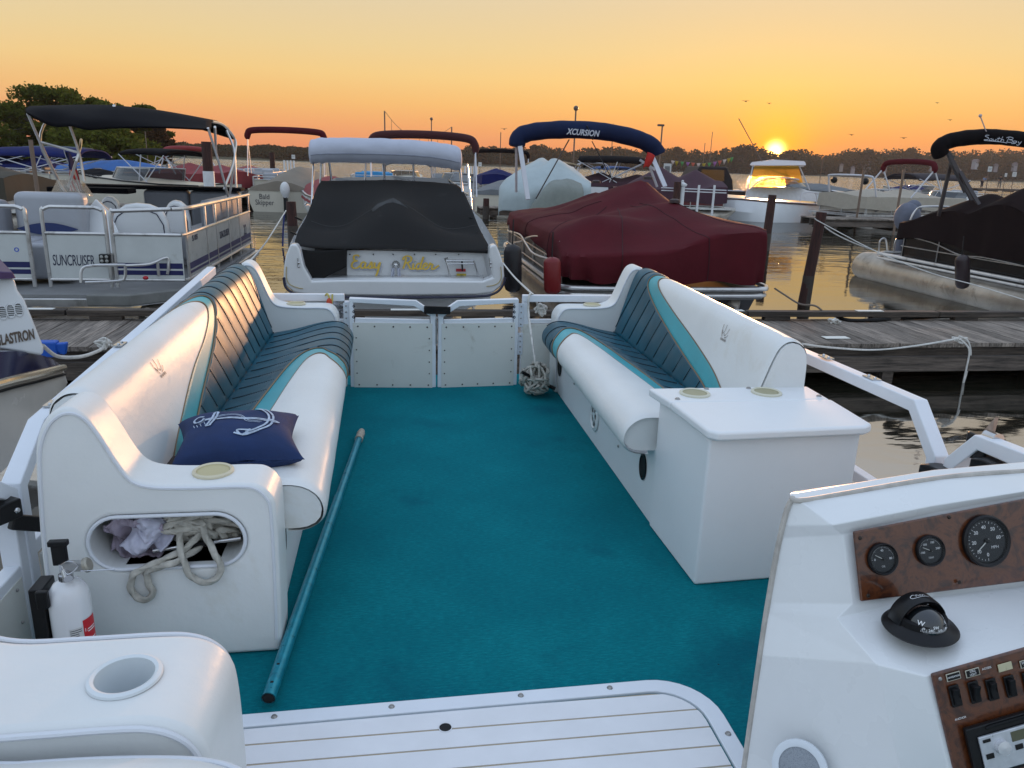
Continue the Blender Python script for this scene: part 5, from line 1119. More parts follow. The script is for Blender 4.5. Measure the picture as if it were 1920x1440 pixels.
# bimini
leg = MB(); alp = lambda *p: [AT(t) for t in p]
secs = loftpx([[(52, 213, 10.3), (98, 236, 10.3), (135, 236, 10.2), (165, 243, 10.2), (215, 240, 10.4), (300, 239, 10.7), (390, 243, 11.0)],
               [(48, 206, 10.6), (90, 206, 10.6), (135, 214, 10.5), (165, 222, 10.4), (215, 222, 10.6), (300, 230, 10.9), (396, 240, 11.2)],
               [(60, 200, 11.3), (95, 199, 11.3), (135, 198, 11.3), (165, 198, 11.3), (215, 199, 11.3), (300, 208, 11.6), (400, 226, 11.9)],
               [(78, 206, 12.4), (110, 203, 12.4), (140, 204, 12.4), (165, 204, 12.4), (215, 208, 12.5), (310, 218, 12.7), (428, 240, 13.0)],
               [(90, 214, 12.6), (120, 212, 12.6), (150, 212, 12.6), (180, 212, 12.6), (230, 218, 12.7), (320, 228, 12.9), (440, 262, 13.1)]], 5, 4)
m = MB(); m.loft(secs); m.build('bimini_canopy', blk_c, sn, thick=.02)
for pts in (((52, 213, 10.5), (75, 266, 10.7), (110, 340, 10.9), (124, 362, 11.0)), ((90, 220, 11.8), (75, 266, 10.7), (105, 330, 11.4)), ((128, 228, 10.5), (148, 286, 10.6), (158, 340, 10.6)), ((152, 262, 11.6), (148, 286, 10.6), (128, 350, 10.8)), ((75, 266, 10.7), (112, 276, 10.7), (148, 286, 10.6)),
            ((390, 240, 11.0), (412, 310, 11.3), (428, 370, 11.6)), ((403, 238, 11.2), (405, 285, 12.2)), ((425, 245, 12.6), (440, 292, 12.4), (420, 355, 12.0)), ((440, 262, 13.1), (441, 310, 12.9), (444, 372, 12.8)), ((398, 228, 11.8), (420, 235, 12.6), (441, 262, 13.0), (440, 292, 12.4), (430, 372, 12.5))):
    leg.tube(crom(alp(*pts), 4), .017, 8)
leg.build('bimini_frame', mat('bright_frame', (.62, .60, .58), .3, metal=.8), sn)
m = MB(); m.tube(alp((214, 198, 11.2), (211, 220, 10.9)), .02, 6); m.build('strap', wpaint, sn)
# stern hand rail, light and lamp box
hr_ = MB(); hr_.tube(crom(alp((152, 530, 8.6), (154, 505, 8.62), (175, 498, 8.65), (235, 497, 8.7)), 5), .016, 8); hr_.tube(crom(alp((235, 497, 8.7), (234, 520, 8.7), (222, 527, 8.68), (160, 530, 8.6)), 5), .016, 8)
hr_.tube(crom(alp((235, 498, 8.7), (280, 495, 8.8), (312, 483, 8.9), (316, 500, 8.9), (314, 514, 8.9)), 5), .016, 8); hr_.tube(alp((295, 490, 8.85), (298, 518, 8.85)), .016, 8); hr_.build('boarding_rail', alu, sn)
p_ = at(197, 485, Y=8.86); m = MB(); m.box(p_.x - .055, p_.x + .055, p_.y - .03, p_.y + .03, p_.z - .05, p_.z + .05); lo = m.build('light_box', black_pl, sn, bevel=.012)
m = MB(); [m.ball((p_.x + dx, p_.y - .03, p_.z + dz), .018, 8, (1, .5, 1)) for dx in (-.025, .025) for dz in (-.022, .022)]; m.build('lens', mat('lens', (.3, .3, .28), .15), lo)
p_ = at(273, 521, Y=8.72); m = MB(); m.ball(p_, .03, 10, (1, 1, .7)); m.build('red_light', mat('red_lens', (.4, .01, .02), .2), sn)
fl = MB(); fl.grid(lambda a, b_: at(lerp(122, 132 + 12 * (b_), a) + 8 * b_, lerp(285, 358, b_), Y=11.2) + Vector((0, .07 * math.sin(a * 6 + b_ * 3), 0)), 14, 20)
flo = thing('flag', 'drooping red white and blue striped flag on the left pontoon boat', 'flag', tuple(at(130, 360, Y=11.2)))
fm = bpy.data.materials.new('flag_cloth'); fm.use_nodes = True; N = NT(fm.node_tree); N.n.clear(); tx = N.new('ShaderNodeTexCoord'); sx_ = N.new('ShaderNodeSeparateXYZ', i0=tx.outputs['Generated'])
st = N.math('LESS_THAN', N.math('FRACT', N.math('MULTIPLY', N.math('ADD', sx_.outputs[0], N.math('MULTIPLY', sx_.outputs[2], .35)), 6.0)), .5); cc = N.mix(st, (.5, .48, .46, 1), (.4, .02, .03, 1)); cc = N.mix(N.math('GREATER_THAN', sx_.outputs[2], .55), cc, (.02, .03, .12, 1))
N.l.new(N.new('ShaderNodeBsdfPrincipled', Base_Color=cc, Roughness=.9).outputs[0], N.new('ShaderNodeOutputMaterial').inputs[0]); fl.build('cloth', fm, flo); m = MB(); m.tube(alp((120, 282, 11.25), (150, 365, 11.2)), .008, 6); m.build('staff', wpaint, flo)

# ---------------- white cruiser with charcoal cover
er = thing('cruiser', 'white motor cruiser with charcoal cover and gold script name on its transom', 'cruiser', (0, 9, WL))
def hullsec(y, hw, zt, zc, zk, cx=.03, fl=.92): return [Vector((cx - hw * .97, y, zt)), Vector((cx - hw, y, zt - .07)), Vector((cx - hw * .99, y, lerp(zt, zc, .5))), Vector((cx - hw * fl, y, zc)), Vector((cx, y, zk)), Vector((cx + hw * fl, y, zc)), Vector((cx + hw * .99, y, lerp(zt, zc, .5))), Vector((cx + hw, y, zt - .07)), Vector((cx + hw * .97, y, zt))]
m = MB(); m.loft([hullsec(y, hw, zt, zc, zk) for y, hw, zt, zc, zk in ((8.86, 1.17, .50, -.10, -.50), (9.2, 1.2, .56, -.12, -.75), (11, 1.24, .68, -.1, -.8), (13, 1.15, .82, .0, -.75), (14.8, .8, .93, .2, -.6), (16, .35, 1.0, .5, -.2), (16.6, .04, 1.03, .8, .5))], caps=True); hull_ = m.build('hull', gel, er, angle=35)
# transom shell with rounded corners
tp = [(544, 458), (536, 478), (532, 500), (531, 520), (536, 537), (552, 549), (580, 553), (735, 555), (895, 553), (925, 549), (940, 537), (946, 518), (944, 495), (938, 476), (930, 458), (918, 462), (918, 480), (924, 520), (905, 527), (640, 525), (585, 527), (570, 500), (562, 468), (556, 458)]
m = MB(); P_ = [AT((u, v, 8.50)) for u, v in tp]; Q_ = [Vector((p.x, 8.66, p.z)) for p in P_]; k = len(P_); m.add(P_ + Q_, [tuple(range(k))] + [(i, (i + 1) % k, k + (i + 1) % k, k + i) for i in range(k)]); tsh = m.build('transom', gel, er, bevel=.025, seg=4, angle=35)
m = MB(); m.add([AT(t) for t in ((585, 527, 8.52), (905, 527, 8.52), (905, 518, 8.74), (590, 518, 8.74))], [(0, 1, 2, 3)]); m.build('swim_step', gel, er, thick=.02)
m = MB(); q = [AT(t) for t in ((650, 468, 8.76), (905, 474, 8.76), (915, 521, 8.76), (650, 521, 8.76))]; m.add(q + [p + Vector((0, .06, 0)) for p in q], [(0, 1, 2, 3), (4, 7, 6, 5), (0, 4, 5, 1), (1, 5, 6, 2), (2, 6, 7, 3), (3, 7, 4, 0)]); tpn = m.build('transom_panel', gel, er, bevel=.01)
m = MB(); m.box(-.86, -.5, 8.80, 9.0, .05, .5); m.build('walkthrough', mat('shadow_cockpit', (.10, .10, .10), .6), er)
m = MB(); 
for u0 in (656, 700, 737, 777, 817, 860): m.ball(at(u0, 477, Y=8.745), .008, 6)
m.ball(at(655, 522, Y=8.715), .01, 6); m.build('snaps', black_pl, tpn)
for u0, s_ in ((558, 1), (918, -1)):
    m = MB(); m.tube([at(u0, 484, Y=8.49), at(u0, 500, Y=8.49)], .006, 6); [m.ball(at(u0 + 2, v, Y=8.49), .013, 8, (1, .5, 1)) for v in (493, 500)]; m.build('cleat', steel, tsh)
gld = mat('gold_stripe', (.45, .36, .18), .5)
m = MB(); m.tube(crom([at(u, v, Y=8.492) for u, v in ((537, 500), (537, 520), (543, 533), (560, 540), (568, 541))], 5), .005, 6); m.tube(crom([at(u, v, Y=8.492) for u, v in ((939, 500), (940, 520), (935, 530), (925, 535), (912, 537))], 5), .005, 6); m.build('pinstripe', gld, tsh)
m = MB(); m.tube(crom([at(u, v, Y=8.497) for u, v in ((532, 520), (536, 539), (554, 551), (590, 556), (735, 558), (890, 556), (925, 551), (941, 538), (947, 520))], 5), .014, 8); m.build('rub_rail', mat('navy_rub', (.03, .03, .06), .4), tsh)
# script name
def letters(L, x, sc=1.0): return [[(x + a * sc, b_ * sc) for a, b_ in l] for l in L]
SC = {'E': [[(.62, .92), (.45, 1.02), (.22, .95), (.20, .72), (.36, .58), (.5, .58)], [(.40, .57), (.14, .48), (.02, .22), (.14, .02), (.42, .02), (.66, .20)]],
      'a': [[(.44, .40), (.28, .50), (.08, .34), (.06, .10), (.18, .0), (.34, .12), (.46, .46)], [(.46, .46), (.38, .14), (.44, .02), (.60, .10)]],
      's': [[(.0, .08), (.16, .26), (.30, .50), (.34, .30), (.32, .10), (.18, .0), (.04, .06)], [(.32, .05), (.44, .04), (.52, .12)]],
      'y': [[(.04, .48), (.02, .18), (.12, .04), (.28, .14), (.44, .48)], [(.46, .50), (.34, .0), (.16, -.5), (.0, -.72), (-.08, -.80)]],
      'R': [[(.30, .90), (.22, .5), (.06, .04)], [(.04, .72), (.12, .92), (.40, 1.04), (.70, .92), (.66, .66), (.44, .52), (.30, .50)], [(.38, .50), (.50, .30), (.64, .04), (.86, .02)]],
      'i': [[(.10, .46), (.04, .14), (.12, .02), (.28, .12)], [(.17, .64), (.18, .69)]], 'd': [[(.42, .38), (.26, .48), (.08, .32), (.06, .10), (.18, .0), (.34, .12)], [(.62, 1.0), (.48, .6), (.36, .16), (.42, .02), (.58, .10)]],
      'e': [[(.08, .22), (.28, .28), (.36, .42), (.24, .50), (.08, .34), (.06, .12), (.18, .0), (.38, .08), (.46, .16)]], 'r': [[(.0, .10), (.14, .44), (.18, .50), (.22, .40), (.36, .40), (.28, .14), (.34, .02), (.52, .08), (.86, .34)]]}
def word(s, adv):
    out = []; x = 0
    for ch, a_ in zip(s, adv): out += letters(SC[ch], x); x += a_
    return out
e0 = at(659, 503, Y=8.725); sxp = (at(830, 501, Y=8.725).x - e0.x)
def ERP(off): return lambda a, b_: Vector((e0.x + a, 8.735 + off, e0.z + b_))
H = .142
W1 = [[(a * H, b_ * H) for a, b_ in l] for l in word('Easy', (.66, .58, .52, .5))]; W2 = [[(.560 + a * H, -.005 + b_ * H) for a, b_ in l] for l in word('Rider', (.78, .26, .54, .44, .5))]
for W_ in (W1, W2): m = MB(); strokes(m, ERP(-.002), [[(a + .008, b_ - .009) for a, b_ in l] for l in W_], .024, nib=.2); m.build('name_shadow', mat('silver_ink', (.30, .33, .42), .5), tpn)
for W_ in (W1, W2): m = MB(); strokes(m, ERP(-.004), W_, .0195, nib=.35); m.build('script_letter', mat('gold_leaf', (.62, .42, .06), .45), tpn)
c_ = at(742, 497, Y=8.74); m = MB(); m.tube([c_ + Vector((.038 * math.cos(R(t)), -.012, .042 * math.sin(R(t)))) for t in range(-70, 260, 15)], .010, 6); m.lathe([(.02, 0), (.0001, .008)], n=12, caps=False, M=Matrix.Translation(c_ + Vector((0, -.02, 0))) @ Matrix.Rotation(R(90), 4, 'X')); m.build('horseshoe_light', steel, tpn)
m = MB()
for s_ in (-1, 1): m.grid(lambda a, b_: c_ + Vector((s_ * (.03 + .02 * b_ + .03 * b_ ** 4) + (a - .5) * (.035 + .06 * b_ ** 3), -.03 + .012 * math.sin(a * 9 + b_ * 6), -.03 - .26 * b_)), 8, 12)
m.build('ribbon', mat('ribbon', (.5, .52, .6), .8), tpn)
# boarding ladder and stickers
ld = MB(); L = lambda u, v: at(u, v, Y=8.69)
ld.tube(crom([L(836, 488), L(842, 510), L(846, 548)], 4), .010, 8); ld.tube(crom([L(888, 488), L(895, 510), L(904, 548)], 4), .010, 8); ld.tube([L(837, 489), L(888, 488)], .010, 8); ld.tube([L(838, 495), L(889, 494)], .008, 8); ld.tube([L(842, 522), L(896, 521)], .011, 8); ld.tube(crom([L(836, 488), L(834, 486), L(840, 484)], 3), .010, 6); lo = ld.build('boarding_ladder', steel, er)
m = MB(); m.bar(L(866, 487), L(867, 508), .018, .012, up=(0, 1, 0)); m.bar(L(838, 524), L(856, 521), .012, .03); [m.ball(L(*t), .016, 8) for t in ((846, 549), (904, 549))]; m.build('ladder_strap', black_pl, lo)
def sticker(u0, v0, u1, v1, mt, txt='', tm=None):
    a_ = at(u0, v1, Y=8.738); b_ = at(u1, v0, Y=8.738); m = MB(); m.box(a_.x, b_.x, 8.731, 8.736, a_.z, b_.z); o = m.build('sticker', mt, tpn)
    if txt: text(txt, .03, tm or white_ink, o, frame(((a_.x + b_.x) / 2, 8.7295, (a_.z + b_.z) / 2), (1, 0, 0), (0, 0, 1)), ext=.0005)
sticker(855, 504, 873, 509, mat('red_sticker', (.35, .02, .03), .5)); sticker(856, 513, 874, 519, mat('yellow_sticker', (.42, .33, .03), .5), '26', ink)
# cover
rows_ = [[(603, 339, 11.4), (660, 338, 11.4), (735, 338, 11.4), (800, 341, 11.4), (856, 346, 11.4)],
         [(594, 352, 11.0), (655, 352, 11.1), (735, 350, 11.1), (805, 353, 11.1), (868, 358, 11.0)],
         [(583, 384, 10.2), (650, 384, 10.3), (736, 370, 10.4), (815, 386, 10.3), (884, 392, 10.2)],
         [(572, 412, 9.7), (640, 425, 9.7), (737, 378, 9.75), (830, 427, 9.7), (896, 422, 9.7)],
         [(560, 432, 9.2), (632, 440, 9.15), (737, 414, 9.15), (840, 440, 9.15), (908, 446, 9.2)],
         [(553, 452, 8.8), (630, 462, 8.72), (737, 461, 8.72), (850, 467, 8.72), (918, 466, 8.78)],
         [(551, 458, 8.70), (630, 470, 8.70), (737, 465, 8.70), (850, 471, 8.70), (914, 476, 8.70)]]
secs = cloth_noise(loftpx(rows_, 8, 5), .010, 2.2)
esc = secs; m = MB(); m.loft(secs); cv = m.build('cockpit_cover', char_c, er, thick=.006, angle=60)
for j_ in (len(esc) // 2,): m = MB(); m.tube([p + Vector((0, -.004, .004)) for p in esc[j_][2:-1]], .004, 5); m.build('cover_seam', mat('charcoal_light', (.05, .05, .05), .8), cv)
m = MB(); m.loft(cloth_noise(loftpx([[(553, 456, 8.70), (563, 466, 8.66), (590, 470, 8.66), (620, 469, 8.66), (650, 466, 8.66)], [(562, 472, 8.64), (570, 482, 8.64), (595, 500, 8.63), (620, 492, 8.64), (650, 478, 8.66)], [(568, 482, 8.62), (575, 505, 8.62), (592, 526, 8.62), (620, 515, 8.62), (650, 500, 8.64)]], 5, 4), .008, 5)); m.build('cover_flap', char_c, er, thick=.006)
m = MB()
for a_, b_, Y in (((555, 455), (560, 470), 8.66), ((553, 407 + 0), (566, 413), 9.6), ((545, 435), (556, 440), 9.1), ((913, 468), (918, 478), 8.68), ((893, 442 - 5), (905, 440), 9.4), ((880, 408), (892, 413), 9.9)): m.bar(at(*a_, Y=Y), at(*b_, Y=Y), .02, .02)
m.build('cover_strap', black_pl, er)
m = MB(); m.loft([[at(u, v, Y=Y) for u, v, Y in r_] for r_ in (((697, 392, 9.62), (708, 382, 9.72), (737, 371, 9.78)), ((700, 402, 9.60), (715, 399, 9.60), (737, 389, 9.66)))]); m.loft([[at(u, v, Y=Y) for u, v, Y in r_] for r_ in (((737, 371, 9.78), (750, 378, 9.72), (765, 390, 9.64)), ((737, 389, 9.66), (752, 396, 9.60), (766, 402, 9.58)))]); m.build('cover_vent', mat('charcoal_light', (.05, .05, .05), .8), cv, thick=.004)
# folded white bimini
ctr = crom([at(u, v, Y=11.6) for u, v in ((579, 286), (600, 282), (650, 281), (735, 283), (800, 287), (845, 294), (866, 300))], 8); k = len(ctr)
m = MB(); secs = []
for i, p in enumerate(ctr):
    e = min(1, min(i, k - 1 - i) / 4); e = (e * (2 - e)) ** .5; hv = (.165 + .015 * nz(i * .3, 1)) * max(.25, e); hd = .20 * max(.25, e); ring = []
    for j in range(20):
        t = 2 * math.pi * j / 20; cu = abs(math.sin(t)); ring.append(p + Vector((0, hd * math.cos(t) * (1 + .06 * nz(i * .25, j * .8)), hv * math.sin(t) * (1 + .05 * nz(i * .35, j * .5, 3)) - (.02 * max(0, -math.sin(t)) * (nz(i * .6, 4) + .3)))))
    secs.append(ring)
m.loft(secs, closed=True, caps=True); bo_ = m.build('folded_bimini', white_c, er, angle=70)
m = MB(); m.tube([s[11] + Vector((0, -.004, .0)) for s in secs[3:-3]], .006, 6); m.build('seam', mat('grey_seam', (.25, .27, .33), .7), bo_)
m = MB(); 
for a_, b_ in (((588, 300, 11.6), (584, 392, 10.6)), ((602, 300, 11.6), (600, 360, 11.6)), ((617, 300, 11.7), (622, 345, 12)), ((720, 300, 11.7), (721, 345, 11.9)), ((862, 312, 11.6), (870, 388, 10.6)), ((876, 308, 11.6), (884, 392, 11.2)), ((686, 302, 12), (684, 345, 12)), ((775, 305, 12), (776, 345, 12.2))): m.tube([AT(a_), AT(b_)], .016, 8)
m.tube(crom([AT(t) for t in ((584, 392, 10.6), (578, 384, 10.3), (571, 384, 10.1), (575, 380, 10.2))], 4), .012, 6); m.build('bimini_frame', steel, er)
m = MB(); m.loft([[AT(t) for t in r_] for r_ in (((600, 345, 11.5), (630, 334, 12.2), (735, 331, 12.6), (840, 336, 12.2), (860, 350, 11.5)), ((598, 362, 11.4), (630, 352, 12.0), (735, 350, 12.3), (842, 354, 12.0), (866, 366, 11.4)))]); m.build('windshield', mat('smoked_glass', (.02, .02, .02), .1), er, thick=.02)

# ---------------- maroon covered pontoon boat
xc = thing('covered_pontoon_boat', 'pontoon boat under a maroon cover with a rolled navy bimini top above', 'pontoon boat', (3.3, 9.2, WL))
out = [(2.35, 8.86), (3.2, 8.83), (4.3, 8.86), (4.52, 9.0), (4.58, 9.4), (4.60, 11), (4.6, 13.4), (4.4, 14.1), (3.4, 14.3), (2.3, 14.1), (2.0, 13.5), (1.97, 12), (1.98, 10.2), (1.99, 9.2), (2.08, 8.93)]
ol_ = crom([(p[0], p[1], 0) for p in out], 9, closed=True)
def pk(u, v, Y): p = at(u, v, Y=Y); return (p.x, p.y, p.z)
peaks = [pk(1128, 371, 9.5) + (1.15,), pk(1215, 334, 11.9) + (1.75,), pk(1265, 377, 10.3) + (1.4,), pk(1118, 341, 13.2) + (1.0,), pk(1290, 352, 12.4) + (1.3,), pk(1020, 385, 11.6) + (.9,)]
def ztop(x, y, e):
    ze = interp([(2.0, .66), (4.6, .80)], x); ze -= .20 * smooth01((9.7 - y) / .7) * smooth01((4.0 - x) / .9); z = ze + .03 * e
    best = 0
    for px_, py_, pz_, r_ in peaks:
        d = math.hypot(x - px_, y - py_) / r_; best = max(best, (pz_ - ze) * max(0, 1 - d) ** 1.25 if d < 1 else 0)
    sm = sum(((pz_ - ze) * max(0, 1 - math.hypot(x - px_, y - py_) / r_) ** 1.3) ** 4 for px_, py_, pz_, r_ in peaks) ** .25
    return z + max(best, sm) * min(1, e * 1.6 + .0)
m = MB(); cx0, cy0 = 3.3, 11.4; secs = []; NR = 34
for k in range(NR + 1):
    a_ = k / NR; ring = []
    for i, p in enumerate(ol_):
        x = lerp(cx0, p.x, a_); y = lerp(cy0, p.y, a_); ring.append(Vector((x, y, ztop(x, y, 1 - a_) + .022 * nz(x * 2.5, y * 2.5, 2) - .05 * max(0, a_ - .86) / .14 * max(0, a_ - .86) / .14)))
    secs.append(ring)
NS = 14
for k in range(1, NS + 1):
    t = k / NS; ring = []
    for i, p in enumerate(ol_):
        front = smooth01((10.0 - p.y) / .6) if p.x < 3 else 1; zb = lerp(.40 + .05 * math.sin(p.y * 3), .13 + .03 * math.sin(p.x * 7), front); zt_ = secs[NR][i].z
        nrm_ = Vector((p.x - 3.3, (p.y - 11.4) * (.55 if abs(p.y - 11.4) > 1.8 else .02), 0)).normalized(); s_ = i * .55
        fold = (.060 * nz(s_ * .45, t * .6, 1) + .026 * math.sin(i * .8 + 4 * nz(i * .1, 0)) * t) * (.3 + t); q = p + nrm_ * (fold + .05 * math.sin(t * 3.14) * .4); ring.append(Vector((q.x, q.y, lerp(zt_, zb, t))))
    secs.append(ring)
m.loft(secs, closed=True); mc = m.build('maroon_cover', maroon_c, xc, angle=70)
m = MB()
for px_, py_, pz_, r_ in (peaks[1], peaks[2], peaks[3]): m.lathe([(.075, -.02), (.07, .015), (.04, .03), (.0001, .032)], (px_, py_, pz_ + .0), 16, caps=False)
m.build('cover_vent', mat('dark_vent', (.03, .012, .012), .5), mc)
seam_k = [min(range(len(ol_)), key=lambda i: abs(ol_[i].x - x_) + abs(ol_[i].y - y_)) for x_, y_ in ((2.7, 8.85), (3.75, 8.85), (4.5, 8.98), (1.98, 9.8), (1.98, 11.4))]
for i_ in seam_k: m = MB(); m.tube([secs[k_][i_] + (secs[k_][i_] - Vector((3.3, 11.4, .4))).normalized() * .004 for k_ in range(6, len(secs))], .005, 5); m.build('cover_seam', mat('maroon_dark', (.03, .004, .007), .8), mc)
def offp(d, z): return [Vector((3.3 + (p.x - 3.3) * (1 + d / 1.3), 11.4 + (p.y - 11.4) * (1 + d / 2.6), z)) for p in ol_]
m = MB(); m.tube(offp(.06, .06), .028, 8, closed=True); m.tube(offp(.05, -.02), .024, 8, closed=True); m.build('deck_rail', alu, xc)
m = MB(); m.add(offp(.03, .03) + offp(.03, -.07), [tuple(range(len(ol_))), tuple(range(2 * len(ol_) - 1, len(ol_) - 1, -1))] + [(i, (i + 1) % len(ol_), len(ol_) + (i + 1) % len(ol_), len(ol_) + i) for i in range(len(ol_))]); m.build('deck', dkgrey, xc)
for x in (2.42, 4.2): m = MB(); m.tube([(x, 8.95, -.12), (x, 9.25, -.26), (x, 9.8, -.34), (x, 14.2, -.36)], [.06, .2, .29, .31], 24); m.build('pontoon', alu_tube, xc)
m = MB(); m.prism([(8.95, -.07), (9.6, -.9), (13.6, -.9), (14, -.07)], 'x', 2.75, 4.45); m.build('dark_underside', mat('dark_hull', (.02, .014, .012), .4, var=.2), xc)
m = MB(); m.box(2.05, 2.06, 9.3, 13.8, .03, .5); m.build('side_panel', mat('tan_side_panel', (.22, .19, .16), .45, var=.1), xc)
m = MB()
for y in (9.4, 10.3, 11.2, 12.1, 13.0, 13.7): m.bar((2.03, y, .03), (2.03, y, .55), .05, .025, up=(1, 0, 0))
for z in (.10, .30, .47): m.tube([(2.02, 9.3, z), (2.02, 13.8, z)], .013, 8)
m.build('fence_frame', alu, xc)
m = MB(); m.tube(crom([AT(t) for t in ((957, 434, 12.6), (975, 440, 11.8), (985, 455, 11), (1000, 475, 10.3), (1030, 486, 9.6), (1052, 492, 9.2))], 6), .014, 8); m.tube(crom([AT(t) for t in ((962, 455, 12.2), (978, 452, 11.6), (990, 445, 11), (1010, 443, 10.4), (1056, 452, 9.5))], 6), .012, 8); m.build('hand_rail', alu, xc)
# rolled bimini
def boot(par, pts, Y, r0, mt, name='rolled_bimini', Yk=0):
    c = crom([at(u, v, Y=Y + (Yk * i)) for i, (u, v) in enumerate(pts)], 8); k = len(c); secs = []
    for i, p in enumerate(c):
        e = min(1, (min(i, k - 1 - i) + .6) / 4); r_ = r0 * (e * (2 - e)) ** .5 * (1 + .05 * nz(i * .3, 7)); t = (c[min(i + 1, k - 1)] - c[max(i - 1, 0)]).normalized(); n_ = Vector((-t.z, 0, t.x)); n_ = n_.normalized() if n_.length else Vector((0, 0, 1))
        secs.append([p + n_ * (r_ * math.sin(2 * math.pi * j / 16) * (1 + .04 * nz(i * .4, j))) + Vector((0, 1.15 * r_ * math.cos(2 * math.pi * j / 16), 0)) for j in range(16)])
    m = MB(); m.loft(secs, closed=True, caps=True); return m.build(name, mt, par, angle=70), c
xb, xcn = boot(xc, ((969, 276), (972, 260), (985, 251), (1020, 245), (1080, 243), (1140, 248), (1190, 259), (1218, 271), (1230, 284), (1233, 290)), 12.6, .135, navy_c)
sil = mat('silver_lettering', (.55, .56, .62), .4)
p_ = at(1093, 249, Y=12.40); text('XCURSION', .125, sil, xb, frame(p_, (1, 0, -.035), (0, 0, 1)), sx=.82, shear=.25, bold=.003, ext=.002)
m = MB()
wl_ = mat('white_leg', (.55, .55, .58), .35, metal=.3)
for a_, b_ in (((974, 268, 12.5), (990, 374, 12.2)), ((968, 272, 12.7), (968, 360, 12.9)), ((1222, 292, 12.5), (1247, 350, 12.2)), ((1212, 296, 12.7), (1232, 350, 12.8)), ((1200, 300, 12.9), (1228, 318, 12.7))): m.bar(AT(a_), AT(b_), .07 if a_[0] in (974, 1222) else .035, .03, up=(0, 1, 0))
m.build('bimini_leg', wl_, xc)
m = MB(); m.tube([AT((1067, 262, 12.5)), AT((1005, 372, 11.3))], .010, 6); m.tube([AT((1110, 265, 12.5)), AT((1152, 345, 12.2))], .008, 6); m.tube([AT((1100, 236, 12.45)), AT((1112, 262, 12.45))], .012, 6); m.build('bimini_strap', black_pl, xc)
m = MB(); m.loft(loftpx([[(1214, 285, 12.4), (1222, 288, 12.4), (1228, 292, 12.4)], [(1210, 300, 12.4), (1216, 300, 12.35), (1224, 302, 12.4)], [(1206, 315, 12.4), (1211, 312, 12.35), (1216, 314, 12.4)]], 4, 4)); tag(m.build('red_cloth', mat('red_cloth', (.4, .015, .01), .8), None, thick=.01), 'red cloth tied under the right end of the rolled navy bimini', 'cloth')

# fenders
def fender(u, v0, v1, r, Y, mt, label, tail=True):
    a_ = at(u, v0, Y=Y); b_ = at(u + 1, v1, Y=Y); t = thing('fender', label, 'fender', (b_.x, b_.y, b_.z), 0, 'boat fenders hanging over the side'); L = (a_ - b_).length
    m = MB(); m.tube([b_.lerp(a_, s_) for s_ in (0, .02, .06, .14, .5, .86, .94, .98, 1)], [r * .25, r * .55, r * .85, r, r * 1.02, r, r * .85, r * .5, r * .22], 18); m.build('body', mt, t, angle=60)
    m = MB(); m.tube([a_, a_ + Vector((.01, .05, .28))], .008, 6); m.build('line', rope_w if not tail else black_pl, t)
fender(961, 458, 548, .105, 8.95, mat('black_fender', (.012, .010, .012), .5, var=.2), 'black fender between the white cruiser and the maroon covered boat')
fender(1035, 482, 552, .10, 8.75, mat('red_fender', (.16, .006, .008), .45, bump=.006, bscale=12, stretch=(1, 1, .1)), 'dark red fender on the left corner of the maroon covered boat')
fender(1804, 478, 541, .10, 10.6, mat('dark_fender', (.03, .018, .02), .4, var=.2), 'dark fender hanging on the aluminium pontoon of the black covered boat')

# ---------------- black covered pontoon boat on the right
sb = thing('covered_pontoon_boat', 'pontoon boat under a black cover with a rolled black bimini at the right edge', 'pontoon boat', (10.5, 11, WL))
m = MB(); m.tube([(9.55, 14.6, -.33), (9.55, 14.3, -.37), (9.55, 9.2, -.37), (9.55, 8.6, -.25), (9.55, 8.35, -.1)], [.27, .33, .33, .2, .05], 28); m.build('pontoon', alu_tube, sb)
m = MB(); m.tube([(11.8, 14.3, -.37), (11.8, 9.0, -.37), (11.8, 8.5, -.2)], [.33, .33, .1], 24); m.build('pontoon', alu_tube, sb)
m = MB(); m.box(9.3, 12.0, 8.4, 13.6, -.05, -.01); m.build('deck', dkgrey, sb); m = MB(); m.tube([(9.22, 13.7, .0), (9.22, 8.4, .0)], .03, 8); m.tube([(9.22, 13.7, -.075), (9.22, 8.4, -.075)], .024, 8); m.tube([(9.22, 13.7, 0), (9.6, 14.1, -.02), (10.4, 14.1, -.02)], .03, 8); m.build('deck_rail', alu, sb)
m = MB(); m.box(9.34, 9.36, 8.5, 13.2, .0, .55); m.box(9.34, 12, 13.18, 13.2, .0, .55); m.build('black_fence_panel', mat('black_gloss_panel', (.012, .010, .010), .2, var=.2), sb)
m = MB(); [m.tube([(9.32, 13.2, z), (9.32, 8.5, z)], .010, 6) for z in (.20, .42)]; [m.tube([(9.325, y, 0), (9.325, y, .55)], .012, 6) for y in (13.15, 12.2)]; m.tube(crom([(9.30, 13.2, .40), (9.28, 12.3, .34), (9.27, 11.6, .22), (9.26, 11.0, .24), (9.26, 10.0, .20), (9.26, 8.8, .1)], 6), .009, 6); m.build('fence_rail', alu, sb)
gb = [(1690, 13.3)]
secs = []
def sbz(x, y):
    z = .70 + .03 * math.sin(y * 2)
    for px_, py_, pz_, r_ in (pk(1862, 360, 11.9) + (1.5,), (11.3, 9.6, 1.15, 2.0), pk(1935, 345, 10.9) + (1.4,)): z = max(z, .70 + (pz_ - .70) * max(0, 1 - math.hypot(x - px_, y - py_) / r_) ** 1.2)
    return z
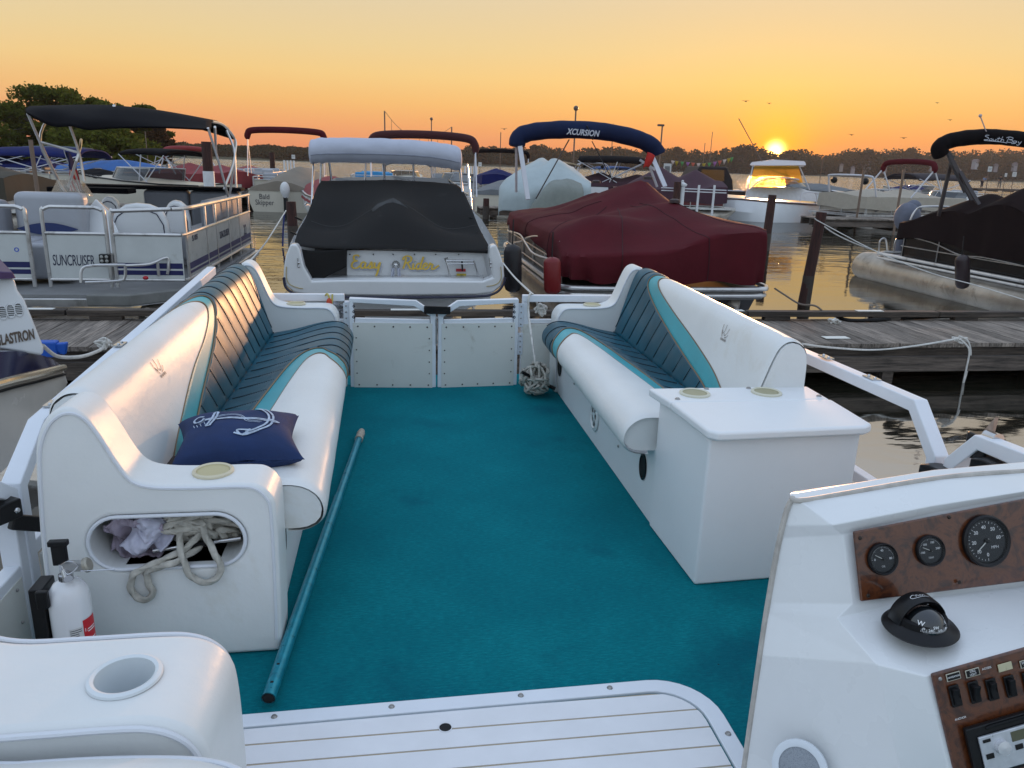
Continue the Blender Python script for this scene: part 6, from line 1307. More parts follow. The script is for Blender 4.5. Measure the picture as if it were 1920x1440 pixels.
m = MB(); m.grid(lambda a, b_: Vector((lerp(9.28, 12.1, a), lerp(13.3, 8.4, b_), sbz(lerp(9.28, 12.1, a), lerp(13.3, 8.4, b_)) - .07 * math.exp(-a * 14) - .05 * math.exp(-b_ * 14) + .015 * nz(a * 6, b_ * 10))), 34, 40)
m.grid(lambda a, b_: Vector((9.28 - .02 * b_ - .022 * math.sin(a * 40 + 4 * nz(a * 5, 1)) * b_, lerp(13.3, 8.4, a), lerp(sbz(9.28, lerp(13.3, 8.4, a)) - .07 - (.05 * math.exp(-a * 14)), .32 + .07 * math.sin(a * 9), b_))), 90, 8)
m.grid(lambda a, b_: Vector((lerp(9.28, 12.1, a), 13.3 + .02 * math.sin(a * 30) * b_, lerp(sbz(lerp(9.28, 12.1, a), 13.3) - .05 - .07 * math.exp(-a * 14), .3, b_))), 40, 5); m.build('black_cover', mat('black_cover', (.015, .009, .009), .85, spec=.1, var=.2, vscale=2, bump=.004, bscale=8), sb, angle=70)
bb_, cc_ = boot(sb, ((1766, 292), (1761, 280), (1769, 270), (1790, 262), (1830, 257), (1870, 257), (1920, 262), (1990, 275), (2040, 300)), 12.2, .125, mat('black_boot', (.006, .005, .006), .85, spec=.12, var=.2))
SBL = [[(.30, .95), (.1, .9), (.06, .7), (.28, .5), (.24, .2), (.0, .1)], [(.42, .35), (.36, .12), (.5, .08), (.56, .32), (.44, .4)], [(.64, .4), (.62, .1), (.76, .12), (.82, .4), (.82, .1)], [(1.02, .8), (.94, .2), (1.04, .08)], [(.88, .55), (1.12, .55)], [(1.24, .95), (1.14, .1), (1.22, .42), (1.34, .38), (1.34, .1)],
       [(1.68, .9), (1.58, .1)], [(1.5, .8), (1.7, 1.0), (1.95, .9), (1.9, .62), (1.7, .55), (1.96, .45), (1.92, .12), (1.55, .08)], [(2.2, .4), (2.04, .36), (2.04, .1), (2.18, .14), (2.24, .42), (2.26, .1)], [(2.38, .42), (2.4, .12), (2.52, .16)], [(2.58, .45), (2.48, -.1), (2.34, -.3), (2.28, -.15)], [(0, -.02), (1.2, .0), (1.6, -.1)], [(1.9, -.12), (2.2, -.02)]]
b0 = at(1843, 263, Y=12.03); m = MB(); strokes(m, lambda a, b_: b0 + Vector((a, -.002 * 0 - .02, b_ - a * .05)), [[(a * .27, b_ * .09) for a, b_ in l] for l in SBL], .009); m.build('boot_script', sil, bb_)
m = MB()
for a_, b_ in (((1778, 285, 12.2), (1835, 402, 11.9)), ((1786, 292, 12.3), (1760, 405, 12.2)), ((1800, 322, 12.1), (1845, 400, 11.6)), ((1776, 284, 12.2), (1810, 360, 12.2))): m.bar(AT(a_), AT(b_), .06, .03, up=(0, 1, 0))
m.build('bimini_leg', mat('black_leg', (.04, .03, .03), .4), sb); m = MB(); m.tube(crom([AT(t) for t in ((1703, 440, 13.4), (1708, 410, 13.4), (1722, 390, 13.4), (1745, 387, 13.2), (1780, 388, 13))], 6), .018, 8); m.tube(crom([AT(t) for t in ((1648, 475, 13.9), (1650, 452, 13.9), (1660, 448, 13.9), (1664, 470, 13.8))], 5), .016, 8); m.tube(crom([AT(t) for t in ((1676, 472, 13.7), (1680, 450, 13.7), (1695, 448, 13.7), (1698, 470, 13.6))], 5), .016, 8); m.build('boarding_rail', alu, sb)
m = MB(); a_ = at(1700, 412, Y=14.3); m.ball(a_ + Vector((0, 0, .05)), .25, 14, (.85, 1.2, 1.15)); m.ball(a_ + Vector((.1, 0, .22)), .17, 12, (.9, 1, 1)); m.tube([a_ + Vector((-.03, 0, 0)), a_ + Vector((-.03, .05, -.9))], .09, 10); m.build('outboard_cover', mat('grey_blue_canvas', (.12, .13, .17), .7, var=.2, bump=.008, bscale=8), sb)
m = MB(); m.tube([at(1855, 262, Y=12.1), at(1838, 218, Y=12.1)], .010, 6); m.ball(at(1838, 217, Y=12.1), .028, 8); m.build('all_round_light', mat('pink_white_pole', (.5, .4, .38), .5), sb)

# ---------------- small speedboat at the left edge
gs = thing('speedboat', 'white and navy speedboat stern with three round vents at the left edge', 'speedboat', (-3.2, 4.8, WL))
RR = [(-420, 850, 3.3), (-150, 762, 4.0), (0, 716, 4.6), (60, 702, 4.95), (100, 692, 5.25), (117, 688, 5.45)]; KK = [(-420, 1300, 3.3), (-150, 1040, 4.0), (0, 888, 4.6), (60, 832, 4.95), (100, 785, 5.25), (115, 750, 5.45)]
MM = [(a[0], lerp(a[1], b_[1], .45), a[2]) for a, b_ in zip(RR, KK)]
sR, sM, sK = [crom([AT(t) for t in r_], 5) for r_ in (RR, MM, KK)]
m = MB(); m.loft([[p for p in sR], [p + Vector((.04, -.02, 0)) for p in sM], sK, [p + Vector((-1.3, .2, -.2)) for p in sK]]); m.add([sR[-1], sM[-1] + Vector((.04, -.02, 0)), sK[-1], sK[-1] + Vector((-.6, .4, 0)), sR[-1] + Vector((-.6, .4, 0))], [(0, 1, 2, 3, 4)]); m.build('hull', mat('cream_gelcoat', (.56, .54, .50), .25, coat=.4, var=.04), gs, angle=35)
m = MB(); m.tube([p + Vector((.015, -.015, .0)) for p in sR], .022, 8); m.build('rub_rail', mat('brass_rub_rail', (.62, .55, .42), .25, metal=.8), gs); m = MB(); m.tube([p + Vector((.02, -.02, -.045)) for p in sR], .010, 6); m.build('lower_rub_strip', black_pl, gs)
nav = mat('navy_gelcoat', (.012, .015, .06), .15, coat=.8); UU = [(-420, 760, 3.5), (-150, 690, 4.15), (0, 660, 4.7), (60, 662, 5.0), (95, 672, 5.3), (113, 684, 5.5)]
sU = crom([AT(t) for t in UU], 5); m = MB(); m.loft([[p + Vector((0, 0, .015)) for p in sR], sU, [p + Vector((-1.2, .3, .05)) for p in sU]]); m.build('navy_deck', nav, gs, angle=35)
gp0 = at(26, 600, Y=4.95); gx = Vector((1, .5, 0)).normalized(); gn = gx.cross(Vector((0, .22, 1))).normalized()
def GP(u, v, off=0.0): d = ray(u, v); e = Vector((0, 0, EYE)); q = gp0 + gn * off; return e + d * ((q - e).dot(gn) / d.dot(gn))
m = MB(); W_ = [(-160, 520), (26, 520), (34, 545), (46, 562), (60, 595), (84, 655), (80, 668), (0, 655), (-160, 680)]; P_ = [GP(*t) for t in W_]; Q_ = [p + Vector((-.3, .5, 0)) for p in P_]; k = len(P_); m.add(P_ + Q_, [tuple(range(k))] + [(i, (i + 1) % k, k + (i + 1) % k, k + i) for i in range(k)]); ec = m.build('engine_cover', gel, gs, bevel=.02, seg=3, angle=25)
m = MB(); P_ = [AT(t) for t in ((-160, 505, 4.58), (24, 510, 4.98), (30, 522, 4.98), (-160, 528, 4.56))]; m.add(P_ + [p + Vector((-.3, .5, .03)) for p in P_], [(0, 1, 2, 3), (4, 7, 6, 5), (0, 4, 5, 1), (1, 5, 6, 2)]); m.build('purple_pad', mat('purple_pad', (.05, .02, .08), .5), gs, bevel=.01)
for u, v in ((5, 586), (20, 583), (35, 580)):
    c_ = GP(u, v, .002 * (1 if gn.y < 0 else -1)); M = frame(c_, gx, (0, .22, 1)); m = MB(); m.lathe([(.031, 0), (.030, .006), (.025, .007), (.024, .002), (.0001, .002)], n=22, caps=False, M=M @ Matrix.Diagonal((.8, 1.5, 1, 1))); o = m.build('vent', gel, ec)
    m = MB(); [m.box(-.017, .017, -.028 + i * .011, -.0235 + i * .011, .003, .005, M=M) for i in range(6)]; m.build('vent_slots', hole_m, o)
text('GLASTRON', .085, mat('bronze_ink', (.10, .07, .05), .5), ec, frame(GP(27, 634, .004 * (1 if gn.y < 0 else -1)), gx + Vector((0, 0, .12)), (0, .22, 1)), sx=.47, shear=.25, bold=.003)
m = MB(); m.ball(at(82, 773, Y=5.07) , .018, 8); m.build('drain_fitting', gel, gs)
# blue winch and line at the speedboat
wb = thing('blue_bumper', 'bright blue plastic cleat cover on the dock edge beside the speedboat', 'bumper', tuple(at(95, 655, Y=6.6)))
m = MB(); c_ = at(96, 648, Y=6.6); m.box(c_.x - .10, c_.x + .05, c_.y - .05, c_.y + .05, c_.z - .09, c_.z + .04); m.prism([(c_.x + .02, c_.z + .02), (c_.x + .13, c_.z + .03), (c_.x + .10, c_.z - .08), (c_.x + .04, c_.z - .05)], 'y', c_.y - .03, c_.y + .03); m.build('body', mat('bright_blue_plastic', (.01, .09, .45), .4), wb, bevel=.015)
def line(name, label, pts, r=.009, mt=None, tw=0, cat='rope', sm=8, grp='mooring lines between boats, posts and dock'):
    m = MB(); p = crom(pts, sm); m.tube(p, r, 7); return tag(m.build(name, mt or rope_w, None), label, cat, grp)
line('mooring_line', 'white line from the speedboat to the dock edge on the left', [AT(t) for t in ((80, 648, 5.6), (108, 668, 6.0), (150, 669, 6.15), (180, 660, 6.6), (194, 652, 6.74))], .014)
m = MB()
for s_ in range(3): m.tube(walk((AT((194, 650, 6.76)).x, 6.78, -.12), (.07, .05, .06), 9, 60 + s_), .010, 7)
tag(m.build('rope_knot', rope_w, None), 'white rope knot on the left dock edge behind the couch', 'rope')
line('mooring_line', 'white line from the brown post to our bow beside the white cruiser', [AT(t) for t in ((536, 395, 18), (505, 445, 13), (482, 475, 10), (448, 510, 8.2))], .012)
line('mooring_line', 'dark blue line hanging on the brown post by the outboard', [AT(t) for t in ((533, 400, 18.3), (531, 430, 18.3), (530, 462, 18.3))], .02, mat('navy_rope', (.02, .03, .12), .8))
line('mooring_line', 'thin white line from the white cruiser stern to our bow rail', [AT(t) for t in ((943, 493, 8.5), (965, 520, 7.2), (1003, 556, 5.03))], .008)
line('mooring_line', 'upper line from the right post to the black covered pontoon boat', [AT(t) for t in ((1528, 410, 11.2), (1560, 435, 11.6), (1600, 455, 12.3), (1648, 473, 13.4))], .010)
line('mooring_line', 'long thin line crossing in front of the aluminium pontoon on the right', [AT(t) for t in ((1530, 412, 11.2), (1640, 470, 10.6), (1740, 510, 9.8), (1830, 535, 9.2), (1930, 565, 8.6))], .007)
line('mooring_line', 'brown line from the maroon covered boat to the dock curb', [AT(t) for t in ((1453, 541, 8.9), (1470, 552, 8.6), (1500, 570, 8.2), (1530, 574, 8.0), (1550, 592, 7.95))], .011, mat('brown_rope', (.18, .14, .11), .8))
line('mooring_line', 'grey line along the right dock edge tied to a cleat', [AT(t) for t in ((1505, 645, 5.6), (1560, 652, 6.2), (1640, 656, 6.74), (1720, 648, 6.74), (1800, 634, 6.76))], .009)
line('mooring_line', 'doubled grey line hanging from the dock edge into the water', [AT(t) for t in ((1798, 630, 6.76), (1815, 640, 6.74), (1820, 665, 6.74), (1812, 700, 6.74), (1805, 722, 6.74)) ] + [AT((1812, 690, 6.7)), AT((1817, 655, 6.7)), AT((1800, 636, 6.72))], .009)
m = MB(); m.tube(walk((AT((1802, 632, 6.80)).x, 6.80, -.12), (.07, .05, .05), 10, 71), .009, 7); tag(m.build('rope_knot', rope_w, None), 'grey rope knot on the right dock edge above the hanging line', 'rope')
line('hose', 'black hose lying along the right half of the dock', [at(u, v, Z=DT + .02) for u, v in ((1562, 590), (1590, 600), (1640, 600), (1700, 596), (1800, 593), (1940, 592))], .02, black_rub, cat='hose', grp=None)
m = MB(); m.tube(walk((AT((1551, 594, 7.9)).x, 7.75, -.12), (.08, .05, .04), 8, 75), .011, 7); tag(m.build('rope_knot', rope_w, None), 'small rope knot at the dock curb right of the maroon covered boat', 'rope')
m = MB(); m.tube(walk((AT((842, 588, 7.5)).x, 7.5, -.12), (.10, .06, .04), 8, 77), .012, 7); tag(m.build('rope_knot', rope_w, None), 'coil of white rope on the dock seen through the right gate', 'rope')
# ================================================================== BOATS FARTHER BACK
def place(u, v, Z=WL, Y=None):
    return at(u, v, Z=Z) if Y is None else at(u, v, Y=Y)
def gpont(u, v, rot, L, Wd, label, side='cream', cover=None, bim=None, bimc=None, seats=None, stripe=None, txt='', tent=.45, ztop=.62, Y=None, group='pontoon boats moored farther back', boot_=False, bh=1.9, bx=(.25, .8)):
    p = place(u, v, Y=Y); t = thing('pontoon_boat' if not cover else 'covered_pontoon_boat', label, 'pontoon boat', (p.x, p.y, WL), R(rot), group)
    b = lambda m_, n_, mt, **k: m_.build(n_, mt, t, local=True, **k)
    m = MB(); m.box(-Wd / 2, Wd / 2, 0, L, .46, .55); b(m, 'deck', alu)
    for x in (-Wd * .36, Wd * .36): m = MB(); m.tube([(x, -.1, .45), (x, .3, .25), (x, .8, .17), (x, L, .17)], [.05, .2, .3, .3], 16); b(m, 'pontoon', alu_tube)
    z1 = .55 + ztop; m = MB(); i_ = .06
    for x0, y0, x1, y1 in ((-Wd / 2 + i_, .5, Wd / 2 - i_, .5), (-Wd / 2 + i_, L - .1, Wd / 2 - i_, L - .1), (-Wd / 2 + i_, .5, -Wd / 2 + i_, L - .1), (Wd / 2 - i_, .5, Wd / 2 - i_, L - .1)):
        m.bar((x0, y0, .55 + ztop * .43), (x1, y1, .55 + ztop * .43), .015, ztop * .72)
    sm2 = {'cream': cream_h, 'white': gel, 'red': mat('red_panel', (.14, .01, .015), .3, coat=.3), 'tan': mat('tan_panel', (.40, .35, .29), .4, var=.08)}[side]; pn = b(m, 'side_panel', sm2)
    f = MB()
    for x0, y0, x1, y1 in ((-Wd / 2 + i_, .47, Wd / 2 - i_, .47), (-Wd / 2 + i_ - .03, .5, -Wd / 2 + i_ - .03, L - .1), (Wd / 2 - i_ + .03, .5, Wd / 2 - i_ + .03, L - .1)):
        n = max(2, int(math.hypot(x1 - x0, y1 - y0) / 1.1))
        for z in (.60, .55 + ztop * .82, z1): f.tube([(x0, y0, z), (x1, y1, z)], .018, 6)
        for i in range(n + 1): x = lerp(x0, x1, i / n); y = lerp(y0, y1, i / n); f.tube([(x, y, .55), (x, y, z1)], .02, 6)
    b(f, 'fence_frame', alu)
    if stripe:
        m = MB(); [m.box(x - .004, x + .004, .5, L - .1, .72, .80) for x in (-Wd / 2 + .048, Wd / 2 - .048)]; m.box(-Wd / 2 + .1, Wd / 2 - .1, .487, .4905, .72, .80); b(m, 'stripe', stripe)
    if txt: text(txt, .26, mat('brown_ink', (.08, .06, .05), .5), pn, frame((-Wd / 2 + .02, L * .6, .80), (0, -1, 0), (0, 0, 1)), local=True, ext=.001)
    if cover:
        m = MB(); px_ = [(0, L * .3, tent), (0, L * .62, tent * 1.1), (-.5, L * .12, tent * .5)]
        def zz(x, y): return z1 + .02 + max(max(0, h_ * (1 - math.hypot((x - a_) / 1.3, (y - b2) / 1.6))) for a_, b2, h_ in px_)
        m.grid(lambda a, c: Vector((lerp(-Wd / 2, Wd / 2, a), lerp(.4, L, c), zz(lerp(-Wd / 2, Wd / 2, a), lerp(.4, L, c)) + .015 * nz(a * 6, c * 9))), 22, 30)
        rim = [(-Wd / 2, .4 + (L - .4) * i / 16) for i in range(17)][::-1] + [(-Wd / 2 + Wd * i / 10, .4) for i in range(1, 11)] + [(Wd / 2, .4 + (L - .4) * i / 16) for i in range(1, 17)]
        m.loft([[Vector((x, y, zz(x, y))) for x, y in rim], [Vector((x * 1.02, y - .01 + .02 * math.sin(k), lerp(z1, .7, .5))) for k, (x, y) in enumerate(rim)], [Vector((x * 1.03 + .03 * math.sin(k * 1.7), y - .02, .72 + .04 * math.sin(k * .8))) for k, (x, y) in enumerate(rim)]]); b(m, 'cover', cover, angle=70)
    if seats:
        for x, y, w_, d_ in ((-Wd * .3, .9, .6, 1.2), (Wd * .3, .9, .6, 1.2), (-.5, L * .55, .55, .5), (.5, L * .55, .55, .5), (0, L - .6, Wd * .7, .5)):
            m = MB(); m.box(x - w_ / 2, x + w_ / 2, y, y + d_, .55, .95); m.box(x - w_ / 2, x + w_ / 2, y + d_ - .15, y + d_, .9, 1.3); b(m, 'seat', seats, bevel=.06)
    if bim:
        y0, y1 = L * bx[0], L * bx[1]; zt = .55 + bh; hw = Wd / 2
        m = MB(); m.grid(lambda a, c: Vector((lerp(-hw, hw, a), lerp(y0, y1, c), zt - .22 * (2 * a - 1) ** 4 - .1 * (2 * a - 1) ** 2 - .06 * (2 * c - 1) ** 2)), 14, 10); b(m, 'bimini_canopy', bim, thick=.06 if not boot_ else .1)
        m = MB()
        for x in (-hw, hw):
            for ya, yb in ((y0, (y0 + y1) / 2 + .4), (y1, (y0 + y1) / 2 - .4), (lerp(y0, y1, .4), (y0 + y1) / 2)): m.tube([(x, ya, zt - .3), (x, yb, z1)], .022, 6)
        b(m, 'bimini_frame', wl_)
    return t
def boots(t, Wd, y, zt, mt, r=.11, z1=1.17, sp=.5):
    m = MB(); pts = crom([(-Wd / 2, y, zt - .42), (-Wd / 2 + .02, y, zt - .2), (-Wd / 2 + .25, y, zt - .05), (0, y, zt), (Wd / 2 - .25, y, zt - .05), (Wd / 2 - .02, y, zt - .2), (Wd / 2, y, zt - .42)], 6); k = len(pts)
    m.tube(pts, [r * min(1, .5 + min(i, k - 1 - i) * .15) for i in range(k)], 12); m.build('rolled_bimini', mt, t, local=True)
    m = MB()
    for x in (-Wd / 2, Wd / 2):
        for dy in (-sp, sp * .7): m.bar((x, y, zt - .3), (x, y + dy, z1), .05, .03, up=(1, 0, 0))
    m.build('bimini_leg', wl_, t, local=True)
def grun(u, v, rot, L, Wd, label, hull='white', stripe=None, shield=True, cover=None, H=.75, bim=None, bimz=1.5, outboard=False, tower=False, Y=None, txt=None, cab=None, coverh=.5, group='motor boats moored farther back', name=None, cover_full=True, bow_only=False):
    """runabout, y from stern (0) to bow (L)"""
    p = place(u, v, Y=Y); t = thing(name or ('covered_motor_boat' if cover and cover_full else 'motor_boat'), label, 'motor boat', (p.x, p.y, WL), R(rot), group)
    b = lambda m_, n_, mt, **k: m_.build(n_, mt, t, local=True, **k)
    hm = {'white': gel, 'cream': cream_h, 'black': mat('black_gelcoat', (.012, .012, .015), .15, coat=.6), 'red': mat('red_gelcoat', (.2, .015, .02), .2, coat=.6), 'grey': mat('grey_gelcoat', (.3, .3, .3), .3, coat=.3), 'blue': mat('blue_gelcoat', (.02, .05, .2), .2, coat=.5)}[hull]
    prof = [(0, .98, 0), (.25, 1, .0), (.5, .98, .06), (.7, .84, .14), (.85, .58, .22), (.95, .26, .28), (1, .03, .31)]
    def S(z_lo, z_hi, fl):
        return [[Vector((-Wd / 2 * w_ * fl0, L * a_, z)) for fl0, z in ((.82, -.1), (.96, .28 + dz * .6), (1.0, z_lo + dz), (1.0, z_hi + dz))] + [Vector((Wd / 2 * w_ * fl0, L * a_, z)) for fl0, z in ((1.0, z_hi + dz), (1.0, z_lo + dz), (.96, .28 + dz * .6), (.82, -.1))] for a_, w_, dz in prof]
    m = MB(); secs = S(H * .8, H, 1); m.loft(secs); m.loft([[s_[3], Vector((0, s_[3].y, s_[3].z + .05)), s_[4]] for s_ in secs]); m.add([tuple(q) for q in secs[0]], [tuple(range(8))]); b(m, 'hull', hm, angle=30)
    m = MB(); [m.tube([s_[k_] * 1.0 + Vector(((-1 if k_ == 3 else 1) * .012, 0, -.02)) for s_ in secs], .028, 6) for k_ in (3, 4)]; b(m, 'rub_rail', black_pl if stripe is None else stripe)
    if stripe:
        m = MB(); [m.loft([[s_[k_] + Vector((sg * .006, 0, -.08)), s_[k_].lerp(s_[k_ - sg * 0], 1) + Vector((sg * .006, 0, -.18))] for s_ in secs[:-1]]) for k_, sg in ((3, -1), (4, 1))]; b(m, 'stripe', stripe)
    if shield:
        m = MB(); w0 = Wd * .44
        r0 = [(-w0, L * .38), (-w0 * .98, L * .55), (-w0 * .6, L * .66), (0, L * .69), (w0 * .6, L * .66), (w0 * .98, L * .55), (w0, L * .38)]; r0 = crom([(x, y, H + .06) for x, y in r0], 5); r1 = [Vector((q.x * .86, q.y - .22, q.z + .42)) for q in r0]
        m.loft([r0, r1]); b(m, 'windshield', mat('smoke_glass', (.05, .06, .07), .06, alpha=.82, coat=.3)); m = MB(); m.tube(r1, .022, 6); [m.tube([r0[i], r1[i]], .016, 6) for i in (0, 10, 15, 20, 30)]; b(m, 'windshield_frame', alu)
    if cover:
        y_a, y_b = (0, .97) if cover_full else ((.70, .97) if bow_only else (-.0, .5))
        m = MB()
        def cf(a, c):
            yy = lerp(y_a, y_b, c); w_ = interp([(q[0], q[1]) for q in prof], yy); dz = interp([(q[0], q[2]) for q in prof], yy); x = (2 * a - 1); ridge = coverh * max(.1, 1 - abs((yy - .45) / .62) ** 1.6) if cover_full else coverh * (1 - abs(2 * c - 1) ** 1.5)
            zz = H + dz + ridge * (1 - abs(x) ** 1.4) + .03 * nz(a * 5, c * 8); e = max(0, abs(x) - .9) * 10
            return Vector((x * Wd / 2 * (w_ + .03), yy * L, zz - .22 * e * (1 if cover_full else .3)))
        m.grid(cf, 30, 34); 
        if y_a == 0 and cover_full: m.grid(lambda a, c: Vector((cf(a, 0).x, -.03 * c, lerp(cf(a, 0).z, H * .93, c))), 30, 3)
        b(m, 'cover', cover, angle=70)
    if bim:
        m = MB(); hw = Wd * .46; m.grid(lambda a, c: Vector((lerp(-hw, hw, a), lerp(L * .22, L * .52, c), H + bimz - .16 * (2 * a - 1) ** 4 - .05 * (2 * c - 1) ** 2)), 12, 8); b(m, 'bimini_canopy', bim, thick=.07)
        m = MB(); [m.tube([(x, L * ya, H + bimz - .2), (x, L * yb, H)], .02, 6) for x in (-hw, hw) for ya, yb in ((.22, .36), (.52, .34), (.37, .40))]; b(m, 'bimini_frame', wl_)
    if tower:
        m = MB(); hw = Wd * .46; zt = H + 1.25
        for yy, yt in ((L * .36, L * .42), (L * .56, L * .47)): m.tube(crom([(-hw, yy, H), (-hw * .92, (yy + yt) / 2, H + .7), (-hw * .7, yt, zt - .05), (0, yt, zt), (hw * .7, yt, zt - .05), (hw * .92, (yy + yt) / 2, H + .7), (hw, yy, H)], 5), .035, 8)
        b(m, 'tower', wl_); m = MB(); [m.ball((x, L * .42, zt - .18), .11, 10) for x in (-hw * .5, hw * .5)]; b(m, 'tower_speaker', black_pl)
    if cab:
        m = MB(); hw = Wd * .40; m.loft([[Vector((x, y, z)) for x, z in ((-hw, H), (-hw * .93, H + .5), (-hw * .6, H + 1.15), (hw * .6, H + 1.15), (hw * .93, H + .5), (hw, H))] for y in (L * .18, L * .60)], caps=True); b(m, 'canvas_enclosure', cab, bevel=.06)
        m = MB(); m.add([(-hw * .55, L * .18 - .015, H + .45), (hw * .55, L * .18 - .015, H + .45), (hw * .5, L * .18 - .015, H + 1.0), (-hw * .5, L * .18 - .015, H + 1.0)], [(0, 1, 2, 3)]); b(m, 'clear_window', mat('amber_window', (.35, .16, .05), .1, alpha=.5))
    if outboard:
        m = MB(); m.ball((.3, -.35, H + .02), .21, 12, (.8, 1.15, 1.3)); m.ball((.3, -.30, H - .15), .16, 10, (.8, 1, 1)); m.build('outboard_cowl', wpaint if outboard == 'white' else black_pl, t, local=True)
        m = MB(); m.bar((.3, -.3, H - .1), (.3, -.32, -.4), .12, .18); b(m, 'outboard_leg', black_pl)
    if txt:
        for j, l in enumerate(txt): text(l, .27, ink, t, frame((-Wd * .24, -.012, H * .66 - .21 * j), (1, 0, 0), (0, 0, 1)), local=True, ext=.001, sx=.85)
    return t

# left side, near to far
grun(418, 399, 64, 6.4, 2.4, 'white bowrider with dark windshield and black bimini behind the left pontoon boat', hull='cream', shield=True, bim=blk_c, bimz=1.15, cover=blk_c, cover_full=False, bow_only=True, coverh=.18, Y=29.5, H=.95)
bs_ = grun(526, 398, -8, 6.5, 2.35, 'cream boat with beige cover and a white outboard on its transom', hull='cream', shield=False, cover=beige_c, coverh=.75, outboard='white', txt=['Bald', 'Skipper'], H=.82, name='covered_motor_boat')
o = gpont(530, 352, 0, 6.5, 2.5, 'pontoon boat with a rolled maroon bimini behind the beige covered boat', side='cream', seats=lgrey_v, Y=33); boots(o, 3.1, 1.8, 3.05, maroon_c, .13)
gpont(262, 372, 80, 6.5, 2.5, 'cream pontoon boat with navy bimini seen past the striped flag', side='cream', seats=grey_v, bim=blue_c, stripe=None, txt='Cadenway', Y=34, bh=1.5)
text('Cadenway', .38, mat('brown_ink', (.08, .06, .05), .5), None, Matrix.Translation((0, 0, -90))) if False else None
gpont(103, 372, 78, 6.5, 2.5, 'long pontoon boat under an olive cover at the left edge', side='white', cover=olive_c, tent=.5, Y=22)
grun(15, 335, 80, 6, 2.3, 'motor boat with clear windshield behind the olive cover', hull='white', Y=36)
gpont(140, 330, 72, 6.5, 2.5, 'pontoon boat with dark blue cover and bimini under the left trees', side='white', cover=blue_c, bim=blue_c, Y=44, bh=1.4)
grun(150, 330, 20, 5.5, 2.2, 'pale boat with white cover lit pink beside the blue bimini', hull='white', cover=white_c, Y=44)
gpont(222, 325, 85, 6.5, 2.5, 'pontoon boat with slate blue bimini far behind the flag', side='white', bim=mat('slate_canvas', (.03, .06, .10), .8), seats=lgrey_v, Y=52, bh=1.6)
grun(352, 322, 80, 6.5, 2.4, 'boat wrapped in a bright blue tarp behind the black bimini', hull='blue', cover=brite_c, coverh=.8, Y=40, shield=False)
gpont(366, 318, 80, 4, 2.4, 'pontoon boat with dark green bimini at the end of the tree bank', side='cream', bim=mat('green_canvas', (.01, .04, .03), .8), seats=lgrey_v, Y=54, bh=1.6)
o = gpont(474, 362, 62, 5.0, 2.5, 'red sided pontoon boat with faded red cover and bimini', side='red', cover=red_c, bim=None, Y=34, tent=.4); boots(o, 2.6, 3.2, 2.2, red_c, .10)
gpont(462, 330, 0, 6.0, 2.5, 'pontoon boat partly hidden behind the red sided one', side='tan', seats=beige_c and lgrey_v, Y=42)
grun(520, 318, 10, 5.5, 2.2, 'small grey covered boat behind the rolled maroon bimini', hull='grey', cover=grey_c, coverh=.5, Y=48, shield=False)
# behind the white cruiser
grun(648, 352, 12, 6, 2.3, 'dark red covered boat seen through the cruiser bimini legs', hull='white', cover=red_c, coverh=.55, Y=27, shield=False)
o = gpont(798, 372, 0, 6.5, 2.5, 'pontoon boat with rolled dark maroon bimini right behind the white cruiser', side='white', seats=beige_c, Y=19); boots(o, 2.6, 1.2, 2.62, mat('dark_maroon_boot', (.05, .008, .01), .8), .10)
grun(775, 332, 4, 6, 2.4, 'boat with grey canvas top behind the cruiser cover', hull='white', bim=grey_c, bimz=1.2, Y=34)
gpont(700, 330, 0, 6, 2.4, 'pontoon boat with bright blue chairs behind the cruiser cover', side='cream', seats=mat('sky_blue_seat', (.03, .25, .5), .4), Y=42)
# centre
grun(925, 352, -15, 6.5, 2.3, 'small boat with grey cover and white side tarp right of the cruiser', hull='cream', cover=grey_c, coverh=.45, Y=33, shield=False)
grun(905, 332, 30, 6, 2.4, 'white boat with grey folded top near the far pier', hull='white', cover=grey_c, coverh=.4, Y=52, bim=None)
o = gpont(945, 330, 0, 6, 2.5, 'pontoon boat with rolled black bimini right of the white cruiser', side='cream', seats=grey_v, cover=blue_c, Y=47); boots(o, 3.2, 1, 2.7, blk_c, .11)
m = None
tb = thing('tarped_cruiser', 'large boat wrapped in a pale blue-grey tarp behind the rolled navy bimini', 'motor boat', (6.0, 27, WL), 0, 'motor boats moored farther back')
rows_ = [[(935, 405, 27), (940, 395, 26.5), (985, 395, 26), (1045, 392, 26), (1110, 385, 26)], [(936, 372, 27), (941, 365, 26.5), (985, 362, 25.9), (1045, 358, 25.9), (1108, 352, 26)], [(938, 350, 27), (945, 343, 26.8), (985, 340, 26.3), (1040, 337, 26.3), (1108, 341, 26.6)],
         [(958, 330, 28), (972, 322, 27.5), (1004, 318, 27), (1044, 311, 27), (1104, 338, 27.2)], [(985, 312, 29), (1005, 304, 28), (1022, 307, 27.8), (1040, 299, 27.6), (1085, 322, 28)], [(1010, 298, 30), (1018, 297, 30), (1030, 302, 29), (1042, 298, 28.4), (1075, 313, 29)]]
m = MB(); m.loft(cloth_noise(loftpx(rows_, 8, 6), .05, 1.3)); m.build('tarp', tarp_w, tb, thick=.02, angle=60)
m = MB(); m.loft(cloth_noise(loftpx([[(985, 400, 25.6), (1010, 398, 25.5), (1050, 390, 25.4), (1092, 385, 25.6)], [(1010, 365, 25.6), (1030, 355, 25.5), (1055, 352, 25.4), (1094, 362, 25.6)], [(1030, 343, 26), (1040, 338, 26), (1070, 337, 26), (1090, 344, 26)]], 8, 5), .05, 2)); m.build('grey_skirt', mat('grey_green_tarp', (.20, .22, .20), .7, var=.1, bump=.01, bscale=4), tb, thick=.02)
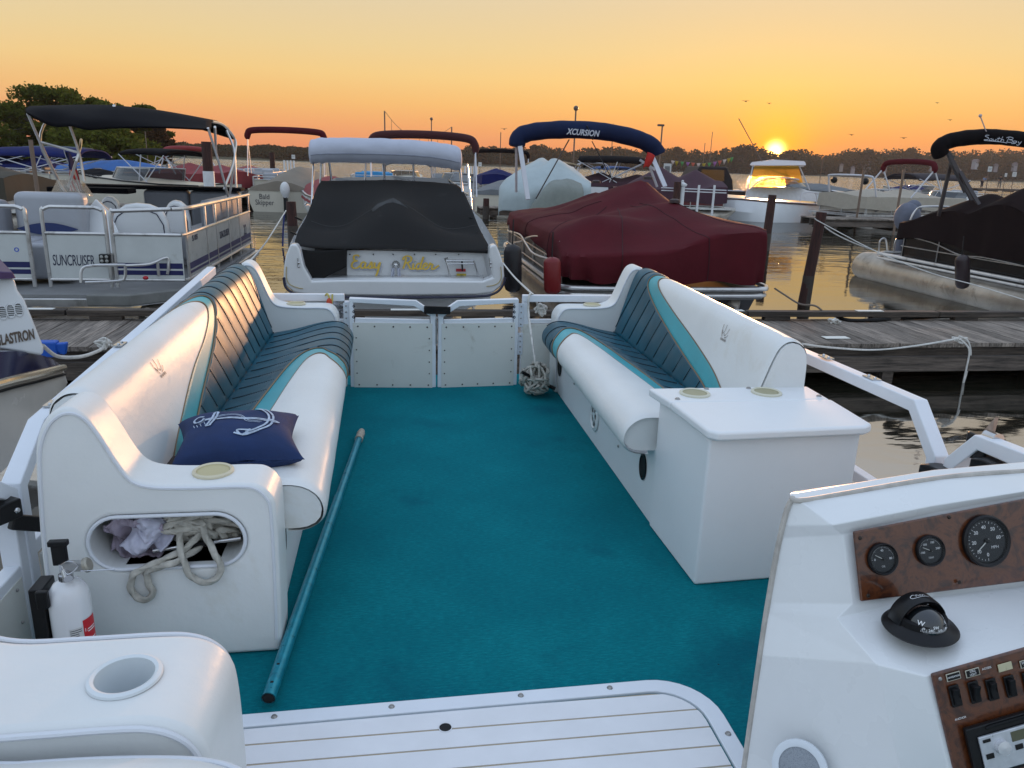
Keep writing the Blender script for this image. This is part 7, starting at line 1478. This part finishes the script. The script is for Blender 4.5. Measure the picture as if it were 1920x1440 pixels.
grun(1055, 345, 0, 8.5, 2.9, 'cabin cruiser with a tan hardtop behind the pale tarp', hull='white', Y=40, H=1.1, bim=mat('tan_canvas', (.3, .22, .13), .7), bimz=1.05, shield=True)
grun(1143, 352, 6, 6.5, 2.4, 'white wakeboard boat with a speaker tower behind the maroon cover', hull='white', tower=True, Y=42, H=.9)
grun(1190, 345, 20, 6.5, 2.4, 'boat with a small blue bimini between the navy bimini legs', hull='blue', cover=blue_c, cover_full=False, bim=mat('mid_blue_canvas', (.04, .08, .2), .8), bimz=1.25, Y=48)
# right of centre: maroon covered pontoons, cabin boat
o = gpont(1362, 372, 84, 4.6, 2.6, 'pontoon boat with long maroon cover behind the white fence rail', side='red', cover=mat('maroon_dusk', (.05, .018, .03), .8, var=.2), tent=.8, Y=31)
gpont(1262, 352, 70, 6.5, 2.5, 'pontoon boat with black bimini near the notice board', side='tan', cover=mat('maroon_dusk', None) if False else MATS['maroon_dusk'], bim=blk_c, Y=42, bh=2.0)
grun(1345, 358, -10, 8, 2.9, 'dark cabin boat with arched canvas enclosure left of the sun', hull='black', cab=mat('dark_canvas', (.015, .01, .012), .7), Y=38, H=1.0, shield=False)
# white fishing boat in front of the sun
sunglow_curtain = bpy.data.materials.new('sunglow_curtain'); sunglow_curtain.use_nodes = True; N = NT(sunglow_curtain.node_tree); N.n.clear()
N.l.new(N.new('ShaderNodeMixShader', i0=.55, i1=N.new('ShaderNodeBsdfTransparent', Color=(1, .66, .16, 1)).outputs[0], i2=N.new('ShaderNodeBsdfTranslucent', Color=(1, .62, .12, 1)).outputs[0]).outputs[0], N.new('ShaderNodeOutputMaterial').inputs[0])  # clear curtain; yellow glow of the sun behind is put into its tint
fb = thing('fishing_boat', 'white fishing boat with hardtop and clear curtains in front of the sun', 'fishing boat', tuple(at(1440, 425, Z=WL)), 0)
HY = [(1336, 369, 31.6), (1380, 371, 31), (1440, 376, 30.2), (1500, 380, 30.4), (1540, 382, 31), (1560, 379, 31.8)]; HM = [(1337, 392, 31.6), (1380, 396, 30.7), (1440, 402, 30), (1500, 404, 30.3), (1535, 402, 31), (1552, 392, 31.8)]; HB = [(1342, 412, 31.6), (1380, 420, 30.8), (1440, 428, 30.1), (1490, 428, 30.4), (1520, 418, 31), (1538, 405, 31.8)]
m = MB(); a_, b_, c_ = [crom([AT(t) for t in r_], 5) for r_ in (HY, HM, HB)]; back = [p + Vector((-.2, 2.6 * (1 - (i / (len(a_) - 1)) ** 3), .1)) for i, p in enumerate(a_)]; m.loft([c_, b_, a_, back]); m.build('hull', gel, fb, angle=40); m = MB(); m.tube([p + Vector((0, -.03, -.05)) for p in a_], .035, 6); m.build('rub_rail', mat('dark_rub', (.08, .05, .05), .5), fb); m = MB(); m.tube([p + Vector((0, -.02, .1)) for p in c_], .03, 5); m.build('boot_stripe', mat('dark_rub', None) if False else MATS['dark_rub'], fb)
m = MB(); m.loft([[AT(t) for t in r_] for r_ in (((1396, 371, 30.8), (1400, 355, 31), (1420, 350, 31), (1500, 352, 31.2), (1527, 362, 31.2), (1532, 378, 31)), ((1396, 371, 32.6), (1402, 355, 32.6), (1420, 350, 32.6), (1500, 352, 32.6), (1525, 362, 32.4), (1530, 378, 32.2)))]); m.add([AT(t) for t in ((1396, 371, 30.8), (1400, 355, 31), (1420, 350, 31), (1500, 352, 31.2), (1527, 362, 31.2), (1532, 378, 31))], [(0, 1, 2, 3, 4, 5)]); m.build('cabin', wpaint, fb, bevel=.04)
m = MB(); m.loft([[AT(t) for t in r_] for r_ in (((1408, 306, 30.8), (1450, 301, 30.8), (1509, 304, 30.8)), ((1406, 309, 30.6), (1450, 310, 30.6), (1511, 309, 30.6)), ((1412, 312, 32.8), (1450, 312, 32.8), (1507, 312, 32.8)), ((1410, 304, 32.8), (1450, 299, 32.8), (1507, 302, 32.8)))], closed=False); m.build('hardtop', mat('pink_white_top', (.55, .5, .5), .4), fb, bevel=.02, thick=.05)
m = MB(); m.loft([[AT(t) for t in r_] for r_ in (((1415, 311, 30.9), (1404, 352, 30.9)), ((1450, 311, 30.8), (1450, 352, 30.8)), ((1497, 311, 31), (1505, 342, 31)))]); m.build('clear_curtain', sunglow_curtain, fb)
m = MB(); m.loft([[AT(t) for t in r_] for r_ in (((1408, 353, 30.7), (1430, 336, 30.8)), ((1450, 350, 30.4), (1460, 335, 30.7)), ((1500, 350, 30.6), (1490, 335, 30.9)), ((1512, 350, 31.5), (1497, 336, 31.5)))]); m.build('windshield', mat('smoke_glass', None) if False else MATS.get('smoke_glass', shirt_m), fb)
m = MB()
for pts in (((1412, 310, 30.8), (1398, 372, 30.8)), ((1440, 312, 30.9), (1430, 350, 30.9)), ((1498, 310, 30.9), (1518, 356, 30.9)), ((1470, 312, 31), (1478, 340, 31)), ((1430, 312, 31), (1478, 330, 31)), ((1404, 356, 30.7), (1430, 337, 30.7), (1470, 333, 30.7), (1498, 337, 30.8))): m.tube(crom(alp(*pts), 3), .03, 6)
for pts in (((1500, 378, 30.3), (1505, 362, 30.4), (1530, 362, 30.8), (1558, 368, 31.6)), ((1530, 362, 30.8), (1532, 380, 30.8)), ((1345, 370, 31), (1348, 358, 31), (1395, 358, 31))): m.tube(crom(alp(*pts), 3), .02, 6)
m.build('frame_tube', wl_, fb); m = MB(); m.tube([at(1430, 305, Y=31), at(1385, 222, Y=31)], .018, 5); m.build('antenna', mat('thin_rod', (.15, .1, .08), .5), fb)
# cream pontoon on the right
cp2 = gpont(1556, 424, -77, 5.6, 2.5, 'cream pontoon boat with tan cover and rolled maroon bimini behind the right dock', side='tan', cover=mat('tan_cover', (.36, .32, .26), .75, var=.08, bump=.006, bscale=5), tent=.28, Y=28.5)
boots(cp2, 2.5, 3.6, 2.55, maroon_c, .11, sp=1.0)
m = MB(); sw = mat('swoosh', (.08, .07, .07), .5); strokes(m, lambda a, b_: Vector((1.235, .9 + a, .64 + b_ * .8)), [[(0, .02), (.8, .26), (1.8, .30), (2.9, .05)], [(.6, .05), (1.4, .2), (2.6, .02)]], .07); m.build('side_graphic', sw, cp2, local=True)
m = MB(); m.tube(crom([(-1.2, .9, 1.17), (-1.15, .7, 1.8), (-.9, .6, 1.95), (.9, .6, 1.95), (1.15, .7, 1.8), (1.2, .9, 1.17)], 5), .035, 8); m.build('ski_tower', wl_, cp2, local=True)
m = MB(); [m.ball((x, .65, 1.75), .13, 10) for x in (-.8, .8)]; m.build('tower_speaker', black_pl, cp2, local=True)
gpont(1640, 375, -80, 6.5, 2.5, 'pontoon boat with dark flat bimini behind the cream one', side='white', bim=mat('dark_bimini', (.02, .015, .02), .8), seats=lgrey_v, Y=40, bh=1.6)
grun(1870, 392, 66, 4.6, 2.3, 'white runabout with a covered outboard beyond the black cover', hull='white', outboard='white', Y=34, H=.85)
grun(1780, 362, 80, 6.5, 2.4, 'boat with red folded seat covers behind the cream pontoon boat', hull='white', shield=True, Y=40)
grun(1215, 338, 75, 6.0, 2.3, 'pale boat among the far slips right of the navy bimini', hull='white', Y=58)
grun(1330, 338, 80, 6.0, 2.3, 'low boat near the string of coloured pennants', hull='grey', Y=52)

for q_ in (('white covered boat in the far row above the tan cover, left of two', 1600, 20, 'white', grey_c, 52), ('low blue covered boat in the far row above the tan cover', 1668, -60, 'white', blue_c, 58), ('far motor boat near the pier with the two people', 1800, 70, 'cream', None, 62),
           ('dark covered boat in the far row right of the wakeboard tower boat', 1172, 75, 'white', MATS['maroon_dusk'], 52), ('pale motor boat just left of the fishing boat', 1390, 60, 'white', None, 50), ('small grey covered boat far behind the white cruiser bimini right leg', 880, 10, 'cream', grey_c, 60), ('cream boat far behind the white bimini middle leg', 742, -15, 'cream', None, 56), ('small boat with a red cover far left of the beige cover', 486, 20, 'white', red_c, 58)):
    grun(q_[1], 330, q_[2], 6, 2.3, q_[0], hull=q_[3], cover=q_[4], Y=q_[5], shield=q_[4] is None, coverh=.45)
# ---- finger docks
dock('dock', 'dark finger dock under the cream pontoon boat on the right', 14.6, 22.5, 25.2, 26.6, DT + .1, loc=(18, 25.2, DT))
dock('dock', 'finger dock behind the white cruiser at the foot of the small covered boats', 3.2, 7.5, 29.0, 30.2, DT + .0, loc=(5, 29, DT))
dock('dock', 'long dock far behind the left pontoon boat', -26, -6, 25.5, 26.8, DT + .0, loc=(-15, 25, DT))
m = MB(); P0 = at(1530, 352, Y=100)
dock('dock', 'far pier with two people on the right', at(1835, 350, Y=96).x, at(1835, 350, Y=96).x + 30, 96, 98, DT + .3, loc=(60, 96, DT))
# white railing with newel post
rl = thing('dock_railing', 'white railing of two wires and posts in front of the long maroon cover', 'railing', tuple(at(1300, 380, Y=27.5)))
m = MB()
for u in (1311, 1340): a_ = at(u, 347, Y=27.5); m.bar((a_.x, a_.y, a_.z), (a_.x, a_.y, WL), .07, .05)
m.build('post', wpaint, rl); m = MB(); [m.tube([at(1240, v - .0, Y=27.5), at(1362, v + 5, Y=27.5)], .018, 5) for v in (352, 357)]; m.build('rail_wire', wpaint, rl)
nw = at(1280, 341, Y=27.3); m = MB(); m.lathe([(.10, -1.2), (.10, -.16), (.16, -.14), (.17, -.08), (.10, -.04), (.04, .0), (.05, .04), (.0001, .07)], tuple(nw), 4 * 5); tag(m.build('newel_post', wpaint, None), 'white newel post with a pointed cap above the maroon cover', 'post')
m = MB(); a_ = at(1271, 341, Y=27.2); m.tube([(a_.x, a_.y, WL), (a_.x, a_.y, a_.z)], .13, 12); tag(m.build('mooring_pile', pile_m, None), 'short rusty brown post left of the white newel post', 'piling', 'mooring pilings between the slips')
# signs
def sign(u, v, w_, h_, Y, label, lines_=2, post=True, k=0, vb=None):
    c_ = at(u, v, Y=Y); ww = w_ * Y / FPX; hh = h_ * Y / FPX; t = thing('notice_sign', label, 'sign', (c_.x, c_.y, WL), 0, 'small white signs around the marina')
    m = MB(); m.box(c_.x - ww / 2, c_.x + ww / 2, c_.y - .03, c_.y, c_.z - hh / 2, c_.z + hh / 2); m.build('board', mat('sign_board', (.5, .5, .48), .6), t)
    m = MB(); [m.box(c_.x - ww * .35, c_.x + ww * .3, c_.y - .04, c_.y - .032, c_.z + hh * (.28 - .56 * (i + .5) / lines_) - hh * .03, c_.z + hh * (.28 - .56 * (i + .5) / lines_) + hh * .03) for i in range(lines_)]; m.build('text_lines', ink, t)
    if post: m = MB(); m.tube([(c_.x, c_.y + .02, WL - 1), (c_.x, c_.y + .02, c_.z + hh * (.5 if not vb else vb))], .035, 6); m.build('post', mat('dark_post', (.06, .05, .05), .6), t)
sign(1251, 318, 15, 22, 36, 'white notice board with many lines right of the bimini legs', 6)
sign(1856, 317, 9, 10, 70, 'upper white sign on a thin pole behind the black bimini legs', 2, vb=3.5); sign(1902, 327, 9, 9, 80, 'white sign right of the two people on the pier', 2)
sign(1886, 328, 5, 7, 85, 'small white sign between the people and the right edge', 1); sign(550, 294, 6, 7, 110, 'tiny white sign in the water left of the white bimini', 1); sign(900, 308, 6, 7, 90, 'tiny white sign in the water right of the white bimini', 1)
# poles, lamps, string lights, pennants
def polef(u, vt, Y, r, label, kind='pole', name='pole', ball=False, vb=None, arm=False):
    a_ = at(u, vt, Y=Y); t = thing(name, label, kind, (a_.x, a_.y, WL), 0, 'thin poles and masts against the sky'); m = MB(); m.tube([(a_.x, a_.y, WL - 1), tuple(a_)], r, 6); m.build('shaft', mat('pole_brown', (.16, .11, .08), .6), t)
    if ball: m = MB(); m.ball(a_, r * 3.2, 8); m.build('globe', mat('dull_globe', (.12, .08, .06), .4), t)
    if arm: m = MB(); m.box(a_.x - r * 6, a_.x + r * 2, a_.y - r * 2, a_.y + r * 2, a_.z - r * 1.2, a_.z + r * 1.2); m.build('lamp_head', mat('dark_post', (.06, .05, .05), .6), t)
    return a_
A1 = polef(721, 208, 60, .05, 'tall pole holding the left end of the string of lights', name='light_string_pole'); A2 = polef(847, 238, 64, .05, 'shorter pole holding the right end of the string of lights', name='light_string_pole')
polef(809, 223, 58, .035, 'thin mast with a round top under the string of lights', name='mast', ball=True); polef(1080, 203, 50, .05, 'mast with a small ball above the rolled navy bimini', name='mast', ball=True); polef(1242, 235, 60, .06, 'street lamp right of the rolled navy bimini', 'street lamp', 'street_lamp', arm=True)
for u, vt, Y, l in ((939, 248, 55, 'thin mast left of the navy bimini'), (1150, 232, 60, 'thin mast behind the navy bimini'), (1322, 268, 70, 'short thin mast left of the tall one near the sun'), (1336, 247, 70, 'taller thin mast left of the sun'), (1543, 297, 60, 'white mast right of the fishing boat'), (1620, 318, 26, 'bare pole in front of the cream pontoon boat, left one'), (1695, 318, 25, 'bare pole in front of the cream pontoon boat, right one'), (272, 246, 60, 'white mast in front of the left trees'), (57, 262, 18, 'grey leaning pole in front of the olive cover')): polef(u, vt, Y, .03 if Y > 40 else .045, l)
m = MB(); pts = crom([A1.lerp(A2, t) + Vector((0, 0, -1.35 * 4 * t * (1 - t) * (1.15 - .3 * t))) for t in (0, .15, .3, .5, .7, .85, 1)], 6); m.tube(pts, .018, 4); sl = thing('string_lights', 'sagging string of lights between two poles above the white cruiser', 'string lights', tuple(A1)); m.build('wire', mat('pole_brown', (.16, .11, .08), .6), sl)
for i in range(1, 8): q = pts[int(i * (len(pts) - 1) / 8)]; m = MB(); m.tube([q, q - Vector((0, 0, 1.2 - .7 * abs(i / 8 - .2)))], .014, 4); m.build('dropper', MATS['pole_brown'], sl)
pn_ = thing('pennant_string', 'string of small coloured pennants across the slips left of the sun', 'pennants', tuple(at(1300, 305, Y=45)))
pc = [mat('pen_%d' % i, c_, .7) for i, c_ in enumerate(((.5, .4, .35), (.35, .25, .03), (.08, .25, .08), (.3, .12, .3), (.45, .10, .06)))]
p0 = [at(u, v, Y=45) for u, v in ((1262, 301), (1290, 304), (1320, 306), (1350, 301), (1372, 295))]; pts = crom(p0, 6); m = MB(); m.tube(pts, .012, 4); m.build('cord', MATS['pole_brown'], pn_)
for i, q in enumerate(pts[::2]): m = MB(); m.add([q + Vector((-.12, 0, 0)), q + Vector((.12, 0, 0)), q + Vector((0, .02, -.32))], [(0, 1, 2)]); m.build('pennant', pc[i % 5], pn_, thick=.01)
# white piles far out
for i, (u0, n_, st_, Y) in enumerate(((533, 4, 6, 95), (872, 5, 5.5, 90), (1112, 3, 8, 80))):
    for k in range(n_):
        a_ = at(u0 + k * st_, 305 + (u0 - 533) * .028, Y=Y); m = MB(); m.tube([(a_.x, a_.y, WL - 1), (a_.x, a_.y, 1.0)], .11, 8); tag(m.build('white_pile', wpaint, None), ['white pilings in a row far out left of the white cruiser', 'white pilings in a row just right of the white cruiser', 'white pilings in a row near the wakeboard tower boat'][i], 'piling', ['far pilings left of the cruiser', 'far pilings right of the cruiser', 'far pilings by the tower boat'][i])

# ---- people on the far pier
def person(u, vt, h, Y, label, shirt, pants, facing=0, lean=0, z0=DT + .3):
    b0 = at(u, vt, Y=Y); t = thing('person', label, 'person', (b0.x, Y, z0), facing, None); s_ = h / 1.72
    jt = {'pel': (0, 0, .92), 'sp': (0, -.02 - lean * .15, 1.15), 'ch': (0, -.02 - lean * .35, 1.36), 'nk': (0, -.02 - lean * .45, 1.48), 'hd': (0, -.04 - lean * .55, 1.60), 'ht': (0, -.04 - lean * .6, 1.70),
          'ls': (-.18, -.02 - lean * .35, 1.38), 'le': (-.25, -.06 - lean * .4, 1.12), 'lh': (-.20, -.24 - lean * .4, 1.0), 'rs': (.18, -.02 - lean * .35, 1.38), 're': (.26, -.04 - lean * .4, 1.12), 'rh': (.20, -.20 - lean * .4, .96),
          'll': (-.10, 0, .88), 'lk': (-.11, -.03, .48), 'la': (-.12, .02, .08), 'lt': (-.13, -.12, .04), 'rl': (.10, 0, .88), 'rk': (.12, -.02, .48), 'ra': (.14, .03, .08), 'rt': (.15, -.11, .04)}
    rad = dict(pel=.14, sp=.13, ch=.15, nk=.055, hd=.095, ht=.07, ls=.06, le=.042, lh=.03, rs=.06, re=.042, rh=.03, ll=.09, lk=.06, la=.042, lt=.035, rl=.09, rk=.06, ra=.042, rt=.035)
    ed = [('pel', 'sp'), ('sp', 'ch'), ('ch', 'nk'), ('nk', 'hd'), ('hd', 'ht'), ('ch', 'ls'), ('ls', 'le'), ('le', 'lh'), ('ch', 'rs'), ('rs', 're'), ('re', 'rh'), ('pel', 'll'), ('ll', 'lk'), ('lk', 'la'), ('la', 'lt'), ('pel', 'rl'), ('rl', 'rk'), ('rk', 'ra'), ('ra', 'rt')]
    def skin(keys, mt, name, grow=0):
        ks = [k for k in jt if k in keys]; me = bpy.data.meshes.new(name); me.from_pydata([tuple(c * s_ for c in jt[k]) for k in ks], [(ks.index(a), ks.index(b_)) for a, b_ in ed if a in ks and b_ in ks], []); o = bpy.data.objects.new(name, me); COL.objects.link(o)
        md = o.modifiers.new('s', 'SKIN')
        for i, k in enumerate(ks): me.skin_vertices[0].data[i].radius = ((rad[k] + grow) * s_,) * 2
        me.skin_vertices[0].data[0].use_root = True; sb_ = o.modifiers.new('u', 'SUBSURF'); sb_.levels = 1; sb_.render_levels = 1; me.materials.append(mt); o.parent = t; return o
    skin(list(jt), mat('skin', (.25, .14, .09), .6), 'body'); skin(['pel', 'sp', 'ch', 'ls', 'le', 'rs', 're'], shirt, 'shirt', .018); skin(['pel', 'll', 'lk', 'la', 'rl', 'rk', 'ra'], pants, 'trousers', .015)
    m = MB(); m.ball((0, jt['hd'][1] * s_ + .015, 1.655 * s_), .105 * s_, 10, (.95, 1.05, .85)); m.build('hair', mat('dark_hair', (.02, .015, .01), .8), t, local=True)
person(1840, 350, 1.66, 96.6, 'person in a pale blue shirt bending over the pier rail', mat('blue_shirt', (.14, .20, .32), .8), mat('dark_trousers', (.02, .02, .03), .8), R(10), .8)
person(1873, 350, 1.78, 96.8, 'person in dark clothes standing on the pier', mat('dark_shirt', (.02, .02, .02), .8), mat('grey_trousers', (.12, .11, .10), .8), R(-30), 0)
# ---- gulls
gm = mat('gull_dark', (.05, .035, .03), .8)
for i, (u, v, s_, l) in enumerate(((1398, 190, .5, 'gull flying highest, above and left of the sun'), (1442, 194, .35, 'small gull right of the highest one'), (1596, 253, .45, 'gull between the sun and the black bimini'), (1694, 259, .5, 'gull just left of the black bimini'), (1781, 225, .35, 'gull above the left end of the black bimini'), (1757, 193, .3, 'faint gull high near the right edge'), (945, 242, .4, 'gull beside the thin mast left of the navy bimini'))):
    c_ = at(u, v, Y=75); k = s_ * 1.0; m = MB(); m.tube([c_ + Vector((-.18 * k, 0, 0)), c_, c_ + Vector((.26 * k, 0, -.03))], [.01, .06 * k, .015], 6); m.loft([[c_ + Vector((x * k + sx_ * sx_ * .1 * k, sx_ * .2 * k, abs(sx_) * .28 * k - sx_ * sx_ * .16 * k)) for x in (-.08, .08)] + [] for sx_ in (-1.3, -.6, 0, .6, 1.3)]); m.loft([[c_ + Vector((sx_ * .75 * k, 0, abs(sx_) * .30 * k - sx_ * sx_ * .17 * k + dz)), c_ + Vector((sx_ * .75 * k, .12 * k, abs(sx_) * .30 * k - sx_ * sx_ * .17 * k + dz))] for sx_, dz in ((-1, 0), (-.5, .02), (0, 0), (.5, .02), (1, 0))])
    tag(m.build('gull', gm, None, thick=.02), l, 'bird', 'gulls in the evening sky')
hz = bpy.data.materials.new('haze_air'); hz.use_nodes = True; N = NT(hz.node_tree); N.n.clear()
pv = N.new('ShaderNodeVolumePrincipled', Color=(.85, .76, .70, 1), Density=.0002, Anisotropy=.3)
N.l.new(pv.outputs[0], N.new('ShaderNodeOutputMaterial').inputs['Volume'])
m = MB(); m.box(-950, 950, -80, 900, WL - 4.2, 30); tag(m.build('haze', hz, smooth=False), 'thin warm evening haze over the lake', 'haze', kind='stuff')
